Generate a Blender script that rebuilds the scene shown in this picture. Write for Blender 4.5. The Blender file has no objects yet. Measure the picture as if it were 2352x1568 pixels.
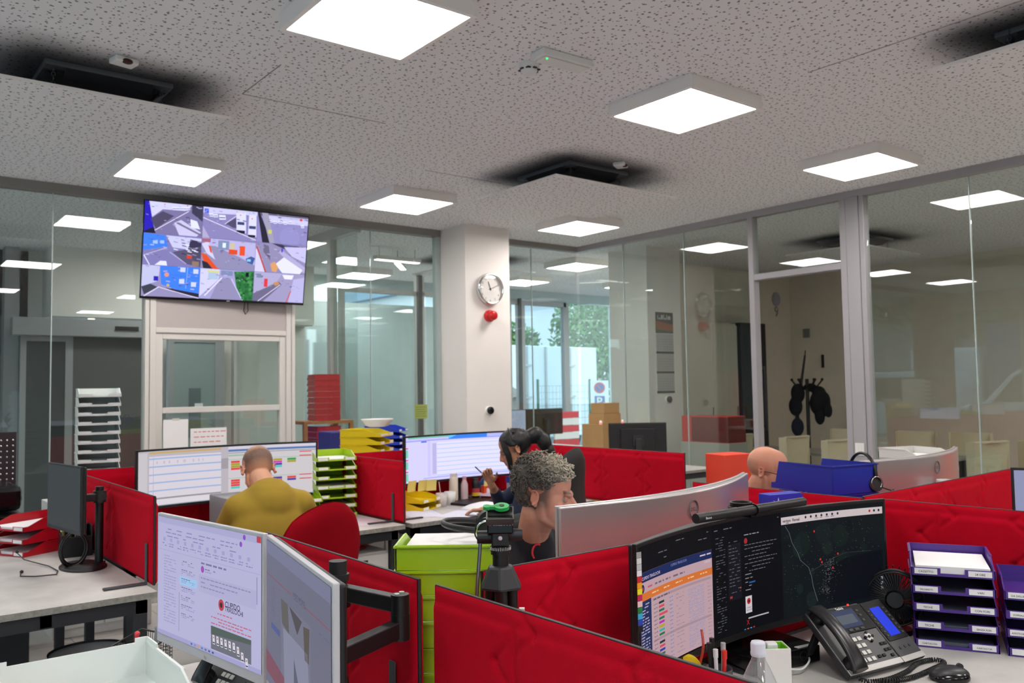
import bpy, math, random
import numpy as np
from mathutils import Vector, Matrix, Euler
from math import sin, cos, pi, radians as R_, atan2, sqrt

SC = bpy.context.scene
COL = SC.collection
random.seed(7)

# ------------------------------------------------------------------ camera
ZC = 1.55
cam_r = Vector((0.783, -0.6216, -0.0161)); cam_f = Vector((0.6206, 0.7822, 0.0555)).normalized()
YAW, PITCH, ROLL = R_(-38.42474), R_(3.17927), R_(-0.92529)
cam_f = Vector((-sin(YAW)*cos(PITCH), cos(YAW)*cos(PITCH), sin(PITCH)))
cr = Vector((cos(YAW), sin(YAW), 0)); cu = cr.cross(cam_f)
cam_r = cos(ROLL)*cr + sin(ROLL)*cu; cam_u = -sin(ROLL)*cr + cos(ROLL)*cu
cd = bpy.data.cameras.new('camera'); cam = bpy.data.objects.new('camera', cd); COL.objects.link(cam)
M = Matrix((cam_r, cam_u, -cam_f)).transposed().to_4x4(); M.translation = (0, 0, ZC)
cam.matrix_world = M
cd.sensor_fit = 'HORIZONTAL'; cd.sensor_width = 22.3; cd.lens = 1950.4*22.3/2352
cd.clip_start = 0.05; cd.clip_end = 200
cd.dof.use_dof = True; cd.dof.focus_distance = 2.0; cd.dof.aperture_fstop = 4.5
SC.camera = cam

# ------------------------------------------------------------------ world, exposure
LAMP = 24.0      # ceiling panel radiance
SKY = 3.0
W = bpy.data.worlds.new('sky'); SC.world = W; W.use_nodes = True
nt = W.node_tree; nt.nodes.clear()
wo = nt.nodes.new('ShaderNodeOutputWorld'); bg = nt.nodes.new('ShaderNodeBackground')
tc = nt.nodes.new('ShaderNodeTexCoord'); sp = nt.nodes.new('ShaderNodeSeparateXYZ'); rp = nt.nodes.new('ShaderNodeValToRGB')
nt.links.new(tc.outputs['Generated'], sp.inputs[0]); nt.links.new(sp.outputs['Z'], rp.inputs[0])
rp.color_ramp.elements[0].position = 0.0; rp.color_ramp.elements[0].color = (0.80, 0.93, 1.0, 1)
rp.color_ramp.elements[1].position = 0.7; rp.color_ramp.elements[1].color = (0.70, 0.86, 1.0, 1)
nt.links.new(rp.outputs[0], bg.inputs[0]); bg.inputs[1].default_value = SKY
nt.links.new(bg.outputs[0], wo.inputs[0])
vs = SC.view_settings
SC.display_settings.display_device = 'sRGB'
vs.view_transform = 'Standard'; vs.look = 'None'; vs.exposure = 0.0; vs.gamma = 1.0; vs.use_curve_mapping = False

# ------------------------------------------------------------------ materials
def lin(h):
    if isinstance(h, str):
        h = h.lstrip('#'); h = [int(h[i:i+2], 16)/255 for i in (0, 2, 4)]
    return tuple((c/12.92 if c <= 0.04045 else ((c+0.055)/1.055)**2.4) for c in h)
MATS = {}
def nmat(name):
    m = bpy.data.materials.new(name); m.use_nodes = True; n = m.node_tree
    return m, n, n.nodes['Principled BSDF']
def mat(name, col, rough=0.5, metal=0.0, spec=0.5, var=0.0, vscale=6, bump=0.0, bscale=200, coat=0.0, sheen=0.0, attr=False):
    if name in MATS: return MATS[name]
    m, n, b = nmat(name); c = lin(col)
    b.inputs['Base Color'].default_value = (*c, 1)
    b.inputs['Roughness'].default_value = rough; b.inputs['Metallic'].default_value = metal
    b.inputs['Specular IOR Level'].default_value = spec
    b.inputs['Coat Weight'].default_value = coat; b.inputs['Sheen Weight'].default_value = sheen
    t = n.nodes.new('ShaderNodeTexCoord')
    if attr:
        a = n.nodes.new('ShaderNodeAttribute'); a.attribute_name = 'Col'
        n.links.new(a.outputs['Color'], b.inputs['Base Color'])
    if var:
        z = n.nodes.new('ShaderNodeTexNoise'); z.inputs['Scale'].default_value = vscale; z.inputs['Detail'].default_value = 5
        n.links.new(t.outputs['Object'], z.inputs['Vector'])
        mx = n.nodes.new('ShaderNodeMix'); mx.data_type = 'RGBA'; mx.blend_type = 'MULTIPLY'; mx.inputs[0].default_value = 1
        mr = n.nodes.new('ShaderNodeMapRange'); mr.inputs[1].default_value = 0.3; mr.inputs[2].default_value = 0.7
        mr.inputs[3].default_value = 1-var; mr.inputs[4].default_value = 1+var*0.6
        n.links.new(z.outputs[0], mr.inputs[0]); n.links.new(mr.outputs[0], mx.inputs[7])
        if attr: n.links.new(a.outputs['Color'], mx.inputs[6])
        else: mx.inputs[6].default_value = (*c, 1)
        n.links.new(mx.outputs[2], b.inputs['Base Color'])
    if bump:
        z2 = n.nodes.new('ShaderNodeTexNoise'); z2.inputs['Scale'].default_value = bscale
        n.links.new(t.outputs['Object'], z2.inputs['Vector'])
        bp = n.nodes.new('ShaderNodeBump'); bp.inputs['Strength'].default_value = bump; bp.inputs['Distance'].default_value = 0.002
        n.links.new(z2.outputs[0], bp.inputs['Height']); n.links.new(bp.outputs[0], b.inputs['Normal'])
    MATS[name] = m; return m
def emit(name, col, s, attr=False):
    if name in MATS: return MATS[name]
    m, n, b = nmat(name); b.inputs['Base Color'].default_value = (.002, .002, .002, 1)
    b.inputs['Roughness'].default_value = 0.5; b.inputs['Specular IOR Level'].default_value = 0.06
    b.inputs['Emission Color'].default_value = (*lin(col), 1); b.inputs['Emission Strength'].default_value = s
    if attr:
        a = n.nodes.new('ShaderNodeAttribute'); a.attribute_name = 'Col'; n.links.new(a.outputs['Color'], b.inputs['Emission Color'])
    MATS[name] = m; return m
def glass(name, tint, f0=0.04, dirt=0.0):
    if name in MATS: return MATS[name]
    m = bpy.data.materials.new(name); m.use_nodes = True; n = m.node_tree; n.nodes.clear()
    o = n.nodes.new('ShaderNodeOutputMaterial'); tr = n.nodes.new('ShaderNodeBsdfTransparent'); gl = n.nodes.new('ShaderNodeBsdfGlossy')
    tr.inputs[0].default_value = (*tint, 1); gl.inputs['Roughness'].default_value = 0.0; gl.inputs[0].default_value = (1, 1, 1, 1)
    g = n.nodes.new('ShaderNodeNewGeometry'); d = n.nodes.new('ShaderNodeVectorMath'); d.operation = 'DOT_PRODUCT'
    n.links.new(g.outputs['Incoming'], d.inputs[0]); n.links.new(g.outputs['Normal'], d.inputs[1])
    def mth(op, a, b=None):
        k = n.nodes.new('ShaderNodeMath'); k.operation = op
        for i, v in enumerate((a, b)):
            if v is None: continue
            if isinstance(v, (int, float)): k.inputs[i].default_value = v
            else: n.links.new(v, k.inputs[i])
        return k.outputs[0]
    c = mth('ABSOLUTE', d.outputs['Value']); q = mth('POWER', mth('SUBTRACT', 1.0, c), 5.0)
    f = mth('ADD', mth('MULTIPLY', q, 1-f0), f0)
    mx = n.nodes.new('ShaderNodeMixShader'); n.links.new(f, mx.inputs[0]); n.links.new(tr.outputs[0], mx.inputs[1]); n.links.new(gl.outputs[0], mx.inputs[2])
    out = mx.outputs[0]
    if dirt:
        df = n.nodes.new('ShaderNodeBsdfDiffuse'); df.inputs[0].default_value = (.75, .78, .78, 1)
        m2 = n.nodes.new('ShaderNodeMixShader'); m2.inputs[0].default_value = dirt
        n.links.new(out, m2.inputs[1]); n.links.new(df.outputs[0], m2.inputs[2]); out = m2.outputs[0]
    n.links.new(out, o.inputs[0]); MATS[name] = m; return m

# ------------------------------------------------------------------ mesh builder
class MB:
    def __init__(s): s.v = []; s.f = []; s.mi = []; s.c = []; s.sm = []; s.usecol = False
    def add(s, vs, fs, mi=0, col=None, smooth=False, M=None):
        o = len(s.v)
        if M is not None: vs = [tuple(M @ Vector(p)) for p in vs]
        s.v += [tuple(p) for p in vs]
        for f in fs:
            s.f.append([o+i for i in f]); s.mi.append(mi); s.c.append(col); s.sm.append(smooth)
        if col is not None: s.usecol = True
        return s
    def box(s, x0, x1, y0, y1, z0, z1, mi=0, col=None, M=None):
        vs = [(x, y, z) for z in (z0, z1) for y in (y0, y1) for x in (x0, x1)]
        return s.add(vs, [(0, 2, 3, 1), (4, 5, 7, 6), (0, 1, 5, 4), (2, 6, 7, 3), (0, 4, 6, 2), (1, 3, 7, 5)], mi, col, False, M)
    def cbox(s, c, d, mi=0, col=None, M=None):
        return s.box(c[0]-d[0]/2, c[0]+d[0]/2, c[1]-d[1]/2, c[1]+d[1]/2, c[2]-d[2]/2, c[2]+d[2]/2, mi, col, M)
    def bar(s, p, q, w, h=None, mi=0, col=None, up=(0, 0, 1)):
        h = h or w; p = Vector(p); q = Vector(q); d = (q-p); L = d.length; d.normalize(); u = Vector(up)
        if abs(d.dot(u)) > .98: u = Vector((0, 1, 0))
        sd = d.cross(u).normalized(); u = sd.cross(d)
        Mx = Matrix((sd, d, u)).transposed().to_4x4(); Mx.translation = p
        return s.box(-w/2, w/2, 0, L, -h/2, h/2, mi, col, Mx)
    def cyl(s, p, q, r, r2=None, n=16, mi=0, col=None, caps=True, M=None):
        r2 = r if r2 is None else r2; p = Vector(p); q = Vector(q); d = (q-p).normalized()
        a = Vector((0, 0, 1)) if abs(d.z) < .9 else Vector((1, 0, 0)); u = d.cross(a).normalized(); w = d.cross(u)
        vs = []; 
        for P, rr in ((p, r), (q, r2)):
            for i in range(n): t = 2*pi*i/n; vs.append(P+rr*(cos(t)*u+sin(t)*w))
        s.add(vs, [(i, (i+1) % n, n+(i+1) % n, n+i) for i in range(n)], mi, col, True, M)
        if caps:
            s.add(vs[:n], [tuple(range(n))[::-1]], mi, col, False, M); s.add(vs[n:], [tuple(range(n))], mi, col, False, M)
        return s
    def tube(s, pts, r, n=8, mi=0, col=None, closed=False, M=None):
        P = [Vector(p) for p in pts]; m = len(P); vs = []
        rr = r if isinstance(r, (list, tuple)) else [r]*m
        up = None
        for i in range(m):
            if closed: d = P[(i+1) % m]-P[i-1]
            else: d = P[min(i+1, m-1)]-P[max(i-1, 0)]
            if d.length < 1e-9: d = Vector((0, 0, 1))
            d.normalize()
            if up is None: up = Vector((0, 0, 1)) if abs(d.z) < .9 else Vector((1, 0, 0))
            u = d.cross(up)
            if u.length < 1e-6: u = d.cross(Vector((1, 0.3, 0)))
            u.normalize(); w = d.cross(u); up = -w if w.length else up; up = u.cross(d)
            for k in range(n): t = 2*pi*k/n; vs.append(P[i]+rr[i]*(cos(t)*u+sin(t)*w))
        fs = []
        for i in range(m if closed else m-1):
            for k in range(n):
                a = i*n+k; b = i*n+(k+1) % n; c2 = ((i+1) % m)*n
                fs.append((a, b, c2+(k+1) % n, c2+k))
        s.add(vs, fs, mi, col, True, M)
        if not closed:
            s.add(vs[:n], [tuple(range(n))[::-1]], mi, col, False, M); s.add(vs[-n:], [tuple(range(n))], mi, col, False, M)
        return s
    def lathe(s, prof, n=24, mi=0, col=None, M=None, c=(0, 0, 0), caps=True):
        vs = []; m = len(prof)
        for r, z in prof:
            for k in range(n): t = 2*pi*k/n; vs.append((c[0]+r*cos(t), c[1]+r*sin(t), c[2]+z))
        fs = [(i*n+k, i*n+(k+1) % n, (i+1)*n+(k+1) % n, (i+1)*n+k) for i in range(m-1) for k in range(n)]
        s.add(vs, fs, mi, col, True, M)
        if not caps: return s
        if prof[0][0] > 1e-4: s.add(vs[:n], [tuple(range(n))[::-1]], mi, col, False, M)
        if prof[-1][0] > 1e-4: s.add(vs[-n:], [tuple(range(n))], mi, col, False, M)
        return s
    def ell(s, c, r, n=16, m=10, mi=0, col=None, M=None):
        if isinstance(r, (int, float)): r = (r, r, r)
        vs = [(c[0], c[1], c[2]-r[2])]
        for j in range(1, m):
            a = -pi/2+pi*j/m
            for k in range(n): t = 2*pi*k/n; vs.append((c[0]+r[0]*cos(a)*cos(t), c[1]+r[1]*cos(a)*sin(t), c[2]+r[2]*sin(a)))
        vs.append((c[0], c[1], c[2]+r[2])); L = len(vs)-1
        fs = [(0, 1+(k+1) % n, 1+k) for k in range(n)]
        for j in range(m-2):
            for k in range(n): a = 1+j*n; fs.append((a+k, a+(k+1) % n, a+n+(k+1) % n, a+n+k))
        a = 1+(m-2)*n; fs += [(a+k, a+(k+1) % n, L) for k in range(n)]
        return s.add(vs, fs, mi, col, True, M)
    def cap(s, p, q, r, r2=None, n=14, mi=0, M=None):
        r2 = r if r2 is None else r2
        s.cyl(p, q, r, r2, n, mi, None, True, M); s.ell(p, r, n, 8, mi, None, M); s.ell(q, r2, n, 8, mi, None, M); return s
    def prism(s, pts, z0, z1, mi=0, col=None, M=None):
        n = len(pts); vs = [(x, y, z0) for x, y in pts]+[(x, y, z1) for x, y in pts]
        return s.add(vs, [tuple(range(n))[::-1], tuple(range(n, 2*n))]+[(i, (i+1) % n, n+(i+1) % n, n+i) for i in range(n)], mi, col, False, M)
    def torus(s, c, Rr, r, axis='z', n=28, k=8, mi=0, a0=0, a1=2*pi, col=None, M=None):
        pts = []
        full = abs(a1-a0-2*pi) < 1e-6
        for i in range(n if full else n+1):
            t = a0+(a1-a0)*i/n; x, y = Rr*cos(t), Rr*sin(t)
            p = {'z': (x, y, 0), 'x': (0, x, y), 'y': (x, 0, y)}[axis]
            pts.append((c[0]+p[0], c[1]+p[1], c[2]+p[2]))
        return s.tube(pts, r, k, mi, col, full, M)
    def grid(s, fn, nu, nv, mi=0, col=None, smooth=True, M=None):
        vs = [fn(i/nu, j/nv) for j in range(nv+1) for i in range(nu+1)]
        return s.add(vs, [(j*(nu+1)+i, j*(nu+1)+i+1, (j+1)*(nu+1)+i+1, (j+1)*(nu+1)+i) for j in range(nv) for i in range(nu)], mi, col, smooth, M)
    def mesh(s, name, mats):
        me = bpy.data.meshes.new(name); me.from_pydata(s.v, [], s.f)
        if not isinstance(mats, (list, tuple)): mats = [mats]
        for m in mats: me.materials.append(m)
        me.polygons.foreach_set('material_index', s.mi); me.polygons.foreach_set('use_smooth', s.sm)
        if s.usecol:
            ca = me.color_attributes.new('Col', 'FLOAT_COLOR', 'CORNER'); arr = []
            for f, c in zip(s.f, s.c):
                c = c or (1, 1, 1); arr += [c[0], c[1], c[2], 1]*len(f)
            ca.data.foreach_set('color', arr)
        me.update(); return me
    def obj(s, name, mats, parent=None, bevel=0, seg=2, sub=0, loc=None, rz=0):
        o = bpy.data.objects.new(name, s.mesh(name, mats)); COL.objects.link(o)
        if parent is not None: o.parent = parent
        if bevel:
            b = o.modifiers.new('Bevel', 'BEVEL'); b.width = bevel; b.segments = seg; b.limit_method = 'ANGLE'; b.angle_limit = R_(35)
        if sub:
            b = o.modifiers.new('Sub', 'SUBSURF'); b.levels = sub; b.render_levels = sub
        if loc is not None: o.location = loc
        if rz: o.rotation_euler = (0, 0, rz)
        return o

def tag(o, label=None, cat=None, group=None, kind=None):
    if label: o['label'] = label
    if cat: o['category'] = cat
    if group: o['group'] = group
    if kind: o['kind'] = kind
    return o
def thing(name, label, cat, loc=(0, 0, 0), rz=0, group=None):
    o = bpy.data.objects.new(name, None); COL.objects.link(o); o.location = loc; o.rotation_euler = (0, 0, rz); o.empty_display_size = .05
    return tag(o, label, cat, group)
def struct(name, mb, m, bevel=0, parent=None):
    o = mb.obj(name, m, parent, bevel)
    if parent is None: o['kind'] = 'structure'
    return o
def dup(o, loc=None, rz=None, label=None, parent=None):
    c = o.copy(); COL.objects.link(c)
    if parent is not None: c.parent = parent
    for ch in list(o.children): dup(ch, parent=c)
    if loc is not None: c.location = loc
    if rz is not None: c.rotation_euler = (0, 0, rz)
    if label: c['label'] = label
    return c
def L2(x0, x1, y0, y1, z0, z1): return MB().box(x0, x1, y0, y1, z0, z1)

_txt = {}
def text_geo(s, size=1.0, align='LEFT', bold=0.0):
    k = (s, align, bold)
    if k not in _txt:
        c = bpy.data.curves.new('t', 'FONT'); c.body = s; c.size = 1.0; c.align_x = align; c.resolution_u = 2; c.offset = bold
        o = bpy.data.objects.new('t', c); COL.objects.link(o)
        dg = bpy.context.evaluated_depsgraph_get(); me = bpy.data.meshes.new_from_object(o.evaluated_get(dg))
        _txt[k] = ([tuple(v.co) for v in me.vertices], [tuple(p.vertices) for p in me.polygons])
        bpy.data.objects.remove(o); bpy.data.meshes.remove(me); bpy.data.curves.remove(c)
    vs, fs = _txt[k]
    return [(x*size, y*size, 0) for x, y, z in vs], fs
# matrix that stands flat XY art upright, facing -Y
UP = Matrix.Rotation(pi/2, 4, 'X')
def put_text(mb, s, size, at, align='LEFT', mi=0, col=None, M=None, bold=0.0):
    vs, fs = text_geo(s, size, align, bold)
    T = Matrix.Translation(at) @ UP
    if M is not None: T = M @ T
    mb.add(vs, fs, mi, col, False, T)

# 2-D drawing surface of a display; u,v in 0..1, v runs down; faces local -Y
class Canvas:
    def __init__(s, w, h, Rad=None): s.w, s.h, s.R = w, h, Rad; s.mb = MB(); s.T = (0, 0, 1, 1)
    def map(s, x, z, L):
        y = -0.0002-L*0.0003
        if s.R: a = x/s.R; return (s.R*sin(a), y-(s.R-s.R*cos(a)), z)
        return (x, y, z)
    def P(s, u, v, L):
        u0, v0, du, dv = s.T; u = u0+u*du; v = v0+v*dv
        return s.map((u-.5)*s.w, (.5-v)*s.h, L)
    def rect(s, u0, v0, u1, v1, col, L=1):
        c = lin(col) if isinstance(col, str) else col
        n = max(1, int(abs(u1-u0)*s.T[2]*s.w/.04)) if s.R else 1
        for i in range(n):
            a = u0+(u1-u0)*i/n; b = u0+(u1-u0)*(i+1)/n
            s.mb.add([s.P(a, v1, L), s.P(b, v1, L), s.P(b, v0, L), s.P(a, v0, L)], [(0, 1, 2, 3)], 0, c)
    def poly(s, pts, col, L=1):
        c = lin(col) if isinstance(col, str) else col
        s.mb.add([s.P(u, v, L) for u, v in pts], [tuple(range(len(pts)))], 0, c)
    def line(s, a, b, w, col, L=2):
        du, dv = b[0]-a[0], b[1]-a[1]; l = sqrt(du*du+dv*dv) or 1; nx, ny = -dv/l*w/2, du/l*w/2
        s.poly([(a[0]+nx, a[1]+ny), (a[0]-nx, a[1]-ny), (b[0]-nx, b[1]-ny), (b[0]+nx, b[1]+ny)], col, L)
    def words(s, u0, v, u1, h, col, L=3, fill=.75, ww=.02):
        u = u0
        while u < u1:
            l = ww*random.uniform(.4, 1.3); e = min(u+l, u1)
            if random.random() < fill: s.rect(u, v, e, v+h, col, L)
            u = e+ww*.25
    def circ(s, u, v, r, col, L=3, asp=None, n=16):
        asp = asp or (s.w*s.T[2])/(s.h*s.T[3]); s.poly([(u+r*cos(2*pi*k/n), v+r*asp*sin(2*pi*k/n)) for k in range(n)], col, L)
    def text(s, u, v, t, size, col, L=4, align='LEFT', bold=0.0):
        vs, fs = text_geo(t, size, align, bold); x0, _, z0 = s.P(u, v, L)
        u0, v0, du, dv = s.T; xx = ((u0+u*du)-.5)*s.w; zz = (.5-(v0+v*dv))*s.h
        s.mb.add([s.map(xx+x, zz+y, L) for x, y, _ in vs], fs, 0, lin(col) if isinstance(col, str) else col)
    def build(s, name, m, parent, base='#101014', label=None):
        s.T = (0, 0, 1, 1); s.rect(0, 0, 1, 1, base, 0)
        o = s.mb.obj(name, m, parent)
        if label: o['label'] = label
        return o

def evalmesh(mb, m, voxel, smooth=6, fac=.5):
    o = mb.obj('tmp', m); r = o.modifiers.new('r', 'REMESH'); r.mode = 'VOXEL'; r.voxel_size = voxel
    if smooth: k = o.modifiers.new('s', 'SMOOTH'); k.iterations = smooth; k.factor = fac
    dg = bpy.context.evaluated_depsgraph_get(); me = bpy.data.meshes.new_from_object(o.evaluated_get(dg))
    old = o.data; bpy.data.objects.remove(o); bpy.data.meshes.remove(old)
    me.polygons.foreach_set('use_smooth', [True]*len(me.polygons))
    me.materials.clear(); me.materials.append(m)
    return me
def mobj(name, me, parent=None, loc=None, rz=0):
    o = bpy.data.objects.new(name, me); COL.objects.link(o); me.name = name
    if parent is not None: o.parent = parent
    if loc is not None: o.location = loc
    if rz: o.rotation_euler = (0, 0, rz)
    return o
def paint(me, fn):
    n = len(me.vertices); co = np.empty(n*3); me.vertices.foreach_get('co', co); co = co.reshape(-1, 3)
    c = fn(co); ca = me.color_attributes.new('Col', 'FLOAT_COLOR', 'POINT'); out = np.ones((n, 4)); out[:, :3] = c
    ca.data.foreach_set('color', out.ravel())
# ------------------------------------------------------------------ shell
CE = 3.283
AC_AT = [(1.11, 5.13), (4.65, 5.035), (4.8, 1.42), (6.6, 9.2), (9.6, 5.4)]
def perforated(soot=False):
    m, n, b = nmat('perforated_plaster'); b.inputs['Roughness'].default_value = .9; b.inputs['Specular IOR Level'].default_value = .2
    g = n.nodes.new('ShaderNodeNewGeometry'); mp = n.nodes.new('ShaderNodeMapping'); mp.inputs['Scale'].default_value = (1, 1, 0)
    n.links.new(g.outputs['Position'], mp.inputs[0]); prev = None
    for sc, rad, off in ((16, .0072, 0), (19, .0048, 3.3), (16, .0034, 7.7)):
        m2 = n.nodes.new('ShaderNodeMapping'); m2.inputs['Location'].default_value = (off, off*.7, 0); n.links.new(mp.outputs[0], m2.inputs[0])
        v = n.nodes.new('ShaderNodeTexVoronoi'); v.voronoi_dimensions = '2D'; v.inputs['Scale'].default_value = sc; v.inputs['Randomness'].default_value = .72
        n.links.new(m2.outputs[0], v.inputs['Vector'])
        r = n.nodes.new('ShaderNodeMapRange'); r.inputs[1].default_value = rad*sc*.85; r.inputs[2].default_value = rad*sc*1.1
        r.inputs[3].default_value = 0.0; r.inputs[4].default_value = 1.0
        n.links.new(v.outputs['Distance'], r.inputs[0])
        if prev is None: prev = r.outputs[0]
        else:
            k = n.nodes.new('ShaderNodeMath'); k.operation = 'MINIMUM'; n.links.new(prev, k.inputs[0]); n.links.new(r.outputs[0], k.inputs[1]); prev = k.outputs[0]
    mx = n.nodes.new('ShaderNodeMix'); mx.data_type = 'RGBA'; mx.inputs[6].default_value = (*lin('#868684'), 1); mx.inputs[7].default_value = (*lin('#ecebec'), 1)
    n.links.new(prev, mx.inputs[0])
    if not soot: n.links.new(mx.outputs[2], b.inputs['Base Color']); return m
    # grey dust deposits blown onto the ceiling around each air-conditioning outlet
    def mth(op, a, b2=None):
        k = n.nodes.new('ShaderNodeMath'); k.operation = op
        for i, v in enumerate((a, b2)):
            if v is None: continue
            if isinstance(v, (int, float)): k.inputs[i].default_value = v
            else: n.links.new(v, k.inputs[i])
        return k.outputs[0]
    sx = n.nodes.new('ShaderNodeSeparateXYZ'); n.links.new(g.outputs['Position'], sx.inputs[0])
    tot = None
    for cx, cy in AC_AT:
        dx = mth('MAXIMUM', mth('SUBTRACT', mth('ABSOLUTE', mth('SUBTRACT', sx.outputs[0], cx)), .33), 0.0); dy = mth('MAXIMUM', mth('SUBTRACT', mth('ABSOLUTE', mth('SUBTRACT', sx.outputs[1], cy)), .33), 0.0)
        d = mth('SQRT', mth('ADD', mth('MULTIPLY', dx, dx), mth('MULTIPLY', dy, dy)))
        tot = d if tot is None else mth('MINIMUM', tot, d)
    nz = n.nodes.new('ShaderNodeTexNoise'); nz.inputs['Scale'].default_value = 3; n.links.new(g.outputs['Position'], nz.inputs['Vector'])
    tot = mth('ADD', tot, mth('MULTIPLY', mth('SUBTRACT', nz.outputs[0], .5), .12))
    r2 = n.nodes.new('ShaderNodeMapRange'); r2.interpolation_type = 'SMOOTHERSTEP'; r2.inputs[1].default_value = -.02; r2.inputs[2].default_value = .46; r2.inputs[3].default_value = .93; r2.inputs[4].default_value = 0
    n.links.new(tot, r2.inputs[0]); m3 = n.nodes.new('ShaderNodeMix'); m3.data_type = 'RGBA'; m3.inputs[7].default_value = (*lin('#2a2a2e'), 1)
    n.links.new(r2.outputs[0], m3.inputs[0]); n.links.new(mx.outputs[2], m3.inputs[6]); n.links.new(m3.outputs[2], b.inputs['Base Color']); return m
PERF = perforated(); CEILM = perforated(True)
def tiles():
    m, n, b = nmat('floor_tiles'); b.inputs['Roughness'].default_value = .45
    g = n.nodes.new('ShaderNodeNewGeometry'); br = n.nodes.new('ShaderNodeTexBrick'); br.offset = .0
    br.inputs['Scale'].default_value = 1.0; br.inputs['Brick Width'].default_value = .6; br.inputs['Row Height'].default_value = .6
    br.inputs['Mortar Size'].default_value = .003; br.inputs['Color1'].default_value = (*lin('#b3afaa'), 1); br.inputs['Color2'].default_value = (*lin('#b9b5b0'), 1)
    br.inputs['Mortar'].default_value = (*lin('#7c7975'), 1)
    n.links.new(g.outputs['Position'], br.inputs['Vector']); n.links.new(br.outputs['Color'], b.inputs['Base Color']); return m
WHITE = mat('wall_paint', '#ece6e0', .85, var=.03, vscale=2)
BEIGE = mat('beige_wall_paint', '#e2d8c6', .85, var=.03)
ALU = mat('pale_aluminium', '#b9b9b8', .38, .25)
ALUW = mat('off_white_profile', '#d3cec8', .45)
ALUD = mat('mid_grey_profile', '#97999a', .5)  # even mid-grey for the frames and trims of the far rooms
GREYW = mat('grey_panel', '#8d8f8e', .55, var=.05)
DARKW = mat('dark_grey_wall', '#6b7072', .6, var=.08)
GL = glass('window_glass', (.92, .96, .95), .05)
GLD = glass('shopfront_glass', (.80, .86, .88), .03)
BLK = mat('black_plastic', '#121214', .42, bump=.15, bscale=900)
BLKG = mat('gloss_black', '#0a0a0c', .15)
DGREY = mat('dark_grey_plastic', '#26272a', .5)
WPL = mat('white_plastic', '#e6e6e2', .4)
PAPER = mat('white_paper', '#eceaea', .85)
CHROME = mat('chrome', '#d8d8d8', .12, 1.0)

struct('floor', L2(-9, 12.2, -9, 11.8, -.12, 0), tiles())
# ceiling: the main room slab, with the far rooms
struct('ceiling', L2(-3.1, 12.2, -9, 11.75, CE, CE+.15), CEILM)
struct('wall_back', L2(-3.1, 12.2, -9.2, -9, 0, CE), WHITE)
# left facade of the place (seen mirrored in the right glass)
mb = MB()
mb.box(-3.1, -2.95, -9, 9.0, CE-.35, CE); mb.box(-3.1, -2.95, -9, 11.7, 0, .12)
for y in (-9, -5.2, -1.2, 2.6, 6.3, 9.6, 11.5): mb.box(-3.12, -2.9, y, y+.18, 0, CE)
struct('wall_left', mb, ALU)
struct('trim_1', L2(-3.05, -2.6, 7.75, 8.35, 0, CE-.01), mat('terracotta_panel', '#b4553f', .8))
mb = MB().box(-3.02, -3.0, -9, 9.7, .12, CE-.35); struct('window_1', mb, GLD)
# right room
struct('wall_right', L2(12, 12.15, -9, 7.9, 0, CE), BEIGE)
struct('wall_inner', L2(8.38, 12.1, 7.9, 8.02, 0, CE), BEIGE)
struct('wall_front', MB().box(1.9, 5.15, 10.9, 11.6, 2.47, CE).box(1.0, 1.95, 11.5, 11.7, 2.5, CE).box(3.1, 5.15, 11.2, 11.35, 0, 2.47), mat('pale_bulkhead', '#e6e4dd', .85))
struct('wall_far', MB().box(5.15, 9.0, 11.62, 11.72, 0, 2.9).box(5.15, 12.2, 11.55, 11.75, 3.12, CE).box(11.72, 12.2, 11.55, 11.75, 0, CE), mat('teal_grey_wall', '#b3c2c4', .6, var=.05))
struct('wall_far_left', L2(-3, 1.75, 11.5, 11.7, 0, CE), DARKW)
# far left sliding door under its header
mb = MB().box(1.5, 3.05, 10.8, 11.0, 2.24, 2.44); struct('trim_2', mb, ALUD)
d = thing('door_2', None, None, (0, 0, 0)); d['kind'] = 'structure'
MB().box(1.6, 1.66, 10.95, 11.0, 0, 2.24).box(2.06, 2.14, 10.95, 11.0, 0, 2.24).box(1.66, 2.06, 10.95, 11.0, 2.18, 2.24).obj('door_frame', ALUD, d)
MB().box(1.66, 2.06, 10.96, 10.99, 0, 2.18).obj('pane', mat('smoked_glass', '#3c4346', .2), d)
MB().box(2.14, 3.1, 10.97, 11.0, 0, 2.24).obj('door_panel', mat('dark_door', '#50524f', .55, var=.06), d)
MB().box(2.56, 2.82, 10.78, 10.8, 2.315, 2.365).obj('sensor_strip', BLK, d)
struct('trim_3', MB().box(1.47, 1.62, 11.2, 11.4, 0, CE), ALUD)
# column with side returns
struct('wall_column', L2(5.105, 5.69, 7.2, 7.78, 0, CE), WHITE)
struct('wall_pillar', L2(7.76, 8.38, 7.1, 7.75, 0, CE), WHITE)

# glass partition along Y = 7.7
GY = 7.7
struct('trim_4', MB().box(-2.95, 5.1, GY-.05, GY+.05, CE-.075, CE).box(5.69, 7.2, GY-.05, GY+.05, CE-.06, CE), mat('header_rail', '#8e8a85', .6))
def pane(n, x0, x1, y0, y1, z0=.08, z1=CE-.07, frame=None):
    w = thing('window_%d' % n, None, None); w['kind'] = 'structure'
    MB().box(x0, x1, y0, y1, z0, z1).obj('pane', GL, w)
    if frame: frame.obj('window_frame', ALU, w)
k = 2
for a, b2 in ((-2.95, -1.2), (-1.19, .05), (.06, 1.336), (1.346, 2.05), (3.42, 4.26), (4.27, 5.05), (5.69, 6.41), (6.42, 7.14)):
    pane(k, a, b2, GY-.006, GY+.006); k += 1
mb = MB()
for x in (1.341, 4.265, 6.415): mb.box(x-.004, x+.004, GY-.008, GY+.008, .08, CE-.075)
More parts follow.
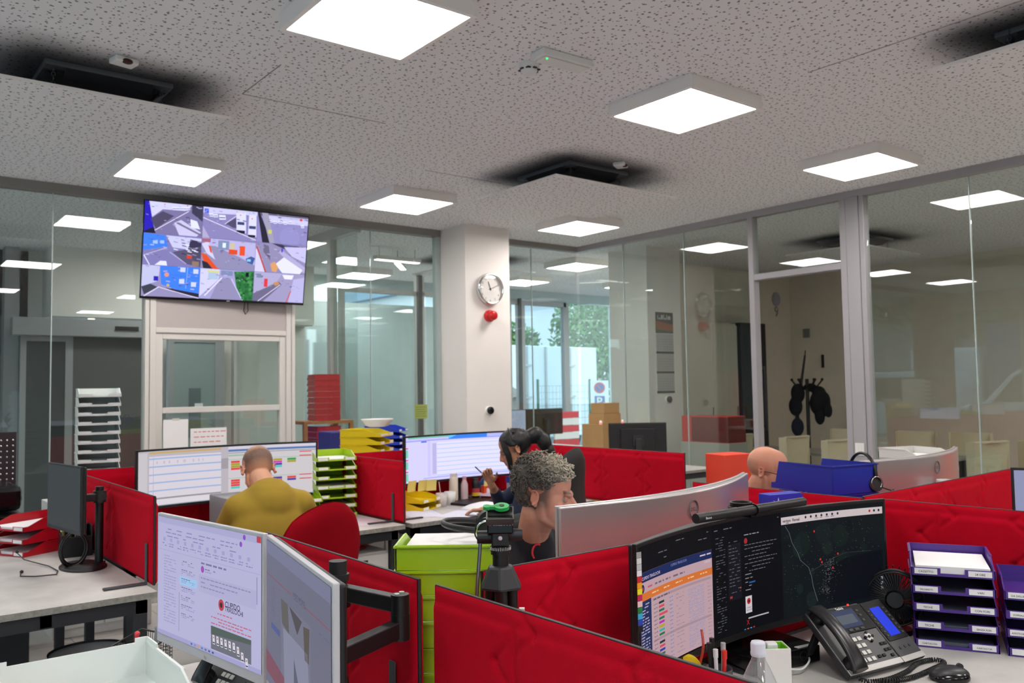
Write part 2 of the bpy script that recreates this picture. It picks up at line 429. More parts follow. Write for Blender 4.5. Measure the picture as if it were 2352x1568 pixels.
mb.box(5.05, 5.1, GY-.04, GY+.04, 0, CE-.07)
struct('trim_5', mb, mat('joint_strip', '#aebbb9', .3))
struct('baseboard_left', MB().box(-2.95, 5.1, GY-.03, GY+.03, 0, .09).box(5.69, 7.15, GY-.03, GY+.03, 0, .09), ALU)
# framed door under the television
d = thing('door_1', None, None, (0, 0, 0)); d['kind'] = 'structure'
mb = MB()
for x0, x1 in ((2.05, 2.085), (2.09, 2.14), (3.325, 3.375), (3.38, 3.415)): mb.box(x0, x1, GY-.06, GY+.05, 0, CE-.075)
mb.box(2.14, 3.325, GY-.06, GY+.03, 2.085, 2.13)
mb.obj('door_frame', ALUW, d, .004)
mb = MB().box(2.14, 2.2, GY-.045, GY+.02, 0, 2.085).box(3.265, 3.325, GY-.045, GY+.02, 0, 2.085).box(2.2, 3.265, GY-.045, GY+.02, 1.385, 1.435).box(2.2, 3.265, GY-.045, GY+.02, 2.03, 2.085).box(2.2, 3.265, GY-.045, GY+.02, 0, .1)
mb.obj('door_leaf', ALUW, d, .003)
MB().box(2.2, 3.265, GY-.02, GY-.01, .1, 1.385).box(2.2, 3.265, GY-.02, GY-.01, 1.435, 2.03).obj('pane', GL, d)
MB().box(2.14, 3.325, GY-.05, GY+.02, 2.13, CE-.075).obj('overpanel', mat('mauve_grey_panel', '#b5aba8', .6), d)
# partition and frames in the room behind
mb = MB().box(4.1, 4.18, GY+.05, 11.2, CE-.1, CE).box(4.1, 4.18, 8.28, 8.36, 0, CE-.1).box(4.1, 4.18, 11.1, 11.2, 0, CE-.1)
struct('trim_6', mb, mat('light_profile', '#cdccc8', .5))
pane(k, 4.135, 4.145, 7.76, 8.28); k += 1
pane(k, 4.135, 4.145, 8.36, 11.1); k += 1
mb = MB()
for x0, x1, z1 in ((4.98, 5.03, 2.83), (6.12, 6.22, 3.1), (7.25, 7.31, 2.83)): mb.box(x0, x1, 9.75, 9.85, 0, z1)
mb.box(4.98, 7.3, 9.75, 9.85, 2.83, 2.88)
struct('trim_7', mb, mat('light_profile', '#cdccc8', .5))
struct('trim_8', MB().box(6.1, 6.16, 9.7, 9.75, 0, 3.1), mat('dark_profile', '#3c4041', .5))
pane(k, 5.05, 6.1, 9.79, 9.8, z1=2.83); k += 1
pane(k, 6.28, 7.25, 9.79, 9.8, z1=2.83); k += 1
# inner door frame seen through door_1
d = thing('door_3', None, None, (0, 0, 0)); d['kind'] = 'structure'
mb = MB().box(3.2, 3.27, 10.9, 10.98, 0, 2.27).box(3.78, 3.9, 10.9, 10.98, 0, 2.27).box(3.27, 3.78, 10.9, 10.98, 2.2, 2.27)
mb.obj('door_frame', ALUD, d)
MB().box(3.27, 3.78, 10.92, 10.95, 0, 2.2).obj('pane', mat('frosted_pane', '#8b9a98', .3), d)
MB().box(3.46, 3.6, 10.895, 10.92, 1.0, 1.62).obj('door_handle', mat('frosted_dark', '#5c6a6b', .3), d)
MB().box(3.52, 3.62, 10.88, 10.9, 1.38, 1.43).obj('keeper', PAPER, d)

# glass partition along X = 7.15 with its door
GX = 7.15
GM = mat('grey_profile', '#a9a6a9', .42, .15)
struct('trim_9', L2(GX-.04, GX+.04, -9, GY, CE-.065, CE), GM)
struct('baseboard_right', L2(GX-.03, GX+.03, -9, GY, 0, .09), GM)
for a, b2 in ((6.905, 7.65), (5.995, 6.895), (5.14, 5.985), (3.025, 3.9), (.9, 3.015), (-1.4, .89), (-4, -1.41), (-9, -4.01)):
    pane(k, GX-.006, GX+.006, a, b2); k += 1
mb = MB()
for y in (6.9, 5.99, 3.02, .895, -1.405): mb.box(GX-.008, GX+.008, y-.004, y+.004, .08, CE-.065)
struct('trim_10', mb, mat('joint_strip', '#aebbb9', .3))
struct('trim_11', MB().box(GX-.05, GX+.04, 3.955, 4.075, 0, CE-.06), mat('cover_panel', '#a4a2a4', .5), .003)
d = thing('door_4', None, None, (0, 0, 0)); d['kind'] = 'structure'
mb = MB().box(GX-.045, GX+.045, 5.075, 5.135, 0, CE-.065).box(GX-.045, GX+.045, 4.08, 4.14, 0, CE-.065).box(GX-.045, GX+.045, 4.14, 5.075, 2.585, 2.645).box(GX-.045, GX+.045, 3.905, 3.95, 0, CE-.065)
mb.obj('door_frame', GM, d, .004)
MB().box(GX-.006, GX+.006, 4.14, 5.075, 2.645, CE-.065).obj('fanlight_pane', GL, d)
DT = Matrix.Translation((GX+.05, 5.105, 0)) @ Matrix.Rotation(R_(36), 4, 'Z')
lf = MB().box(0, .92, -.02, .02, 2.5, 2.57, M=DT).box(0, .92, -.02, .02, .02, .12, M=DT).box(0, .07, -.02, .02, .12, 2.5, M=DT).box(.85, .92, -.02, .02, .12, 2.5, M=DT).obj('door_leaf', GM, d, .003)
MB().box(.07, .85, -.005, .005, .12, 2.5, M=DT).obj('pane', GL, lf)
MB().cyl((.84, -.06, 1.05), (.84, -.06, 1.75), .015, M=DT).cyl((.84, -.06, 1.1), (.84, 0, 1.1), .01, M=DT).cyl((.84, -.06, 1.7), (.84, 0, 1.7), .01, M=DT).obj('door_handle', BLK, lf)
s = tag(MB().box(GX-.062, GX-.05, 3.975, 4.06, .91, 1.02).obj('light_switch', WPL, None, .004), 'white double light switch on the grey post beside the glass door', 'switch')
MB().box(GX-.066, GX-.062, 3.998, 4.016, .935, .995).box(GX-.066, GX-.062, 4.02, 4.038, .935, .995).obj('rocker', WPL, s, .001)
# outer facade beyond the far room
d = thing('door_5', None, None, (0, 0, 0)); d['kind'] = 'structure'
mb = MB().box(9.0, 9.12, 11.5, 11.62, 0, 3.12).box(9.28, 9.42, 11.5, 11.6, 0, 3.02).box(10.34, 10.46, 11.5, 11.6, 0, 3.1).box(9.12, 10.4, 11.5, 11.6, 3.02, 3.1)
mb.obj('door_frame', ALUD, d)
MB().box(9.42, 10.34, 11.54, 11.55, 0, 3.02).obj('pane', GLD, d)
struct('trim_12', MB().box(9.26, 9.30, 11.44, 11.5, 0, 3.12), mat('dark_profile', '#3c4041', .5))
pane(k, 10.46, 11.72, 11.55, 11.56, z1=3.12); k += 1
# service hatches and joints in the ceiling boards
mb = MB()
def seam(x0, y0, x1, y1): mb.bar((x0, y0, CE-.0005), (x1, y1, CE-.0005), .006, .002)
seam(1.8, 4.75, 2.75, 4.75); seam(1.8, 4.75, 1.8, 4.2); seam(4.2, 1.2, 4.2, 2.6); seam(3.6, 5.6, 4.9, 5.6)
struct('trim_13', mb, mat('seam_grey', '#8b8683', .9))

# ------------------------------------------------------------------ ceiling lights
LAMPM = emit('led_diffuser', '#fff9f5', LAMP)
LW = mat('lamp_housing', '#f2eee9', .5)
lt = thing('ceiling_light', '', 'ceiling light', (0, 0, CE), 0, 'square surface ceiling lights')
MB().box(-.325, .325, -.325, .325, -.012, 0).box(-.325, -.3, -.325, .325, -.08, -.012).box(.3, .325, -.325, .325, -.08, -.012).box(-.3, .3, -.325, -.3, -.08, -.012).box(-.3, .3, .3, .325, -.08, -.012).obj('frame', LW, lt, .002)
MB().box(-.3, .3, -.3, .3, -.076, -.06).obj('diffuser', LAMPM, lt)
lights = [
 ((1.87, 3.3), 'large square lit ceiling panel at the top edge of the view'),
 ((3.99, 3.31), 'square lit ceiling panel just right of the smoke detector'),
 ((6.13, 3.38), 'square lit ceiling panel near the right glass wall'),
 ((1.9, 6.53), 'square lit ceiling panel directly above the wall television'),
 ((3.95, 6.47), 'square lit ceiling panel right of the television'),
 ((6.03, 6.45), 'square lit ceiling panel in front of the far glass corner'),
 ((7.95, 8.55), 'square lit ceiling panel behind the far glass corner'),
 ((-.25, 3.3), 'square ceiling panel left of the picture, mirrored in the glass'), ((-.25, 6.5), 'square ceiling panel at the far left corner, mirrored in the glass'),
 ((1.87, .15), 'square ceiling panel overhead behind the viewer'), ((3.99, .15), 'square ceiling panel behind and right of the viewer'), ((6.1, .15), 'square ceiling panel behind the viewer near the right glass'),
 ((-.25, .15), 'square ceiling panel behind and left of the viewer'),
 ((-.25, -3), 'unseen square ceiling panel added far behind the viewer on the left'), ((1.87, -3), 'unseen square ceiling panel added far behind the viewer'), ((3.99, -3), 'unseen square ceiling panel added far behind and right of the viewer'), ((6.1, -3), 'unseen square ceiling panel added far behind near the right glass'),  # unseen row added to brighten the main room
 ((3.15, 9.7), 'square ceiling panel added in the corridor, hidden behind the television'), ((9.4, 2.4), 'square ceiling panel added in the meeting room, out of frame'), ((9.4, .2), 'farther square ceiling panel added in the meeting room, out of frame'), ((5.9, 10.9), 'square ceiling panel added in the middle back room'), ((10.3, 9.8), 'square ceiling panel added in the far room by the outer window'),  # panels added to brighten the corridor, meeting room and rooms behind the glass
 ((8.4, 10.3), 'square lit ceiling panel in the far room by the entrance')]
for i, ((x, y), lb) in enumerate(lights):
    o = lt if i == 0 else dup(lt)
    o.location = (x, y, CE); o['label'] = lb
# small slim lights of the middle back room
sl = thing('linear_light', 'slim white light bar, nearer of two hanging behind the glass', 'ceiling light', (5.3, 8.9, 3.12), .0, 'linear lights in the middle room')
MB().box(-.32, .32, -.04, .04, 0, .05).obj('housing', WPL, sl, .01); MB().box(-.3, .3, -.035, .035, -.006, 0).obj('diffuser', emit('bar_light', '#fff8f0', 5), sl)
MB().cyl((-.25, 0, .05), (-.25, 0, CE-3.12), .003, n=6).cyl((.25, 0, .05), (.25, 0, CE-3.12), .003, n=6).obj('wire', BLK, sl)
dup(sl, (5.55, 9.25, 3.12), .9, 'slim white light bar, farther of two hanging behind the glass')
# recessed spot over the sliding door
s = thing('downlight', 'small lit downlight in the soffit above the far left door', 'downlight', (2.37, 10.88, 2.47))
s.location = (2.35, 11.05, 2.47)
MB().lathe([(.05, -.006), (.055, 0), (.05, .0)], 20).obj('rim', WPL, s); MB().cyl((0, 0, -.007), (0, 0, -.002), .038).obj('lamp_face', emit('spot_face', '#fff3cf', 8), s)

# ------------------------------------------------------------------ air-conditioning cassettes with deflector boards
ACM = mat('cassette_grey', '#595c60', .5); ACD = mat('cassette_dark', '#202226', .6)
def cassette(loc, label, bd):
    t = thing('air_conditioner', label, 'air conditioner', loc, 0, 'ceiling cassette air conditioners')
    MB().box(-.32, .32, -.32, -.25, -.03, 0).box(-.32, .32, .25, .32, -.03, 0).box(-.32, -.25, -.25, .25, -.03, 0).box(.25, .32, -.25, .25, -.03, 0).obj('frame', ACM, t, .006)
    MB().box(-.25, .25, -.25, .25, -.055, -.003).obj('grille', ACD, t)
    for s, a in ((-1, 0), (1, 0), (-1, 1), (1, 1)):
        M4 = Matrix.Rotation(a*pi/2, 4, 'Z') @ Matrix.Translation((0, s*.285, -.045)) @ Matrix.Rotation(s*.6, 4, 'X')
        MB().box(-.22, .22, -.035, .035, -.004, .004, M=M4).obj('louvre', ACD, t)
    b = MB().box(bd[0], bd[1], bd[2], bd[3], -.165, -.15).obj('deflector_board', PERF, t); b['label'] = 'perforated white board hung below the unit'
    MB().box(bd[0]-.002, bd[0], bd[2]-.002, bd[3]+.002, -.1655, -.149).box(bd[1], bd[1]+.002, bd[2]-.002, bd[3]+.002, -.1655, -.149).box(bd[0], bd[1], bd[2]-.002, bd[2], -.1655, -.149).box(bd[0], bd[1], bd[3], bd[3]+.002, -.1655, -.149).obj('board_edge', mat('board_edge', '#e9e4e0', .8), b)
    for x in (-.27, .27):
        for y in (-.27, .27):
            mb = MB()
            for q in range(6): mb.torus((x, y, -.012-q*.024), .009, .002, 'x' if q % 2 else 'y', 10, 5)
            mb.obj('chain', ACM, t)
    return t
cassette((1.11, 5.13, CE), 'ceiling air conditioner at the upper left above its hanging board', (-.72, .62, -.38, .62))
cassette((4.65, 5.035, CE), 'ceiling air conditioner in the middle between two rows of lights', (-.52, .82, -.385, .615))
cassette((4.8, 1.42, CE), 'ceiling air conditioner at the top right corner, partly out of frame', (-.5, .84, -.44, .565))
cassette((6.6, 9.2, CE), 'ceiling air conditioner in the room behind the column', (-.52, .82, -.385, .615))
cassette((9.6, 5.4, CE), 'ceiling air conditioner in the unlit meeting room', (-.52, .82, -.385, .615))

# detectors
def sensor(loc, label, rz):
    t = thing('presence_sensor', label, 'sensor', loc, rz, 'small ceiling sensors')
    MB().box(-.06, .06, -.045, .045, -.03, 0).obj('housing', WPL, t, .008)
    MB().ell((0, -.035, -.022), (.03, .022, .014)).obj('lens', mat('dark_red_lens', '#3a0a0c', .2), t)
sensor((1.12, 4.6, CE), 'small white sensor with dark lens on the ceiling at upper left', .2)
sensor((4.72, 4.56, CE), 'small white sensor with dark lens right of the middle air conditioner', .5)
t = thing('smoke_detector', 'round white smoke detector on the ceiling below the slim emergency light', 'smoke detector', (2.86, 3.42, CE))
MB().lathe([(.055, 0), (.055, -.018), (.045, -.03), (.045, -.042), (.03, -.056), (.0, -.058)][::-1], 28).obj('housing', WPL, t)
mb = MB()
for i in range(8):
    a = i*pi/4; mb.cbox((.046*cos(a), .046*sin(a), -.034), (.02, .02, .006), M=None)
mb.obj('vent_slot', BLK, t)
t = thing('emergency_light', 'slim white emergency light bar with a green indicator on the ceiling', 'emergency light', (2.94, 3.24, CE), R_(-2))
MB().box(-.17, .17, -.055, .055, -.04, 0).obj('housing', WPL, t, .008)
MB().box(-.15, .15, -.045, .045, -.046, -.04).obj('diffuser', mat('opal_plastic', '#dcd9d6', .3), t, .004)
MB().ell((-.13, -.03, -.047), .005).obj('indicator', emit('green_led', '#30ff70', 3), t)
t = thing('spotlight', 'small white spotlight in the far room by the column', 'spotlight', (6.45, 8.9, CE))
MB().cyl((0, 0, -.1), (0, 0, 0), .05).obj('housing', WPL, t); MB().cyl((0, 0, -.106), (0, 0, -.1), .04).obj('lamp_face', emit('spot_face2', '#ffffff', 6), t)

# ------------------------------------------------------------------ outdoors
struct('ground', L2(-60, 60, -60, 60, -.4, -.13), mat('asphalt', '#77787a', .9, var=.15, vscale=3))
def leaves(c, r, n, ls, seed, squash=1.0):
    rg = random.Random(seed); mb = MB()
    for i in range(n):
        while 1:
            p = Vector((rg.uniform(-1, 1), rg.uniform(-1, 1), rg.uniform(-1, 1)))
            if .15 < p.length < 1: break
        p = Vector((p.x*r[0], p.y*r[1], p.z*r[2]))+Vector(c); a = Vector((rg.uniform(-1, 1), rg.uniform(-1, 1), rg.uniform(-1, 1))).normalized()
        b = a.orthogonal().normalized(); q = a.cross(b); l = ls*rg.uniform(.6, 1.4)
        g = rg.uniform(.75, 1.25)
        mb.add([p+b*l, p+q*l*.4, p-b*l, p-q*l*.4], [(0, 1, 2, 3)], 0, (.13*g, .27*g, .09*g), False)
    return mb
LEAF = mat('leaf', '#ffffff', .6, attr=True); BARK = mat('bark', '#5b4a3c', .9, var=.2)
def tree(name, label, base, crown, cr_, n, ls, seed):
    t = thing(name, label, 'tree', base)
    leaves(crown, cr_, n, ls, seed).obj('crown', LEAF, t)
    mb = MB().tube([(0, 0, -.1), (.05, .1, crown[2]*.5), (0, 0, crown[2])], [.13, .1, .05], 8)
    for i in range(5): a = i*1.3; mb.tube([(0, 0, crown[2]*.55), (cr_[0]*.5*cos(a), cr_[1]*.5*sin(a), crown[2])], [.05, .02], 6)
    mb.obj('trunk', BARK, t); return t
tree('tree', 'light green feathery tree outside the far window, behind the street sign', (18.6, 19.2, 0), (0, 0, 3.0), (1.5, 1.4, 2.1), 5200, .10, 3)
tree('shrub', 'small dark green tree behind the white trailer, left of the door post', (18.2, 22.3, 0), (-.5, 0, 2.7), (1.1, 1.0, 1.15), 1800, .12, 4)
WHB = mat('white_render', '#e8eef2', .8)
b = thing('building', 'long white building with a grey roof edge outside the far window', 'building', (0, 0, 0))
MB().box(20, 44, 32, 38, -.1, 5.9).obj('wall', WHB, b)
MB().box(19.6, 44, 31.6, 38, 5.9, 6.6).obj('roof', mat('grey_roof', '#8ba4b6', .7), b)
mb = MB()
for i in range(12): mb.box(20.6+i*1.9, 21.7+i*1.9, 31.95, 32.0, 2.6, 4.2)
tr = thing('trailer', 'white box trailer with hinged rear doors parked outside', 'trailer', (14.1, 16.4, 0), R_(6))
MB().box(-1.35, 2.0, 0, 5, .3, 2.62).obj('box_body', mat('trailer_white', '#e4edf2', .5), tr, .02)
MB().box(-.72, -.68, -.05, 0, .4, 2.6).box(-.05, 0.0, -.05, 0, .4, 2.6).box(.9, .94, -.05, 0, .4, 2.6).obj('door_rod', ALU, tr)
mb = MB()
for x in (-.75, .9):
    for z in (.6, 1.3, 2.1): mb.box(x-.1, x+.18, -.06, -.02, z, z+.05)
mb.obj('hinge', ALU, tr)
MB().cyl((-1.0, .6, .25), (-1.0, .9, .25), .4).cyl((1.6, .6, .25), (1.6, .9, .25), .4).obj('wheel', BLK, tr)
tag(MB().prism([(11.6, 15.6), (12.75, 15.6), (12.75, 16), (11.6, 16)], 0, 1.35).add([(11.6, 15.5, 1.35), (12.8, 15.5, 1.35), (12.8, 16.1, 1.35), (11.6, 16.1, 1.35), (11.6, 15.7, 2.0), (11.7, 15.9, 2.0)], [(0, 1, 4), (1, 2, 5, 4), (2, 3, 5), (3, 0, 4, 5)]).obj('shed', mat('weathered_grey', '#93938c', .8, var=.2)), 'low grey shed with sloping roof outside beside the trailer', 'shed')
f = thing('wire_fence', 'green wire fence with thin posts in front of the trailer', 'fence', (0, 0, 0))
GRN = mat('fence_green', '#2f6b57', .6)
for x in (12.3, 13.9, 15.5): MB().cyl((x, 14.6, -.1), (x, 14.6, 1.75), .03).obj('post', GRN, f)
mb = MB()
for i in range(30): mb.cyl((12.3+i*.11, 14.6, .1), (12.3+i*.11, 14.6, 1.6), .003, n=4, caps=False)
for i in range(11): mb.cyl((12.3, 14.6, .1+i*.15), (15.5, 14.6, .1+i*.15), .003, n=4, caps=False)
mb.obj('mesh_panel', GRN, f)
sg = thing('street_sign', 'white street sign with a no-parking disc above a blue P square', 'sign', (13.15, 13.5, 0), R_(-40))
MB().cyl((0, .03, -.1), (0, .03, 1.75), .025).obj('post', ALU, sg)
MB().box(-.2, .2, 0, .012, 1.05, 1.7).obj('plate', mat('sign_white', '#eef2f4', .5), sg)
MB().cyl((0, -.002, 1.54), (0, -.006, 1.54), .12, n=28).obj('red_ring', mat('sign_red', '#d0434a', .5), sg)
MB().cyl((0, -.006, 1.54), (0, -.009, 1.54), .085, n=28).obj('blue_disc', mat('sign_blue', '#3b63ae', .5), sg)
MB().box(-.1, .1, -.012, -.009, -.012, .012, M=Matrix.Translation((0, 0, 1.54)) @ Matrix.Rotation(.78, 4, 'Y')).obj('bar', mat('sign_red', '#d0434a', .5), sg)
MB().box(-.11, .11, -.005, -.001, 1.12, 1.36).obj('parking_square', mat('sign_blue', '#3b63ae', .5), sg)
mb = MB(); put_text(mb, 'P', .26, (-.075, -.008, 1.15), bold=.02); mb.obj('letter', WPL, sg)

# street behind the left facade (what the right glass mirrors)
VW = mat('van_white', '#dfe6ea', .35, coat=.3)
def van(loc, rz, label, col=VW, name='van'):
    v = thing(name, label, 'van', loc, rz)
    prof = [(-2.4, .35), (2.3, .35), (2.4, .8), (2.25, 1.05), (1.55, 1.2), (.95, 1.85), (.7, 1.95), (-2.3, 1.95), (-2.45, 1.6)]
    Mx = Matrix.Rotation(pi/2, 4, 'X')
    MB().prism(prof, -.9, .9, M=Mx).obj('body', col, v, .05)
    for s in (-1, 1):
        MB().prism([(-2.2, 1.2), (1.35, 1.2), (.85, 1.8), (-2.2, 1.8)], s*.905-.01, s*.905+.01, M=Mx).obj('side_window', BLKG, v)
        for x in (-1.5, 1.6): MB().cyl((x, s*.75, .34), (x, s*.93, .34), .34, n=24).obj('wheel', BLK, v)
    return v
van((-7.6, 7.2, -.13), R_(90), 'white van parked in the street, mirrored in the right glass')
van((-7.9, 12.3, -.13), R_(90), 'white car farther along the street, mirrored in the right glass')
tk = thing('truck', 'dark blue lorry in the street, mirrored in the right glass', 'lorry', (-10.7, 6.6, -.13), R_(90))
MB().box(-5.5, 3.2, -1.2, 1.2, .9, 3.2).obj('box_body', mat('truck_blue', '#46557c', .5), tk, .03)
MB().box(3.4, 5.3, -1.15, 1.15, .5, 2.6).obj('cab', VW, tk, .1)
mb = MB()
for x in (-4, -2.6, 4.2): mb.cyl((x, -1.2, .45), (x, 1.2, .45), .45)
mb.obj('wheel', BLK, tk)
mb = MB(); put_text(mb, 'MINI', .75, (.2, -1.22, 1.95), bold=.02); mb.obj('lettering', WPL, tk)
mb = MB().box(-1.4, 2.6, -1.215, -1.21, 1.45, 1.53).box(-1.4, 1.9, -1.215, -1.21, 1.27, 1.34); mb.obj('stripe', mat('lorry_yellow', '#b6ab45', .6), tk)
tree('tree', 'dark leafy tree over the street, mirrored in the right glass', (-16.5, 12.5, 0), (0, 0, 6.0), (4, 6, 3.0), 4200, .3, 11)
tree('tree', 'second dark tree along the street, beyond the lorry', (-18, -1.0, 0), (0, 0, 6.0), (4, 6, 3.0), 3500, .3, 12)
b = thing('building', 'pale block across the street, mirrored in the right glass', 'building', (-26, 6, 0))
MB().box(-3, 3, -22, 24, -.1, 8).obj('wall', mat('pale_block', '#a9a79f', .8), b)
# ------------------------------------------------------------------ red padded desk screens
RED = mat('red_felt', '#bf0822', .9, spec=.1, sheen=0.0, var=.05, vscale=30, bump=.5, bscale=700)
TRIM = mat('screen_trim', '#2b2627', .5)
DZ, TZ = .75, 1.12
def divider(label, p, q, seams, res=.007, z0=DZ+.004, z1=TZ, brackets=(), th=.036, both=(-1, 1), cat='desk screen'):
    """p,q: plan points; padded face on each side; seams measured from p"""
    p = Vector((*p, 0)); q = Vector((*q, 0)); L = (q-p).length; rz = atan2(q.y-p.y, q.x-p.x)
    t = thing('desk_screen', label, cat, p, rz, 'red padded desk screens')
    H = z1-z0
    def h(x, z):
        e = min(x, L-x, z, H-z+.0); d = min([abs(x-s) for s in seams]+[9])
        k = min(1, max(0, (e-.001)/.012)); k2 = min(1, max(0, (d-.004)/.02)); kt = min(1, max(0, (H-.032-z)/.014)) if H-z > .012 else 0
        v = .0065*sqrt(k)+.007*sqrt(min(k2, kt))*sqrt(k)
        for i, s in enumerate(seams):
            for j in range(5):
                zc = H*(.14+j*.19); sd = -1 if (i+j) % 2 else 1
                ax, az = s+sd*.06, zc
                for e2 in (-1, 1):
                    bx, bz = s+sd*.012, zc+e2*.042
                    dx, dz = bx-ax, bz-az; l2 = dx*dx+dz*dz; u = max(0, min(1, ((x-ax)*dx+(z-az)*dz)/l2))
                    r = sqrt((x-ax-u*dx)**2+(z-az-u*dz)**2)
                    if r < .03: v -= .006*math.exp(-(r/.008)**2)*(1-.6*u)*min(1, k2*2+.2)
        return max(v, .0012)
    nu, nv = max(8, int(L/res)), max(8, int(H/res))
    for s in both:
        mb = MB()
        mb.grid(lambda u, v, s=s: (u*L if s < 0 else L-u*L, s*(.0042+h(u*L if s < 0 else L-u*L, v*H)), z0+v*H), nu, nv)
        o = mb.obj('padding', RED, t)
    mb = MB().box(-.002, L+.002, -.004, .004, z0-.004, z1+.002)
    mb.obj('edge_trim', TRIM, t, .0015)
    for bx, s in brackets:
        m = MB().box(bx-.014, bx+.014, s*.020, s*.025, z0-.002, z0+.17).box(bx-.014, bx+.014, s*.022, s*.19, z0-.003, z0+.006) if s > 0 else \
            MB().box(bx-.014, bx+.014, -.025, -.020, z0-.002, z0+.17).box(bx-.014, bx+.014, -.19, -.022, z0-.003, z0+.006)
        m.obj('bracket', mat('bracket_grey', '#3a3b40', .45), t, .003)
    return t
XA = 1.045
divider('nearest red quilted desk screen, crossing the bottom of the view', (XA, 1.598), (XA, .765), (.285, .65), .004)
divider('red quilted desk screen behind the two tilted grey monitors and their arm', (XA, 2.545), (XA, 1.672), (.19, .55), .005, brackets=((.79, -1),))
divider('red quilted desk screen along the left desk, beside the thin black monitor', (XA+.012, 3.775), (XA+.012, 5.33), (.68, .95, 1.25), .007, brackets=((.04, 1),))
divider('red quilted desk screen behind the tripod and the silver monitor', (1.20, 1.642), (2.985, 1.642), (.225, .59, .95, 1.31, 1.65), .006)
divider('dark red desk screen behind the man in the mustard shirt', (1.1, 5.4), (2.66, 5.4), (.3, .7, 1.1), .012)
divider('red desk screen between the green letter trays and the woman', (2.695, 4.47), (2.695, 5.36), (.3, .6), .008, brackets=((.1, 1), (.1, -1)))
divider('dark red desk screen behind the cups and the wide lavender monitor', (2.73, 5.32), (4.22, 5.32), (.4, .8, 1.2), .012)
divider('long red desk screen running behind the tall black chair', (4.25, 3.6), (4.25, 5.3), (.35, .75, 1.15), .01)
divider('red desk screen below the blue trays and the bald man', (3.005, 1.70), (3.005, 2.5), (.3, .6), .008)
divider('red desk screen in front of the right silver monitor and the mug', (3.05, 1.722), (4.5, 1.765), (.35, .7, 1.05), .007)
divider('red quilted desk screen behind the purple letter trays', (3.035, 1.64), (3.085, .75), (.2, .5), .005)

# ------------------------------------------------------------------ desks
TOP = mat('concrete_laminate', '#c4c1bd', .5, var=.16, vscale=7)
EDGE = mat('laminate_edge', '#8f8b84', .7, var=.3, vscale=60)
FRM = mat('anthracite_steel', '#35363a', .4, .3)
def desk(label, x0, x1, y0, y1, top=TOP, frm=FRM, legs=True, z=DZ):
    t = thing('desk', label, 'desk', ((x0+x1)/2, (y0+y1)/2, 0)); w, d = (x1-x0)/2, (y1-y0)/2
    MB().box(-w, w, -d, d, z-.026, z).obj('desktop', top, t, .0015)
    e = MB().box(-w-.001, w+.001, -d-.001, -d, z-.0255, z-.001).box(-w-.001, w+.001, d, d+.001, z-.0255, z-.001).box(-w-.001, -w, -d, d, z-.0255, z-.001).box(w, w+.001, -d, d, z-.0255, z-.001)
    e.obj('edge_band', EDGE, t)
    i = .03
    MB().box(-w+i, w-i, -d+i, -d+i+.045, z-.085, z-.035).box(-w+i, w-i, d-i-.045, d-i, z-.085, z-.035).box(-w+i, -w+i+.045, -d+i, d-i, z-.085, z-.035).box(w-i-.045, w-i, -d+i, d-i, z-.085, z-.035).box(-.02, .02, -d+i, d-i, z-.08, z-.026).obj('frame', frm, t)
    for sx in (-1, 1):
        for sy in (-1, 1):
            cx, cy = sx*(w-i-.0225), sy*(d-i-.0225); MB().box(cx-.0225, cx+.0225, cy-.0225, cy+.0225, 0, z-.085).obj('leg', frm, t, .002)
    return t
desk('grey concrete-look desk at the lower right with phone and purple trays', 1.075, 3.0, .84, 1.62)
desk('grey desk of the curly-haired man behind the middle red screen', 1.075, 2.97, 1.665, 2.46)
desk('grey desk at the lower left carrying the two tilted monitors', .24, 1.02, .9, 2.62)
desk('grey concrete-look desk at the left with the black monitor and cables', .24, 1.036, 3.655, 5.35)
desk('grey desk of the man in the mustard shirt', 1.085, 2.67, 4.42, 5.36)
desk('grey desk of the woman, covered with papers', 2.72, 4.22, 4.42, 5.28)
desk('grey desk of the bald man with the right silver monitor', 3.03, 4.95, 1.775, 2.6)
desk('grey desk at the right edge in front of the long red screen', 3.12, 4.5, .84, 1.69)
desk('desk behind the long red screen with the black monitor seen from behind', 5.25, 6.75, 5.3, 6.1)
desk('desk in the room behind the column with two monitors', 6.5, 8.1, 8.6, 9.4)

# under-desk pedestals
PED = mat('pedestal_grey', '#c9c6c2', .5)
def pedestal(label, x, y, rz=0):
    t = thing('drawer_pedestal', label, 'pedestal', (x, y, 0), rz, 'drawer pedestals')
    MB().box(-.2, .2, -.25, .25, .05, .6).obj('body', PED, t, .004)
    for i in range(3):
        d = MB().box(-.19, .19, -.268, -.25, .07+i*.175, .235+i*.175).obj('drawer', PED, t, .003)
        MB().box(-.05, .05, -.274, -.268, .2+i*.175, .212+i*.175).obj('handle', DGREY, d)
    for sx in (-.16, .16):
        for sy in (-.2, .2): MB().cyl((sx-.012, sy, .025), (sx+.012, sy, .025), .025, n=12).obj('castor', BLK, t)
    return t
pedestal('pale drawer pedestal under the desk of the woman', 3.15, 4.72)
pedestal('pale drawer pedestal under the desk of the man in the mustard shirt', 2.4, 4.75)

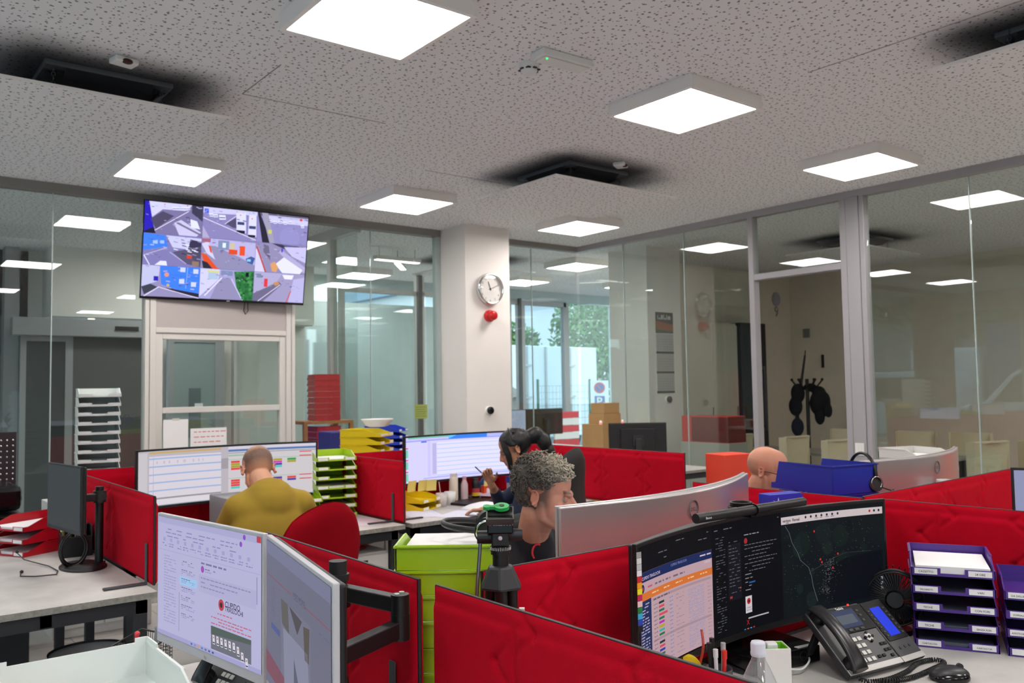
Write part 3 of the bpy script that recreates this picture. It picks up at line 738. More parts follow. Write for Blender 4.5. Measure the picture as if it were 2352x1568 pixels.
# ------------------------------------------------------------------ letter trays
def ordn(i, n):
    names = ['topmost', 'second from top', 'third from top', 'fourth from top', 'fifth from top', 'sixth from top', 'seventh from top', 'eighth from top', 'ninth from top', 'tenth from top', 'eleventh from top', 'twelfth from top', 'thirteenth from top', 'fourteenth from top']
    return 'lowest' if i == n-1 else names[i]
def tray_mb(w=.255, d=.33, h=.058, lip=.024, slope=.12):
    t = .003; mb = MB(); W2, D2 = w/2, d/2
    mb.box(-W2, W2, -D2, D2, 0, t)
    mb.box(-W2, W2, D2-t, D2, t, h)
    prof = [(-D2, 0), (D2, 0), (D2, h), (-D2+slope, h), (-D2+.025, lip), (-D2, lip)]
    A = Matrix(((0, 0, 1, 0), (1, 0, 0, 0), (0, 1, 0, 0), (0, 0, 0, 1)))
    for s in (-1, 1):
        x0, x1 = (-W2-.001, -W2+t) if s < 0 else (W2-t, W2+.001)
        mb.prism(prof, x0, x1, M=A)
        mb.box(s*W2-.004, s*W2+.004, -D2+.12, D2, h-.006, h-.002)
    for s in (-1, 1): mb.box(min(s*W2, s*(W2-.08)), max(s*W2, s*(W2-.08)), -D2, -D2+t, t, lip)
    mb.box(-W2+.08, W2-.08, -D2, -D2+t, t, .009)
    mb.box(-W2-.004, W2+.004, D2-.002, D2+.005, h-.006, h-.002)
    return mb
def tray_stack(color, where, loc, rz, n, pitch=.06, group=None, texts=None, plates=True, w=.255, d=.33, name='letter_tray', papers=None, m=None, rough=.35, slope=.12):
    m = m or mat('tray_'+color.replace(' ', '_'), TC[color], rough)
    me = None; out = []; c, s = cos(rz), sin(rz)
    for i in range(n):
        k = n-1-i
        lb = '%s letter tray of %s' % (ordn(k, n), where)
        if me is None:
            o = tray_mb(w, d, pitch-.002, slope=slope).obj(name, m); me = o
        else: o = me.copy(); COL.objects.link(o)
        jx, jy = random.uniform(-.003, .003), random.uniform(-.003, .003)
        o.location = (loc[0]+jx, loc[1]+jy, loc[2]+.0008+i*(pitch)); o.rotation_euler = (0, 0, rz); tag(o, lb, 'letter tray', group or where)
        if plates:
            for q, sx in enumerate((-1, 1)):
                x0 = sx*(w/2-.04)
                pm = MB().box(x0-.031, x0+.031, -d/2-.0018, -d/2-.0002, .005, .0215)
                pl = pm.obj('label_plate', PAPER, o)
                tx = texts[k][q] if texts and k < len(texts) and texts[k] else None
                if tx:
                    tm = MB(); put_text(tm, tx, .0085 if len(tx) < 9 else .0072, (x0, -d/2-.0022, .0095), 'CENTER', bold=.012); tm.obj('writing', mat('ink', '#3a3640', .8), pl)
        if papers and papers.get(k):
            mb = MB(); hh = papers[k]
            mb.grid(lambda u, v: (-w/2+.012+u*(w-.024), -d/2+.01+v*(d-.03), .004+hh*(.35+.65*sin(pi*u))*(.6+.4*sin(pi*v))), 8, 4)
            p = MB().box(-w/2+.012, w/2-.012, -d/2+.008, d/2-.02, .0035, .0035+hh*.5).obj('paper_sheaf', mat('dark_sleeve', '#4a5160', .35) if color == 'purple' and k else PAPER)
            p.location = o.location; p.rotation_euler = o.rotation_euler
            tag(p, 'paper in the %s tray of %s' % (ordn(k, n), where), 'paper', 'sheaves in the letter trays')
        out.append(o)
    return out
TC = {'purple': '#4b2a86', 'lime green': '#a4c81a', 'yellow': '#ecd21a', 'white': '#dfe4e0', 'red': '#b01020', 'bright red': '#c2222a', 'orange': '#f0521a', 'blue': '#1f2b9a', 'royal blue': '#2740b8', 'pale grey': '#d5d4cf'}
tray_stack('purple', 'the left purple stack by the fan', (2.752, 1.272, DZ), R_(-62), 5, .0535, texts=[('CASSETTO', '24 ORE'), ('PROSPETTI', 'VARI'), ('TECHE', 'CON FORI'), ('TECHE', 'SENZA FORI'), ('CARTACCIA', 'CARTACCIA')], papers={0: .05, 1: .006, 2: .008, 3: .02, 4: .03}, w=.225, d=.27)
tray_stack('purple', 'the right purple stack at the picture edge', (2.86, 1.045, DZ), R_(-64), 4, .0535, texts=[('DA SVILUPARE', None), ('SOPRALLUOGI', None), ('AFFITTOBOX.BZ', None), None], papers={1: .01, 3: .015}, w=.225, d=.27)
tray_stack('lime green', 'the near lime tower, seen from behind', (1.252, 1.848, DZ), R_(180-39), 7, .061, papers={0: .07}, w=.245, d=.3)
tray_stack('lime green', 'the lime stack beside the mustard-shirted man', (2.535, 5.12, DZ), R_(-12), 7, .0595, papers={0: .02, 3: .03, 5: .02, 6: .02}, d=.3)
tray_stack('lime green', 'the low lime stack under the wide office monitor', (2.27, 5.07, DZ), R_(-12), 3, .0595, d=.3)
tray_stack('yellow', 'the yellow tower behind the red screen', (3.13, 5.72, .75), R_(38), 9, .0575, d=.32, papers={0: .02})
tray_stack('white', 'the tall white tower', (1.40, 6.35, .85), R_(-8), 12, .0625, papers={k: .02 for k in range(1, 12, 1)})
tray_stack('white', 'the white stack at the bottom left corner', (.345, 1.56, DZ), 0, 5, .067, d=.33, plates=False)
tray_stack('red', 'the low red stack on the left desk', (.825, 5.06, DZ), R_(-62), 3, .062, papers={0: .03, 1: .03, 2: .03}, d=.33)
tray_stack('bright red', 'the tall red stack on the wooden stand', (3.88, 8.0, 1.262), R_(168), 8, .058, plates=False, slope=.04)
tray_stack('bright red', 'the red stack inside the wooden stand', (3.86, 8.0, .86), R_(180), 6, .058, plates=False)
tray_stack('orange', 'the orange stack at the right picture edge', (5.36, 1.83, .75), R_(122), 12, .058, plates=False, slope=.04)
tray_stack('blue', 'the blue stack beside the bald man', (3.272, 2.025, DZ), R_(168), 4, .118, plates=False, d=.34, slope=.05)
tray_stack('royal blue', 'the far blue stack on the sideboard', (3.98, 6.9, 1.0), R_(40), 4, .058)
tray_stack('pale grey', 'the pale grey stack behind the right monitor', (4.9, 2.42, DZ), R_(-20), 7, .06, papers={0: .03})
tray_stack('yellow', 'the low yellow pile on the desk of the woman', (3.07, 5.0, DZ), R_(28), 2, .05)
tray_stack('royal blue', 'the low blue pile next to the yellow tower', (4.28, 6.85, 1.0), R_(30), 2, .05)

# raised corner lugs of the nearest white tray
top = [o for o in bpy.data.objects if o.get('label') == 'topmost letter tray of the white stack at the bottom left corner'][0]
MB().box(-.1285, -.105, .1618, .1652, .06, .073).box(.105, .1285, .1618, .1652, .06, .073).box(-.1285, -.1255, .1, .1652, .06, .073).box(.1255, .1285, .1, .1652, .06, .073).obj('corner_lug', mat('tray_white', TC['white'], .35), top)

# ------------------------------------------------------------------ cabinets, sideboard, wooden stand
t = thing('cabinet', 'low white cabinet carrying the tall white tray tower', 'cabinet', (1.4, 6.35, 0))
MB().box(-.3, .3, -.22, .22, 0, .85).obj('body', WPL, t, .003)
for sx in (-1, 1):
    dd = MB().box(min(sx*.005, sx*.295), max(sx*.005, sx*.295), -.238, -.222, .06, .83).obj('door', WPL, t, .002); MB().box(sx*.03-.005, sx*.03+.005, -.25, -.238, .5, .6).obj('handle', ALU, dd)
t = thing('sideboard', 'long sideboard with pale top and dark front under the yellow trays', 'cabinet', (4.05, 6.85, 0))
MB().box(-.95, .95, -.25, .25, 0, .97).obj('body', DGREY, t, .003); MB().box(-.97, .97, -.27, .27, .97, 1.0).obj('worktop', mat('pale_top', '#bdbab4', .5), t, .003)
for i in range(4): dd = MB().box(-.94+i*.47, -.48+i*.47, -.265, -.251, .05, .95).obj('door', DGREY, t, .002); MB().box(-.52+i*.47, -.51+i*.47, -.28, -.265, .5, .62).obj('handle', ALU, dd)
t = thing('cabinet', 'low cabinet under the yellow letter trays', 'cabinet', (3.13, 5.72, 0))
MB().box(-.3, .3, -.24, .24, 0, .75).obj('body', WPL, t, .003)
for sx in (-1, 1): MB().box(min(sx*.005, sx*.295), max(sx*.005, sx*.295), -.255, -.241, .05, .73).obj('door', WPL, t, .002)
WOOD = mat('pine', '#b9783e', .55, var=.15, vscale=20)
t = thing('wooden_stand', 'small pine stand carrying the tall red tray stack', 'stand', (3.85, 8.0, 0))
MB().box(-.27, .27, -.19, .19, 1.23, 1.26).obj('top', WOOD, t, .003); MB().box(-.25, .25, -.17, .17, .83, .855).obj('shelf', WOOD, t, .003)
for sx in (-1, 1):
    for sy in (-1, 1): MB().box(sx*.25-.02, sx*.25+.02, sy*.17-.02, sy*.17+.02, 0, 1.23).obj('leg', WOOD, t, .003)
NAVY = mat('navy_box', '#20246e', .5)
tag(MB().box(3.34, 3.6, 6.75, 7.0, 1.0, 1.2).obj('storage_box', NAVY, None, .01), 'navy storage box between the pine stand and the yellow trays', 'box')
tag(MB().lathe([(.06, 0), (.09, .01), (.12, .05), (.125, .06), (.115, .06), (.085, .02), (0, .015)], 28).obj('bowl', WPL, None, loc=(3.25, 5.78, 1.275)), 'white round bowl lying on the yellow letter trays', 'bowl')

# ------------------------------------------------------------------ displays
SCR = emit('display_light', '#ffffff', 1.0, attr=True)
def arc_slab(mb, w, h, Rad, t0, t1, n=36, zc=0, bulge=0):
    """curved slab: front offset t0, back offset t1 (+bulge in the middle)"""
    vs = []; 
    for i in range(n+1):
        a = (i/n-.5)*w/Rad; f = Rad-t0*-1*0+0
        for t in (t0, t1+bulge*cos((i/n-.5)*pi)**2):
            r = Rad+t; x = r*sin(a); y = r*cos(a)-Rad
            vs += [(x, y, zc-h/2), (x, y, zc+h/2)]
    fs = []
    for i in range(n):
        a = i*4; b = a+4
        fs += [(a, b, b+1, a+1), (a+2, a+3, b+3, b+2), (a+1, b+1, b+3, a+3), (a, a+2, b+2, b)]
    e = n*4; fs += [(0, 1, 3, 2), (e, e+2, e+3, e+1)]
    mb.add(vs, fs, 0, None, False); return mb
SILV = mat('brushed_silver', '#c9c4c4', .34, .75)
HPW = mat('silver_bezel', '#c6c4c8', .4, .2)
def monitor(name, label, loc, rz, w, h, draw=None, Rad=None, bezel=.009, chin=None, back=BLK, front=BLK, stand='column', base_z=DZ, group=None, pxbase='#0c0d10', scr=None, tilt=0, logo=None, depth=.03):
    """loc = centre of the panel; faces local -Y"""
    chin = bezel*1.6 if chin is None else chin
    t = thing(name, label, 'monitor', loc, rz, group)
    T = .012
    if Rad:
        arc_slab(MB(), w, h, Rad, 0, T).obj('bezel', front, t, .002)
        arc_slab(MB(), w-.006, h-.006, Rad, T, T+.012, bulge=.03).obj('back_cover', back, t, .004)
    else:
        MB().box(-w/2, w/2, 0, T, -h/2, h/2).obj('bezel', front, t, .002)
        MB().box(-w/2+.004, w/2-.004, T, T+.014, -h/2+.004, h/2-.004).box(-w*.3, w*.3, T+.014, T+.034, -h*.34, h*.34).obj('back_cover', back, t, .006)
    if draw:
        cv = Canvas(w-2*bezel, h-bezel-chin, Rad); draw(cv)
        o = cv.build('screen', scr or SCR, t, pxbase); o.location = (0, -.0006, (chin-bezel)/2)
    if stand == 'column':
        y = T+.05; H = loc[2]-base_z
        MB().box(-.03, .03, y-.0, y+.03, -H+.012, .02).obj('stand_column', back if back is not BLK else DGREY, t, .005)
        MB().box(-.12, .12, y-.11, y+.11, -H, -H+.012).obj('stand_base', back if back is not BLK else DGREY, t, .005)
        MB().box(-.05, .05, T+.01, y+.005, -.05, .05).obj('mount', DGREY, t)
    if logo: logo(t, T)
    return t
LAV = '#b9b6da'
def ui_office(c):     # mail client on the near left display
    c.rect(0, 0, 1, 1, '#b4b2d6', 1); c.rect(0, 0, 1, .05, '#a9a7cf', 2); c.rect(.965, 0, 1, .045, '#b8434e', 3); c.circ(.86, .028, .012, '#8a50c0'); c.circ(.83, .085, .012, '#8a50c0')
    for j in range(3): c.words(.05, .09+j*.03, .8, .008, '#8684b4', 3, .6, .05)
    for i in range(12): c.rect(.06+i*.075, .17, .085+i*.075, .2, '#a09ecc', 3); c.words(.05+i*.075, .215, .105+i*.075, .008, '#8684b4', 3); c.words(.05+i*.075, .235, .105+i*.075, .008, '#8684b4', 3)
    c.rect(0, .275, 1, .278, '#9c9ac2', 3)
    for j in range(24): c.words(.07, .32+j*.024, .2 if j % 6 else .13, .007, '#9492bc', 3, .9)
    for j in range(7):
        y = .33+j*.072
        if j == 2: c.rect(.24, y-.015, .42, y+.055, '#9cc4ea', 2)
        c.words(.26, y, .37, .008, '#77759f', 3); c.words(.26, y+.016, .4, .006, '#908eba', 3); c.words(.26, y+.03, .39, .006, '#908eba', 3)
    c.line((.235, .6), (.235, .92), .003, '#6a6a80')
    c.words(.46, .3, .7, .014, '#77759f', 3, 1, .05); c.circ(.475, .355, .016, '#9a4fb4'); c.words(.5, .345, .6, .009, '#77759f', 3); c.words(.5, .365, .58, .007, '#908eba', 3)
    for j in range(3): c.words(.46, .42+j*.035, .92-.12*j, .009, '#8a88b2', 3, .95, .03)
    c.rect(.44, .4, .96, .54, '#aeacd0', 2)
    c.circ(.655, .59, .026, '#b8434e'); c.circ(.655, .59, .012, '#3a3040', 4)
    c.text(.69, .592, 'CUPIDO', .019, '#3b3850', bold=.01); c.text(.69, .625, 'TRASLOCHI', .016, '#3b3850', bold=.01)
    c.words(.62, .66, .76, .009, '#c06a80', 3, 1, .03)
    for j in range(3): c.words(.56 if j != 1 else .63, .7+j*.024, .92 if j != 1 else .85, .009, '#c06a80', 3, .95, .03)
    c.rect(.56, .775, .92, .985-.03, '#6d6f7c', 3); c.poly([(.56, .775), (.92, .775), (.92, .81), (.56, .84)], '#54605c', 4)
    for i in range(9):
        x = .575+i*.037; y = .83+(.012 if i < 6 else .03*(i-5)); c.poly([(x, y), (x+.02, y), (x+.026, y+.07), (x+.004, y+.07)], '#d4d2dc', 5); c.rect(x+.006, y+.052, x+.024, y+.062, '#3b3d4a', 6); c.circ(x+.012, y+.018, .004, '#b4545e', 6)
    c.rect(.965, .3, .97, .5, '#7d7ba0', 3)
    c.rect(0, .965, 1, 1, '#a2a0cc', 3)
    for i, col in enumerate(('#3a6ac8', '#8a88b2', '#c8a050', '#4a80c0', '#6a6a90', '#3a60a0', '#405080')): c.rect(.36+i*.035, .975, .378+i*.035, .99, col, 4)
def ui_letter(c):
    c.rect(0, 0, 1, 1, '#6a6b7e', 1); c.line((.0, .235), (1, .235), .004, '#9a4048', 3); c.rect(.46, .225, .66, .245, '#6a6b7e', 4)
    c.text(.48, .245, 'ABIES MOBEL', .018, '#4a4a60'); c.rect(0, 0, 1, .09, '#747690', 2)
    c.poly([(.28, .32), (.74, .32), (.74, .86), (.28, .86)], '#707284', 2)
    c.poly([(.28, .32), (.4, .32), (.42, .5), (.3, .48)], '#5d5a58', 3); c.poly([(.42, .32), (.62, .34), (.55, .45)], '#4e4b50', 3); c.poly([(.64, .36), (.73, .34), (.72, .55), (.66, .55)], '#57504c', 3)
    c.poly([(.32, .5), (.7, .5), (.74, .86), (.34, .86)], '#82849a', 3); c.poly([(.5, .62), (.6, .8), (.5, .8)], '#595c6c', 4)
    c.rect(.1, .55, .26, .59, '#4f5a8c', 3)
    for j in range(10): c.words(.12, .3+j*.022, .16, .008, '#5f607c', 3)
    c.poly([(0, .78), (1, .9), (1, .98), (0, .93)], '#7a4c5c', 2); c.rect(0, .97, 1, 1, '#6a6c84', 3)
    c.words(.86, .3, .98, .01, '#5f607c', 3); c.rect(.1, .09, .2, .1, '#6a6c84', 3)
def ui_three(c):      # near ultrawide: web page, dark mail, dark map
    c.rect(0, 0, .335, 1, '#0e0e12', 1); c.rect(.335, 0, .62, 1, '#0b0c11', 1); c.rect(.62, 0, 1, 1, '#10161a', 1)
    for j in range(3): c.words(.02, .04+j*.05, .32, .007, '#6d6a70', 3, .35, .02)
    P = '#b99aa2'
    c.rect(.003, .2, .333, .985, P, 2); c.rect(.003, .2, .333, .275, '#1d2a57', 3); c.text(.012, .258, 'CUPIDO TRASLOCHI', .011, '#c9b8c8', bold=.01); c.text(.15, .238, 'CUPIDO TRASLOCHI', .009, '#8a8fc0')
    c.words(.28, .225, .328, .012, '#c9b8c8', 5, 1, .02)
    for i, x in enumerate((.04, .075, .095, .125, .16, .19)): c.words(x, .315, x+.022, .014, '#c05a70' if i == 0 else '#6d6070', 3, 1, .022)
    c.circ(.015, .322, .009, '#1d2a57'); c.circ(.015, .322, .004, '#b04050', 4)
    c.rect(.3, .285, .325, .305, '#c6a8b0', 3); c.rect(.003, .355, .333, .415, '#d07034', 3)
    for i in range(5): c.words(.06+i*.055, .378, .09+i*.055, .01, '#eac090', 4, 1, .015)
    c.rect(.003, .415, .055, .83, '#242e56', 3)
    for j in range(17): c.words(.006, .44+j*.022, .045, .009, '#aba2bc', 4, .9, .02)
    c.rect(.062, .43, .326, .45, '#a58a92', 3); c.rect(.062, .75, .326, .77, '#a58a92', 3)
    c.words(.066, .435, .14, .01, '#5a4a58', 4, 1, .02)
    cols = ['#26363a', '#d0485a', '#2f6b50', '#d0485a', '#2f6b50', '#b030a8', '#b0a020', '#38a8a0', '#2f6b50', None, '#26363a', '#d0485a', '#3038a0', '#2f6b50', '#2f6b50', '#2f6b50']
    for j, cl in enumerate(cols):
        y = .475+j*.031
        if cl: c.rect(.09, y, .115+(.015 if j == 3 else 0), y+.018, cl, 4)
        c.words(.066, y+.003, .084, .008, '#80707c', 4, 1, .01); c.words(.14, y, .156, .008, '#7a84b8', 4, 1, .01); c.words(.17, y, .205, .007, '#9a8490', 4, .8, .012)
        for q in range(2): c.words(.225, y+q*.013, .295, .006, '#9392b4', 4, .85, .012)
        c.words(.31, y, .325, .007, '#9a8490', 4, .8, .01)
    for j in range(38): c.words(.35, .12+j*.022, .39, .006, '#5a5a66', 3, .6, .014)
    c.words(.345, .05, .42, .008, '#6a6a74', 3, .6); c.rect(.4, .2, .455, .7, '#16161d', 2)
    for j in range(16): c.words(.405, .18+j*.03, .45, .006, '#63606c', 3, .7, .012)
    c.rect(.405, .66, .415, .68, '#a03038', 4); c.rect(.448, .6, .452, .612, '#c04a40', 4)
    c.words(.47, .14, .53, .009, '#8a8894', 3, 1, .015); c.circ(.476, .2, .007, '#a02830')
    for j in range(8): c.words(.47, .235+j*.034, .6-.014*(j % 4), .006, '#6f6d7a', 3, .9, .014)
    for j in range(5): c.words(.47, .5+j*.035, .5, .007, '#8a8894', 3, .5, .02)
    c.rect(.485, .575, .51, .588, '#2a5a98', 4)
    c.rect(.468, .7, .494, .85, '#c9c2c6', 4); c.circ(.481, .745, .0075, '#b02830', 5); c.circ(.481, .745, .003, '#201820', 6); c.text(.4705, .81, 'CUPIDO', .0062, '#302830', 6); c.text(.4695, .83, 'TRASLOCHI', .0052, '#302830', 6)
    c.rect(.478, .893, .56, .905, '#b5adb2', 4); c.text(.47, .955, 'X', .02, '#b02830', 4); c.words(.58, .03, .61, .008, '#7a7a84', 3)
    c.rect(.62, .045, .995, .115, '#c6b9bc', 3); c.text(.626, .095, 'verizon', .0125, '#17171b', 4, bold=.02); c.text(.664, .095, 'Reveal', .0125, '#17171b', 4, bold=.02); c.words(.638, .103, .65, .006, '#55525a', 4)
    for i in range(7): c.circ(.715+i*.02, .072, .0035, '#2a282c', 4); c.words(.709+i*.02, .09, .722+i*.02, .005, '#55525a', 4)
    for i in range(3): c.circ(.95+i*.016, .078, .0035, '#b02830' if i == 0 else '#2a282c', 4)
    rg = random.Random(5)
    for i in range(16): x, y = rg.uniform(.63, .97), rg.uniform(.16, .9); r = rg.uniform(.01, .03); c.circ(x, y, r, rg.choice(('#131d1c', '#0d1316', '#172120')), 2)
    c.poly([(.78, .62), (.86, .52), (.99, .48), (.99, .95), (.8, .95)], '#0a0e15', 3)
    pts = [(.635, .13), (.65, .2), (.66, .3), (.68, .4), (.69, .48), (.72, .56), (.73, .65), (.735, .75), (.75, .9)]
    for a, b in zip(pts, pts[1:]): c.line(a, b, .0022, '#4f5860', 4)
    pts = [(.73, .6), (.77, .56), (.82, .5), (.86, .47), (.95, .48)]
    for a, b in zip(pts, pts[1:]): c.line(a, b, .002, '#424b50', 4)
    for i in range(260):
        x, y = rg.uniform(.625, .985), rg.uniform(.14, .93); s = rg.uniform(.0008, .0018); c.rect(x, y, x+s*1.6, y+s*2.5, rg.choice(('#5a6068', '#3f5a78', '#6a6a6a', '#464c50')), 5)
    for i in range(150):
        y = rg.uniform(.5, .85); x = .8+rg.gauss(0, .012)-(y-.5)*.06; c.rect(x, y, x+.002, y+.004, rg.choice(('#7a6a70', '#6a7078')), 5)
    for x, y in ((.765, .5), (.77, .53), (.83, .47), (.81, .6), (.745, .22), (.82, .94)): c.circ(x, y, .003, '#c03028', 6)
    c.rect(.94, .86, .975, .89, '#8a8488', 5)
    for i in range(3): c.rect(.98, .75+i*.05, .988, .78+i*.05, '#8a8488', 5)
    for i, cl in enumerate(('#2a70b0', '#c06030', '#3a8ad0', '#b03030')): c.rect(.46+i*.012, .985, .467+i*.012, .995, cl, 4)
    c.text(.475, 1.017, '', .01, '#888888')
def ui_cal(c):
    c.rect(0, 0, .5, 1, '#bcb4bc', 1); c.rect(.5, 0, 1, 1, '#cfc9ce', 1)
    c.rect(.06, .02, .46, .05, '#c8a860', 2); c.rect(0, .03, .05, .98, '#c9c4ca', 2)
    c.rect(.06, .1, .46, .86, '#d9d2dc', 2); c.rect(.46, .22, .5, .42, '#a29ca4', 2); c.rect(.06, .85, .46, .88, '#98949a', 3); c.rect(.03, .88, .5, .99, '#dcd6de', 3)
    for j in range(5): c.rect(.06, .13+j*.145, .46, .155+j*.145, '#9cb4dc', 3)
    c.rect(.082, .11, .084, .85, '#a8a2b0', 3); c.words(.1, .19, .36, .05, '#c0b8c8', 3, .5, .008); c.rect(.44, .9, .45, .95, '#e0a060', 4)
    c.rect(.5, .06, 1, .1, '#5a78b0', 3); c.rect(.5, .12, 1, .135, '#8a94a0', 3); c.rect(.5, 0, 1, .05, '#d4cede', 2)
    c.rect(.5, .16, .62, .19, '#9cb8a4', 3)
    rg = random.Random(3)
    for r in range(2):
        y = .28+r*.36; c.rect(.5, y-.03, 1, y-.02, '#90c0a0', 3)
        for i in range(6):
            x = .515+i*.08
            if i == 5: c.rect(x-.01, y-.13+r*.1, x+.06, y-.11+r*.1, '#d84a58', 4); c.rect(x-.01, y-.05+r*.1, x+.06, y-.03+r*.1, '#d84a58', 4); continue
            n = 4 if i in (0, 2, 3) else 2
            for k in range(n): c.rect(x, y+k*.045, x+.05, y+.04+k*.045, rg.choice(('#d840b0', '#e04848', '#3a9a50', '#50c8c0', '#a8a030', '#e04848', '#5040a0')), 4)
    c.rect(0, .985, 1, 1, '#8a94a0', 4)
def ui_sheet(c):
    c.rect(0, 0, 1, 1, '#cfcaf6', 1); c.rect(.02, .0, .38, .03, '#6ab8a0', 2); c.rect(.38, 0, .7, .08, '#3a80e8', 2); c.poly([(.38, .08), (.45, .0), (.38, 0)], '#60c0f0', 3); c.rect(.7, 0, 1, .08, '#b0b4f0', 2)
    c.rect(0, .08, 1, .095, '#6a8ae8', 3); c.rect(0, .03, .38, .08, '#c0bcec', 2); c.rect(.14, .1, .19, .13, '#5060d0', 3)
    c.rect(.2, .1, .22, .9, '#c4bff0', 2); c.rect(.24, .16, .275, .86, '#b6b0dc', 2); c.rect(.28, .14, 1, .88, '#dcd8fc', 2)
    for j in range(8): c.rect(.28, .19+j*.1, 1, .205+j*.1, '#a8c4f8', 3)
    c.rect(.16, .93, 1, .945, '#8098e8', 3)
    for j in range(3): c.rect(0, .22+j*.26, .02, .25+j*.26, '#e04878', 3); c.rect(0, .27+j*.26, .02, .44+j*.26, '#70c8a8', 3)
def ui_plain(c): c.rect(0, 0, 1, 1, '#9aa4b8', 1); [c.words(.08, .15+j*.06, .8, .015, '#7a86a0', 2, .7, .06) for j in range(12)]
def ui_off(c): c.rect(0, 0, 1, 1, '#3c4042', 1)
def ui_edge(c): c.rect(0, 0, 1, 1, '#8f93b4', 1); [c.words(.08, .15+j*.06, .8, .015, '#7378a0', 2, .7, .06) for j in range(12)]

# near ultrawide on the right desk
m = monitor('ultrawide_monitor', 'near curved wide monitor showing web page, mail and dark map', (2.095, 1.535, 1.0), R_(.3), 1.2, .345, ui_three, 1.8, .010, .02)
mb = MB(); cols = ['#9a9a98', '#cfcfd0', '#b9babd', '#e0e0e2', '#c81e28', '#e8a018', '#e8e020', '#c01858', '#eec8cc', '#187a3c', '#30a8d8', '#2040b0', '#101012']
xe = 1.8*sin(-.6/1.8); ye = 1.8*cos(.6/1.8)-1.8
for i, cl in enumerate(cols): mb.box(xe-.002, xe+.014, ye-.0025, ye-.0015, .155-i*.0145-.0145, .155-i*.0145-.001, col=lin(cl))
o = mb.obj('index_tab_strip', mat('tab_colours', '#ffffff', .5, attr=True), m, rz=0); o['label'] = 'strip of coloured index tabs'; o.rotation_euler = (0, 0, 0)
# light bar with its camera knob
t = thing('monitor_light_bar', 'black light bar clamped on the near wide monitor', 'lamp', (2.07, 1.505, 1.192), R_(-1))
MB().cyl((-.25, 0, 0), (.245, 0, 0), .0135, n=20).obj('bar', BLK, t, .002)
MB().cyl((0, 0, 0), (.002, 0, 0), .017, n=20).box(-.012, .012, .0, .05, -.022, .004).obj('clamp', BLKG, t)
mb = MB(); put_text(mb, 'Baseus', .009, (-.225, -.0142, -.003), bold=.01); mb.obj('lettering', WPL, t)
t = thing('cable_loop', 'coiled black cable on top behind the near wide monitor', 'cable', (2.12, 1.585, 1.186))
MB().torus((0, 0, 0), .035, .004, 'z', 24, 6).torus((.01, .004, .007), .033, .004, 'z', 24, 6).torus((.0, .0, .0135), .03, .0035, 'z', 24, 6).obj('coil', BLK, t)

# the silver monitors seen from behind
def dell_logo(t, T):
    s = Matrix.Translation((.06, .0555, .115)) @ Matrix.Rotation(pi, 4, 'Z')
    MB().torus((0, 0, 0), .028, .0022, 'y', 32, 6, M=s).obj('logo_ring', mat('logo_dark', '#6e6a6c', .4), t)
    mb = MB(); put_text(mb, 'DELL', .017, (0, .0, -.006), 'CENTER', M=s, bold=.03); mb.obj('lettering', mat('logo_dark', '#6e6a6c', .4), t)
def rzof(a, b): return atan2(b[1]-a[1], b[0]-a[0])
a, b_ = (1.64, 1.87), (2.815, 2.075)
mid = ((a[0]+b_[0])/2, (a[1]+b_[1])/2)
monitor('ultrawide_monitor', 'silver curved wide monitor seen from behind, in front of the curly-haired man', (mid[0]+.012, mid[1]-.085, 1.035), rzof(b_, a), 1.2, .345, lambda c: c.rect(0, 0, 1, 1, '#c8c8e0', 1), 1.8, .01, .02, back=SILV, front=SILV, logo=dell_logo)
a, b_ = (3.53, 2.0), (4.66, 2.10)
mid = ((a[0]+b_[0])/2, (a[1]+b_[1])/2)
monitor('ultrawide_monitor', 'silver curved wide monitor seen from behind at the right, beyond the red screen', (mid[0]+.01, mid[1]-.08, 1.035), rzof(b_, a), 1.15, .345, lambda c: c.rect(0, 0, 1, 1, '#c8c8e0', 1), 1.8, .01, .02, back=SILV, front=SILV, logo=dell_logo)
monitor('ultrawide_monitor', 'wide monitor with calendar tables behind the man in the mustard shirt', (1.886, 5.2, 1.062), R_(-1.5), 1.115, .345, ui_cal, 1.9, .012, .016)
monitor('ultrawide_monitor', 'wide lavender lit monitor beside the woman', (3.55, 5.07, 1.07), R_(0), 1.08, .335, ui_sheet, 1.9, .012, .016, scr=emit('display_light_bright', '#ffffff', 1.15, attr=True))
# the two arm-mounted monitors at the lower left
def hp_logo(sz, name):
    return None
def arm_mon(label, a, b, ui, tz=1.235, h=.335):
    w = sqrt((a[0]-b[0])**2+(a[1]-b[1])**2)
    t = monitor('flat_monitor', label, ((a[0]+b[0])/2, (a[1]+b[1])/2, tz-h/2), rzof(a, b), w, h, ui, None, .008, .024, back=BLK, front=HPW, stand=None, group='arm mounted monitors')
    return t
A_, B_ = (.676, 2.388), (.752, 1.853)
mA = arm_mon('left of two arm-mounted monitors, with a mail window and red logo', A_, B_, ui_office)
mb = MB(); put_text(mb, 'hp', .013, (0, -.0008, -.161), 'CENTER'); mb.obj('lettering', mat('logo_grey', '#8a8686', .3, .6), mA)
mB = arm_mon('right of two arm-mounted monitors, dim greyish picture, strongly foreshortened', (.752, 1.836), (.644, 1.296), ui_letter)
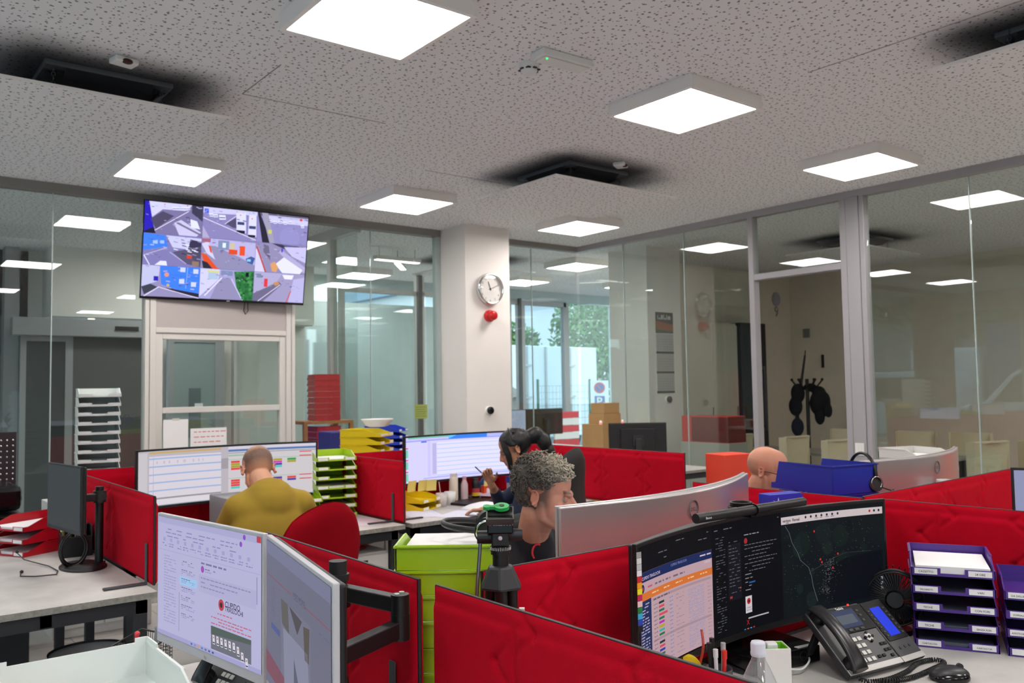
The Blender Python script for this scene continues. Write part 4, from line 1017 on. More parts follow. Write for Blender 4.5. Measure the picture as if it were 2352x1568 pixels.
# the arm itself
t = thing('monitor_support', 'black double arm on a pole behind the tilted monitors', 'support', (.925, 1.835, DZ))
MB().cyl((0, 0, 0), (0, 0, .38), .016, n=20).obj('pole', BLK, t)
MB().cyl((0, 0, .345), (0, 0, .405), .021, n=24).cyl((0, 0, .36), (0, 0, .375), .026, n=24).obj('pole_cap', DGREY, t, .002)
MB().cyl((0, 0, 0), (0, 0, .018), .045, n=24).box(-.04, .04, -.045, .045, 0, .01).obj('clamp_base', DGREY, t)
J = Vector((.045, -.205, .335)); V = Vector((-.205, -.225, .27))
MB().cyl((0, 0, .30), (0, 0, .345), .03, n=20).bar((0, 0, .335), J, .03, .034).cyl(J+Vector((0, 0, -.02)), J+Vector((0, 0, .022)), .02, n=20).obj('upper_arm', BLK, t, .003)
MB().cyl(J+Vector((0, 0, -.075)), J+Vector((0, 0, -.02)), .021, n=20).bar(J+Vector((0, 0, -.05)), (-.13, -.23, .26), .03, .036).obj('lower_arm', BLK, t, .003)
MB().cyl((-.13, -.23, .225), (-.13, -.23, .295), .019, n=18).box(-.17, -.12, -.245, -.215, .24, .275).obj('elbow', DGREY, t, .002)
MB().bar((-.13, -.23, .26), (-.165, -.25, .26), .05, .05).obj('tilt_head', DGREY, t, .004)
MB().bar((0, 0, .29), (-.06, .16, .28), .034, .034).bar((-.06, .16, .28), (-.13, .28, .24), .03, .034).obj('far_arm', BLK, t, .003)
MB().tube([(-.12, -.23, .22), (-.09, -.2, .12), (-.04, -.13, .04), (.0, -.06, .03), (.0, -.03, .12)], .006, 8).tube([(-.1, -.23, .22), (-.06, -.19, .1), (-.02, -.12, .02), (.02, -.05, .03)], .005, 8).obj('cable', BLK, t)
for k2, (dx, dy) in enumerate(((.0, .0),)):
    MB().cyl(J+Vector((-.008, 0, .022)), J+Vector((-.008, 0, .024)), .006, n=10).cyl(J+Vector((.01, .01, .022)), J+Vector((.01, .01, .024)), .006, n=10).obj('screw', ALU, t)
# left desk monitor on its own pole stand
a, b_ = (.781, 4.516), (.838, 4.091)
t = monitor('flat_monitor', 'thin switched-off monitor on the left desk, seen almost edge on', ((a[0]+b_[0])/2, (a[1]+b_[1])/2, 1.09), rzof(a, b_), .43, .3, ui_off, None, .008, .016, stand=None)
t = thing('monitor_stand', 'black pole stand with oval base on the left desk', 'monitor stand', (.99, 4.44, DZ))
MB().lathe([(.0, 0), (.16, 0), (.16, .006), (.15, .011), (.0, .012)], 36, M=Matrix.Translation((-.075, -.03, 0)) @ Matrix.Diagonal((.62, .95, 1, 1))).obj('base_plate', BLK, t)
MB().cyl((0, 0, .01), (0, 0, .365), .0185, n=20).obj('pole', BLK, t)
MB().cyl((0, 0, .29), (0, 0, .345), .029, n=20).cyl((.01, -.03, .318), (.01, .03, .318), .017, n=14).obj('collar', DGREY, t, .002)
MB().box(-.145, -.02, -.035, .0, .3, .335).box(-.16, -.135, -.065, .03, .26, .375).obj('arm', BLK, t, .003)
# desk cables: coil and free earphone lead
t = thing('cable_coil', 'coil of black cable hanging by the pole stand on the left desk', 'cable', (.88, 4.42, DZ))
mb = MB()
for i, rr in enumerate((.072, .078, .066)): mb.torus((.0, .0, 0), rr, .0045, 'y', 32, 6, M=Matrix.Translation((0.0, .01*i, .085)) @ Matrix.Rotation(.5, 4, 'Z') @ Matrix.Diagonal((1, 1, 1.05, 1)))
mb.obj('coil', BLK, t)
MB().tube([(0, 0, .012), (.06, -.02, .008), (.1, .03, .008), (.14, .02, .008)], .004, 6).obj('lead', BLK, t)
tag(MB().tube([(.70, 4.78, .79), (.72, 4.72, .765), (.79, 4.5, .757), (.80, 4.36, .756), (.78, 4.28, .756), (.70, 4.3, .756), (.65, 4.35, .756), (.66, 4.41, .76)], .0028, 6).ell((.665, 4.42, .762), .008).ell((.70, 4.79, .795), .008).obj('earphone_lead', BLK), 'thin black earphone lead lying on the left desk', 'cable')
# black organiser with bits
t = thing('desk_organizer', 'black desk organiser full of cable ends on the left desk', 'organiser', (.955, 4.78, DZ), R_(-5))
MB().box(-.07, .07, -.08, .08, 0, .006).box(-.07, -.064, -.08, .08, 0, .11).box(.064, .07, -.08, .08, 0, .15).box(-.07, .07, .074, .08, 0, .14).box(-.07, .07, -.08, -.074, 0, .1).obj('box_body', BLK, t, .003)
MB().box(.0, .05, .0, .06, .02, .17).obj('card', mat('grey_card', '#8d8a88', .6), t)
mb = MB()
for i in range(7): mb.tube([(-.05+.012*i, -.04+.01*(i % 3), .03), (-.06+.015*i, -.05, .12), (-.07+.016*i, -.07-.01*(i % 2), .135)], .006, 6, col=lin(('#c8b070', '#1a1a1c', '#9a9c40', '#1a1a1c', '#b89088', '#1a1a1c', '#3a4a70')[i]))
mb.obj('plugs', mat('tab_colours', '#ffffff', .5, attr=True), t)

# other monitors
monitor('flat_monitor', 'black monitor back standing beyond the long red screen', (6.1, 5.75, 1.03), R_(140), .56, .34, None, group='monitor backs')
monitor('flat_monitor', 'monitor with pale blue picture behind the column, left of the black one', (7.10, 8.85, 1.09), R_(12), .34, .36, ui_plain)
monitor('flat_monitor', 'black monitor back behind the column next to the pale blue one', (7.64, 8.95, 1.09), R_(182), .68, .36, None, group='monitor backs')
monitor('flat_monitor', 'monitor cut by the right picture edge with bluish picture', (3.74, 1.17, 1.04), R_(-62), .56, .34, ui_edge, None, .01)
# television
def ui_tv(c):
    B = '#7a74a8'
    tiles = [(i, j) for j in range(3) for i in range(3)]; rg = random.Random(9)
    def T(i, j): c.T = (i/3, j/3, 1/3, 1/3)
    def vans(pts, s=.1, L=4):
        for x, y in pts: c.poly([(x, y), (x+s, y-.01), (x+s*1.15, y+s*1.1), (x+.02, y+s*1.3)], '#d9dcfb', L); c.poly([(x+.01, y+s*.6), (x+s, y+s*.5), (x+s*1.05, y+s*.75), (x+.02, y+s*.85)], '#39406e', L+1)
    for i in range(3):
        for j in range(3):
            T(i, j)
            for k in range(40):
                x, y = rg.uniform(0, .95), min(.95, abs(rg.gauss(.3, .3))); w_ = rg.uniform(.01, .07); cc = rg.choice(('#b4b0de', '#5a5680', '#9a95c4', '#a8a4d4', '#4c4870', '#8e8ab8', '#6c6890'))
                a_ = rg.uniform(-.02, .03); c.poly([(x, y), (min(1, x+w_), y+a_), (min(1, x+w_), min(1, y+a_+w_*.5)), (x, min(1, y+w_*.5))], cc, 2.5 if k % 2 else 3.5)
    T(0, 0); c.rect(0, 0, 1, 1, '#77709c', 1); c.poly([(0, 0), (.07, 0), (.16, .8), (0, .95)], '#2a1fb4', 3); c.poly([(.07, 0), (.8, .0), (.72, .2), (.3, .22), (.12, .5)], '#c9c8ee', 2); c.poly([(.1, .55), (.3, .28), (.5, .4), (.2, .85)], '#4d4763', 3)
    c.line((.1, 1), (.75, .2), .015, '#e2dcf8'); vans([(.45+.06*k, .12-.01*k) for k in range(5)], .07); c.poly([(.8, 0), (1, 0), (1, .5), (.8, .25)], '#3d3a52', 3); c.poly([(.5, .62), (.62, .5), (.98, .85), (.9, 1), (.6, 1)], '#c4bfe4', 3); c.line((.55, .6), (1, .95), .05, '#6f6a8c', 4); c.poly([(.78, .45), (.9, .5), (.96, .75), (.8, .72)], '#d9dcfb', 4); c.circ(.33, .06, .01, '#d04040', 5); c.circ(.72, .03, .012, '#d06040', 5); c.poly([(0, .95), (.16, .8), (.2, 1), (0, 1)], '#201d38', 3)
    T(1, 0); c.rect(0, 0, 1, 1, '#8680b4', 1); c.poly([(0, 0), (1, 0), (1, .12), (.1, .2), (0, .2)], '#c4c2ea', 2); c.rect(.02, .05, .1, .2, '#4060d8', 3); vans([(.1, .2), (.18, .21)], .08); vans([(.28, .22)], .12)
    c.poly([(.6, .1), (.78, .05), (.8, .75), (.62, .7)], '#d2d2f6', 3); c.poly([(.84, .12), (.98, .1), (1, .85), (.84, .8)], '#d2d2f6', 3); c.rect(.63, .38, .76, .48, '#3c4470', 4); c.rect(.85, .48, .98, .58, '#3c4470', 4); c.rect(.62, .66, .78, .76, '#1e1c30', 4); c.rect(.84, .78, .98, .86, '#1e1c30', 4)
    c.line((0, .35), (1, .95), .02, '#e0daf6', 5); c.line((.4, .5), (.6, .2), .014, '#d8d2f0', 4); c.poly([(.42, .48), (.6, .26), (.62, .6), (.55, .6)], '#4f4a68', 3); c.circ(.68, .16, .012, '#d04040', 5); c.circ(.9, .24, .012, '#d04040', 5); c.poly([(0, .6), (.14, 1), (0, 1)], '#a8a4c8', 3); c.circ(.64, .11, .012, '#d8d060', 5)
    T(2, 0); c.rect(0, 0, 1, 1, '#8b86bc', 1); c.poly([(0, 0), (1, 0), (1, .15), (.2, .1), (0, .1)], '#5c5870', 2); c.rect(.2, .06, 1, .3, '#c6c4ea', 2); vans([(.2+.1*k, .22+.02*(k % 2)) for k in range(4)]+[(.6, .2), (.85, .3)], .07); c.poly([(0, 0), (.04, 0), (.3, 1), (.12, 1)], '#2a2838', 4); c.poly([(.08, 0), (.2, .0), (.36, 1), (.26, 1)], '#9a96b0', 5); c.rect(.22, .55, .29, .68, '#c0c468', 6); c.rect(.83, .08, .88, .16, '#d04048', 5); c.circ(.65, .75, .2, '#8f8bc4', 2)
    T(0, 1); c.rect(0, 0, 1, 1, '#7c78ae', 1); c.poly([(0, 0), (.36, .03), (.42, .38), (0, .55)], '#3f7cf0', 2); c.rect(.16, .22, .24, .32, '#9ab8f8', 3); c.rect(.28, .2, .35, .3, '#9ab8f8', 3); c.poly([(.38, .03), (1, .05), (1, .45), (.5, .4)], '#c2c2ea', 2); c.poly([(.8, .1), (1, .15), (1, .9), (.75, .6)], '#393450', 3); c.poly([(.5, .55), (1, .3), (1, .98), (.75, .9)], '#58516e', 3)
    c.line((.02, .7), (.4, .42), .015, '#c8c2e4'); c.line((.02, .7), (.12, 1), .02, '#d8d4f0'); c.line((.45, .55), (.75, .9), .012, '#c8c2e4', 4); c.rect(.75, .62, .84, .72, '#d04030', 5); c.rect(.85, .8, .97, .95, '#8c7466', 5); c.poly([(.2, 1), (.3, .85), (.4, .85), (.42, 1)], '#d9dcfb', 4)
    for k in range(16): x, y = rg.uniform(.5, .95), rg.uniform(.1, .6); c.poly([(x, y), (x+.08, y+.03), (x+.07, y+.05), (x, y+.03)], rg.choice(('#e6e6fb', '#8c8aa8', '#302c44')), 5)
    T(1, 1); c.rect(0, 0, 1, 1, '#8a87ae', 1); c.poly([(0, 0), (1, .05), (1, .8), (.7, .55), (.25, .25), (.1, .25)], '#b2aede', 2); c.poly([(0, .2), (.12, .12), (.26, .7), (.1, .5)], '#cac6ea', 3); c.poly([(0, .5), (.1, .55), (.3, .95), (.38, 1), (.1, 1)], '#d8502c', 4); c.poly([(.12, .22), (.17, .28), (.2, .5), (.16, .45)], '#d8502c', 5); c.poly([(.02, .75), (.12, .8), (.22, 1), (.05, 1)], '#2b2a38', 5)
    c.rect(.5, .32, .66, .48, '#d84a30', 4); c.rect(.7, .18, .8, .5, '#e0502c', 5); c.rect(.3, .05, .5, .35, '#7c8ab0', 3); c.rect(.38, .12, .44, .28, '#d8e4f8', 5); c.rect(.52, .1, .6, .4, '#c6b896', 3); c.poly([(.82, .6), (.92, .5), (1, .55), (.96, .78), (.86, .72)], '#3f5a98', 4); c.rect(.85, .6, .92, .68, '#8cc0e8', 5); c.rect(0, .02, .16, .14, '#a06078', 4)
    T(2, 1); c.rect(0, 0, 1, 1, '#8d87ae', 1); c.poly([(.3, 0), (1, .05), (1, .2), (.55, .16)], '#3c364e', 2); c.poly([(.55, .1), (1, .05), (1, .6), (.72, .4)], '#c0bce6', 3); c.poly([(.5, .2), (1, .75), (1, .95), (.9, .9), (.45, .3)], '#aca6d0', 4); c.poly([(.4, .7), (.56, .45), (.95, .85), (.9, 1), (.55, 1)], '#dcdcfa', 5); c.line((.02, .15), (.22, 1), .03, '#b8463c', 4); c.poly([(0, .2), (.05, .3), (.2, 1), (0, 1)], '#cdc8ea', 3); c.poly([(.15, .05), (.25, .1), (.3, .6), (.15, .3)], '#6a6482', 3); c.poly([(.3, .7), (.38, .62), (.46, .8), (.42, .98), (.34, .95)], '#d29a66', 6); c.rect(.5, .15, .53, .28, '#3a38d0', 6)
    T(0, 2); c.rect(0, 0, 1, 1, '#8f89b4', 1); c.poly([(.3, 0), (1, 0), (1, .85), (.6, .75), (.33, .6)], '#3f7cf0', 2); c.line((.33, .25), (1, .35), .006, '#2a50b8', 3); c.line((.78, 0), (.76, .7), .01, '#8ab0f8', 3)
    for x, y in ((.64, .4), (.85, .48), (.65, .02), (.88, .05)): c.rect(x, y, x+.09, y+.15, '#c6ccee', 4)
    c.poly([(0, 0), (.3, .02), (.28, .5), (0, .7)], '#b9bce0', 3); c.poly([(0, .7), (.15, .6), (.28, .7), (.05, .95)], '#3c3f4e', 4); c.line((.05, 1), (.3, .68), .02, '#e0daf6', 5); c.line((.3, .7), (1, 1), .02, '#e0daf6', 5); c.poly([(.4, .7), (1, .85), (1, .97), (.6, .85)], '#2b2838', 4); c.circ(.42, .28, .04, '#d89078', 4); c.rect(.2, .35, .28, .5, '#2a28b0', 4); c.circ(.45, .62, .025, '#c8b050', 5)
    T(1, 2); c.rect(0, 0, 1, 1, '#a09ccc', 1); c.poly([(0, 0), (.36, .0), (.34, .35), (0, .95)], '#c9c8ee', 2); c.rect(.13, .06, .35, .12, '#d4cc70', 3); c.rect(.15, .12, .33, .35, '#a8bcd8', 3); c.poly([(.36, .28), (.56, .3), (.8, 1), (.2, 1)], '#8d88b0', 3); c.line((.1, .9), (.4, .28), .03, '#d8d4f0', 4); c.line((.58, .3), (.8, 1), .02, '#c4c0e8', 4); c.rect(.38, .04, .6, .2, '#7a86b0', 3)
    rg2 = random.Random(2); c.poly([(.62, .05), (1, 0), (1, 1), (.82, 1), (.68, .6)], '#2f7040', 3)
    for k in range(60): x, y = rg2.uniform(.66, .98), rg2.uniform(.05, .98); c.circ(max(x, .64+y*.17), y, rg2.uniform(.015, .035), rg2.choice(('#24602e', '#3c8648', '#1a4a26', '#4a9455')), 4, n=7)
    c.rect(.84, .06, .9, .2, '#121826', 5)
    T(2, 2); c.rect(0, 0, 1, 1, '#9a94bc', 1); c.poly([(0, 0), (.55, 0), (.45, .3), (0, .75)], '#a9a4cc', 2); c.poly([(0, .75), (.5, .3), (.55, .4), (.2, 1), (0, 1)], '#6c6686', 3); c.line((.1, 1), (.52, .4), .015, '#e0daf6', 4); c.rect(.2, .22, .27, .5, '#d83848', 4); c.poly([(.38, .35), (.48, .28), (.5, .4), (.42, .45)], '#c08858', 4); c.poly([(.55, .05), (.78, .05), (.75, .2), (.6, .2)], '#e0e0fa', 4); c.poly([(.78, .2), (1, .1), (1, 1), (.7, 1)], '#b4b0de', 3); c.line((.66, 1), (.74, .6), .02, '#c84848', 4); c.rect(.05, .06, .14, .2, '#7484a0', 4)
    c.T = (0, 0, 1, 1)
    for i in (1, 2): c.rect(i/3-.0012, 0, i/3+.0012, 1, '#6a64a0', 8); c.rect(0, i/3-.002, 1, i/3+.002, '#6a64a0', 8)
tv = monitor('television', 'large wall television with nine security camera pictures', (2.718, 7.50, 2.785), R_(-4), 1.455, .84, ui_tv, None, .010, .022, back=BLK, front=BLKG, stand=None, scr=emit('display_light_tv', '#ffffff', 1.25, attr=True))
tv['category'] = 'television'; tv.rotation_euler = (R_(11), 0, R_(-4))
MB().box(-.35, .35, .03, .1, -.2, .2).obj('wall_bracket', DGREY, tv)
MB().tube([(.18, .03, -.41), (.18, .05, -.5), (.2, .06, -.53), (.22, .05, -.5), (.21, .04, -.42)], .004, 6).obj('cable', BLK, tv)
MB().ell((.02, -.002, -.411), (.014, .003, .006)).obj('logo_badge', CHROME, tv)
# ------------------------------------------------------------------ column fittings
def wallthing(name, label, cat, x, z, y=7.2): return thing(name, label, cat, (x, y, z))
c = wallthing('wall_clock', 'round chrome-rimmed wall clock on the white column', 'clock', 5.40, 2.61)
UPM = Matrix.Rotation(pi/2, 4, 'X')
MB().lathe([(.158, 0), (.168, .012), (.168, .05), (.160, .062), (.152, .064), (.150, .05), (.150, .036)], 48, M=UPM, caps=False).obj('rim', CHROME, c)
MB().cyl((0, -.002, 0), (0, -.035, 0), .152, n=48).obj('dial', mat('clock_dial', '#e9e4de', .6), c)
mb = MB()
for i in range(1, 13):
    a = pi/2-i*pi/6; put_text(mb, str(i), .034, (.122*cos(a), -.0365, .122*sin(a)-.012), 'CENTER')
mb.obj('numerals', mat('dial_ink', '#55595c', .6), c)
def hand(ang, l, w, nm):
    a = R_(ang); d = Vector((sin(a), 0, cos(a))); MB().bar(Vector((0, -.039, 0))-d*.02, Vector((0, -.039, 0))+d*l, w, .0015, up=(0, 1, 0)).obj(nm, DGREY, c)
hand(-20, .08, .007, 'hour_hand'); hand(67, .12, .005, 'minute_hand')
MB().cyl((0, -.037, 0), (0, -.045, 0), .009).obj('hub', DGREY, c)
MB().lathe([(.151, .052), (.13, .058), (.09, .063), (.04, .066), (.0, .067)], 40, M=UPM, caps=False).obj('cover_glass', glass('clock_glass', (.98, .98, .98), .06), c)
REDP = mat('alarm_red', '#c8141a', .3)
c = wallthing('alarm_sounder', 'red round alarm sounder below the clock on the column', 'alarm', 5.40, 2.325)
MB().lathe([(.062, 0), (.064, .03), (.058, .045), (.04, .05)], 32, M=UPM).obj('base', REDP, c); MB().lathe([(.048, .05), (.05, .08), (.046, .1), (.03, .108), (0, .11)], 32, M=UPM).obj('dome', REDP, c)
def thermo(x, y, z, lb):
    t = thing('thermostat', lb, 'thermostat', (x, y, z), 0, 'round wall thermostats')
    MB().lathe([(.046, 0), (.046, .012), (.036, .016)], 30, M=UPM).obj('backplate', WPL, t); MB().lathe([(.036, .016), (.04, .022), (.04, .04), (.036, .044), (0, .045)], 30, M=UPM).obj('dial', BLKG, t)
thermo(5.385, 7.2, 1.325, 'round black thermostat low on the white column')
thermo(8.09, 7.1, 1.385, 'round black thermostat on the pillar under the calendar')
# calendar
c = thing('wall_calendar', 'long hanging calendar with dark picture and three month sheets on the pillar', 'calendar', (8.06, 7.1, 1.98))
MB().box(-.16, .16, -.006, 0, .23, .49).obj('picture', mat('calendar_picture', '#4c4644', .5), c)
m2 = MB().box(-.158, .158, -.0075, -.006, .235, .3, col=lin('#3e5a3c')); m2.add([(-.158, -.008, .28), (.158, -.008, .25), (.158, -.008, .34), (-.158, -.008, .38)], [(0, 1, 2, 3)], 0, lin('#a0603e')); m2.obj('picture_band', mat('tab_colours', '#ffffff', .5, attr=True), c)
mb = MB()
for i, (x, w_, h_) in enumerate(((-.13, .012, .05), (-.105, .03, .02), (-.065, .035, .055), (-.02, .012, .06), (0, .03, .02), (.035, .012, .06), (.06, .05, .045))): mb.box(x, x+w_, -.009, -.007, .40, .40+h_)
mb.obj('lettering', mat('calendar_ink', '#c8c4c0', .6), c)
for i in range(3):
    z1 = .22-i*.245; s_ = MB().box(-.16, .16, -.006, 0, z1-.22, z1).obj('month_sheet', mat('calendar_sheet', '#b4b1ae' if i != 1 else '#a9adb2', .8), c)
    g = MB()
    for r in range(5):
        for q in range(7): g.cbox((-.12+q*.04, -.0068, z1-.07-r*.03), (.014, .001, .01))
    g.obj('day_marks', mat('calendar_ink2', '#8f8b8c', .8), s_); MB().box(-.16, .16, -.008, 0, z1-.245, z1-.22).obj('binding', DGREY, c)

# papers taped on the framed door
for i, (x0, x1, z0, z1, lb) in enumerate(((2.2, 2.41, 1.08, 1.33, 'plain white sheet taped on the door glass under the television'), (2.43, 2.75, 1.06, 1.245, 'white notice with faint red handwriting taped on the door glass'))):
    p = thing('notice_sheet', lb, 'paper', ((x0+x1)/2, 7.625, z0), 0, 'sheets taped on the framed door')
    w = (x1-x0)/2; MB().box(-w, w, -.001, .001, 0, z1-z0).obj('sheet', PAPER, p)
    if i:
        cvp = MB(); rg = random.Random(4)
        for r in range(3):
            x = -w+.03
            while x < w-.05: l = rg.uniform(.02, .05); cvp.box(x, x+l, -.0016, -.001, .15-r*.045, .158-r*.045); x += l+.012
        cvp.obj('scribble', mat('red_pen', '#d8707a', .8), p)
    else: MB().box(-.03, .03, -.0016, -.001, .24, .26).obj('tape', mat('tape', '#cfcac0', .3), p)
# meeting-room wall bits
t = thing('wall_sign', 'pale round disc with a small figure 9 plate on the far beige wall', 'sign', (11.62, 7.9, 2.78)); MB().cyl((0, 0, .12), (0, -.01, .12), .11, n=32).obj('disc', mat('lilac_grey', '#a9a6b0', .6), t)
mb = MB(); put_text(mb, '9', .24, (-.07, -.012, -.16)); mb.obj('numeral', mat('numeral_grey', '#8a8680', .6), t)
tag(MB().box(11.96, 12, 7.56, 7.66, 2.28, 2.42).box(11.94, 11.96, 7.58, 7.6, 2.28, 2.42).obj('wall_hook', mat('hook_grey', '#85837f', .5)), 'small grey hook high on the beige wall above the coats', 'hook')
tag(MB().box(11.97, 12, 7.33, 7.36, 1.8, 2.0).obj('wall_bracket', DGREY), 'thin dark vertical bracket on the beige wall right of the coats', 'bracket')

# coat stand
ct = thing('coat_stand', 'black coat stand in the meeting room, seen through the glass door', 'coat stand', (10.6, 6.75, 0))
mb = MB().cyl((0, 0, .02), (0, 0, 1.62), .025)
for i in range(4): a = i*pi/2+.4; mb.tube([(0, 0, .3), (.12*cos(a), .12*sin(a), .12), (.3*cos(a), .3*sin(a), .0)], .015)
mb.obj('pole', BLK, ct)
for i in range(6):
    a = i*pi/3; MB().tube([(0, 0, 1.5), (.12*cos(a), .12*sin(a), 1.5), (.2*cos(a), .2*sin(a), 1.6)], .011).ell((.2*cos(a), .2*sin(a), 1.61), .02).obj('hook', BLK, ct)
COAT = mat('black_cloth', '#121318', .9, var=.1)
def cloth(name, label, cat, loc, pts, m=COAT):
    mb = MB()
    for c0, r0 in pts: mb.ell(c0, r0)
    o = mobj(name, evalmesh(mb, m, .012, 4), None, loc); tag(o, label, cat, 'garments on the coat stand'); return o
cloth('coat', 'black coat hanging on the right arm of the coat stand', 'coat', (10.6, 6.75, 0), [((.04, -.02, 1.5), (.07, .10, .06)), ((.08, -.13, 1.42), (.08, .10, .10)), ((.1, -.2, 1.3), (.08, .08, .14)), ((.1, -.25, 1.18), (.07, .05, .1)), ((.06, -.1, 1.28), (.08, .1, .16)), ((.08, -.13, 1.1), (.07, .07, .12))])
cloth('bag', 'dark bag hanging lower on the left of the coat stand', 'bag', (10.6, 6.75, 0), [((-.05, .14, .95), (.08, .09, .13)), ((-.05, .14, 1.12), (.03, .03, .1))], mat('navy_cloth', '#1a2033', .9))
cloth('jacket', 'black jacket with round shoulder on the left of the coat stand', 'coat', (10.6, 6.75, 0), [((-.03, .13, 1.42), (.09, .1, .14)), ((-.05, .16, 1.24), (.08, .1, .14))])
u = thing('umbrella', 'closed black umbrella sticking up from the coat stand', 'umbrella', (10.6, 6.8, 0)); MB().cyl((0, .06, 1.45), (.02, -.02, 1.95), .02, .014).obj('canopy', BLK, u); MB().cyl((.02, -.02, 1.95), (.02, -.03, 2.02), .008).obj('tip', BLK, u)

# ------------------------------------------------------------------ meeting room chairs and table
CREAM = mat('cream_leather', '#c9c0a2', .6, var=.05); LEG = mat('dark_leg', '#2a2826', .5)
pc = thing('dining_chair', '', 'chair', (0, 0, 0), 0, 'cream high-backed chairs in the meeting room')
MB().box(-.23, .23, -.23, .23, .4, .48).obj('seat', CREAM, pc, .02)
MB().grid(lambda u, v: (-.22+.44*u, .2+.06*v-.03*sin(pi*u), .46+.5*v), 8, 8).grid(lambda u, v: (.22-.44*u, .25+.06*v-.03*sin(pi*u), .46+.5*v), 8, 8).box(-.22, .22, .255, .305, .945, .965).box(-.225, -.215, .2, .3, .46, .955).box(.215, .225, .2, .3, .46, .955).obj('backrest', CREAM, pc, .006)
for sx in (-.2, .2):
    for sy in (-.2, .21): MB().cyl((sx, sy, .4), (sx*1.05, sy*1.05, 0), .018, .013).obj('leg', LEG, pc)
ch = [(8.42, 6.55, 3.3, 'left of three behind the red binder box'), (8.5, 5.85, 3.14, 'just behind the bald man, next to the door post'), (8.35, 5.15, 2.9, 'in the middle of the door opening, turned away'), (9.95, 5.85, -1.3, 'far side of the table below the coat stand'), (9.9, 4.95, -1.3, 'far side of the table, right half of the door opening'), (9.95, 4.4, -1.5, 'dimly seen right of the wide grey post'), (8.9, 3.9, 2.8, 'tilted, seen behind the pale trays at the right'), (9.5, 3.6, 2.6, 'second from the right edge behind the glass')]
for i, (x, y, rz, w) in enumerate(ch):
    o = pc if i == 0 else dup(pc)
    o.location = (x, y, 0); o.rotation_euler = (0, 0, rz); o['label'] = 'cream high-backed chair, '+w
t = thing('meeting_table', 'grey meeting table among the cream chairs behind the glass', 'table', (9.2, 5.4, 0))
MB().box(-.35, .35, -1.3, 1.3, .72, .75).obj('table_top', mat('table_grey', '#8d8880', .5), t, .003)
for sx in (-.28, .28):
    for sy in (-1.2, 1.2): MB().box(sx-.03, sx+.03, sy-.03, sy+.03, 0, .72).obj('leg', LEG, t)
t = thing('binder_box', 'red file box with dark front behind the glass, left of the door', 'box', (7.95, 6.3, .75))
MB().box(-.16, .16, -.33, .33, .15, .45).obj('box_body', mat('box_red', '#cf3a35', .6), t, .004)
MB().box(-.165, .16, -.335, -.33, .16, .44).box(-.165, -.16, -.33, .18, .16, .44).obj('dark_face', mat('box_dark_red', '#6a1d1c', .5), t)
t['label'] = 'red file box with dark front standing on a small cabinet behind the glass'
tag(MB().box(7.78, 8.12, 5.95, 6.65, 0, .9).obj('cabinet', mat('pale_cabinet', '#a9a69c', .6), None, .004), 'small pale cabinet under the red file box behind the glass', 'cabinet')
tag(MB().box(10.15, 10.75, 7.5, 7.88, 0, 2.45).obj('fridge', mat('fridge_black', '#17191a', .35), None, .01), 'tall black cabinet against the back wall of the meeting room', 'cabinet')
t = thing('wall_cupboard', 'tall cream cupboard with double doors at the back of the meeting room', 'cabinet', (9.3, 7.7, 0))
MB().box(-.85, .8, -.15, .18, 0, 2.43).obj('body', mat('cream_cupboard', '#cfc8b6', .6), t, .003)
for i in range(3): dd = MB().box(-.84+.55*i, -.3+.55*i, -.168, -.151, .03, 2.4).obj('door', mat('cream_cupboard', '#cfc8b6', .6), t, .002); MB().cyl((-.34+.55*i, -.18, 1.05), (-.34+.55*i, -.18, 1.25), .006).obj('handle', DGREY, dd)

# ------------------------------------------------------------------ cartons, barrier, small boxes at the back
CART = mat('cardboard', '#b48e5e', .85, var=.08)
tag(MB().box(6.72, 7.06, 6.86, 7.2, .0, 1.13).obj('carton', CART, None, .004), 'tall cardboard carton in the far corner by the glass', 'box', 'cartons by the far corner')
tag(MB().box(6.78, 7.05, 6.9, 7.15, 1.131, 1.25).obj('carton', CART, None, .004), 'middle cardboard carton of the stack in the far corner', 'box', 'cartons by the far corner')
tag(MB().box(6.79, 7.03, 6.9, 7.12, 1.251, 1.37).obj('carton', CART, None, .004), 'topmost cardboard carton of the stack in the far corner', 'box', 'cartons by the far corner')
t = thing('barrier_board', 'red and white striped barrier board beyond the glass', 'barrier', (9.9, 11.0, 0))
for i in range(5): MB().box(-.28, .28, -.02, .02, .55+i*.12, .66+i*.12).obj('board', (mat('sign_red', '#d0434a', .5), WPL)[i % 2], t)
MB().box(-.27, -.24, -.01, .01, 0, .55).box(.24, .27, -.01, .01, 0, .55).obj('leg', ALU, t)
tag(MB().prism([(4.34, 3.36), (4.56, 3.32), (4.6, 3.5), (4.38, 3.54)], .74, 1.115).obj('magazine_file', mat('orange_card', '#e8442a', .6), None, .004), 'plain orange-red box at the end of the long red screen', 'box')
tag(MB().box(4.33, 4.6, 3.3, 3.54, 0, .738).obj('cabinet', PED, None, .004), 'small grey cabinet under the orange-red box', 'cabinet')

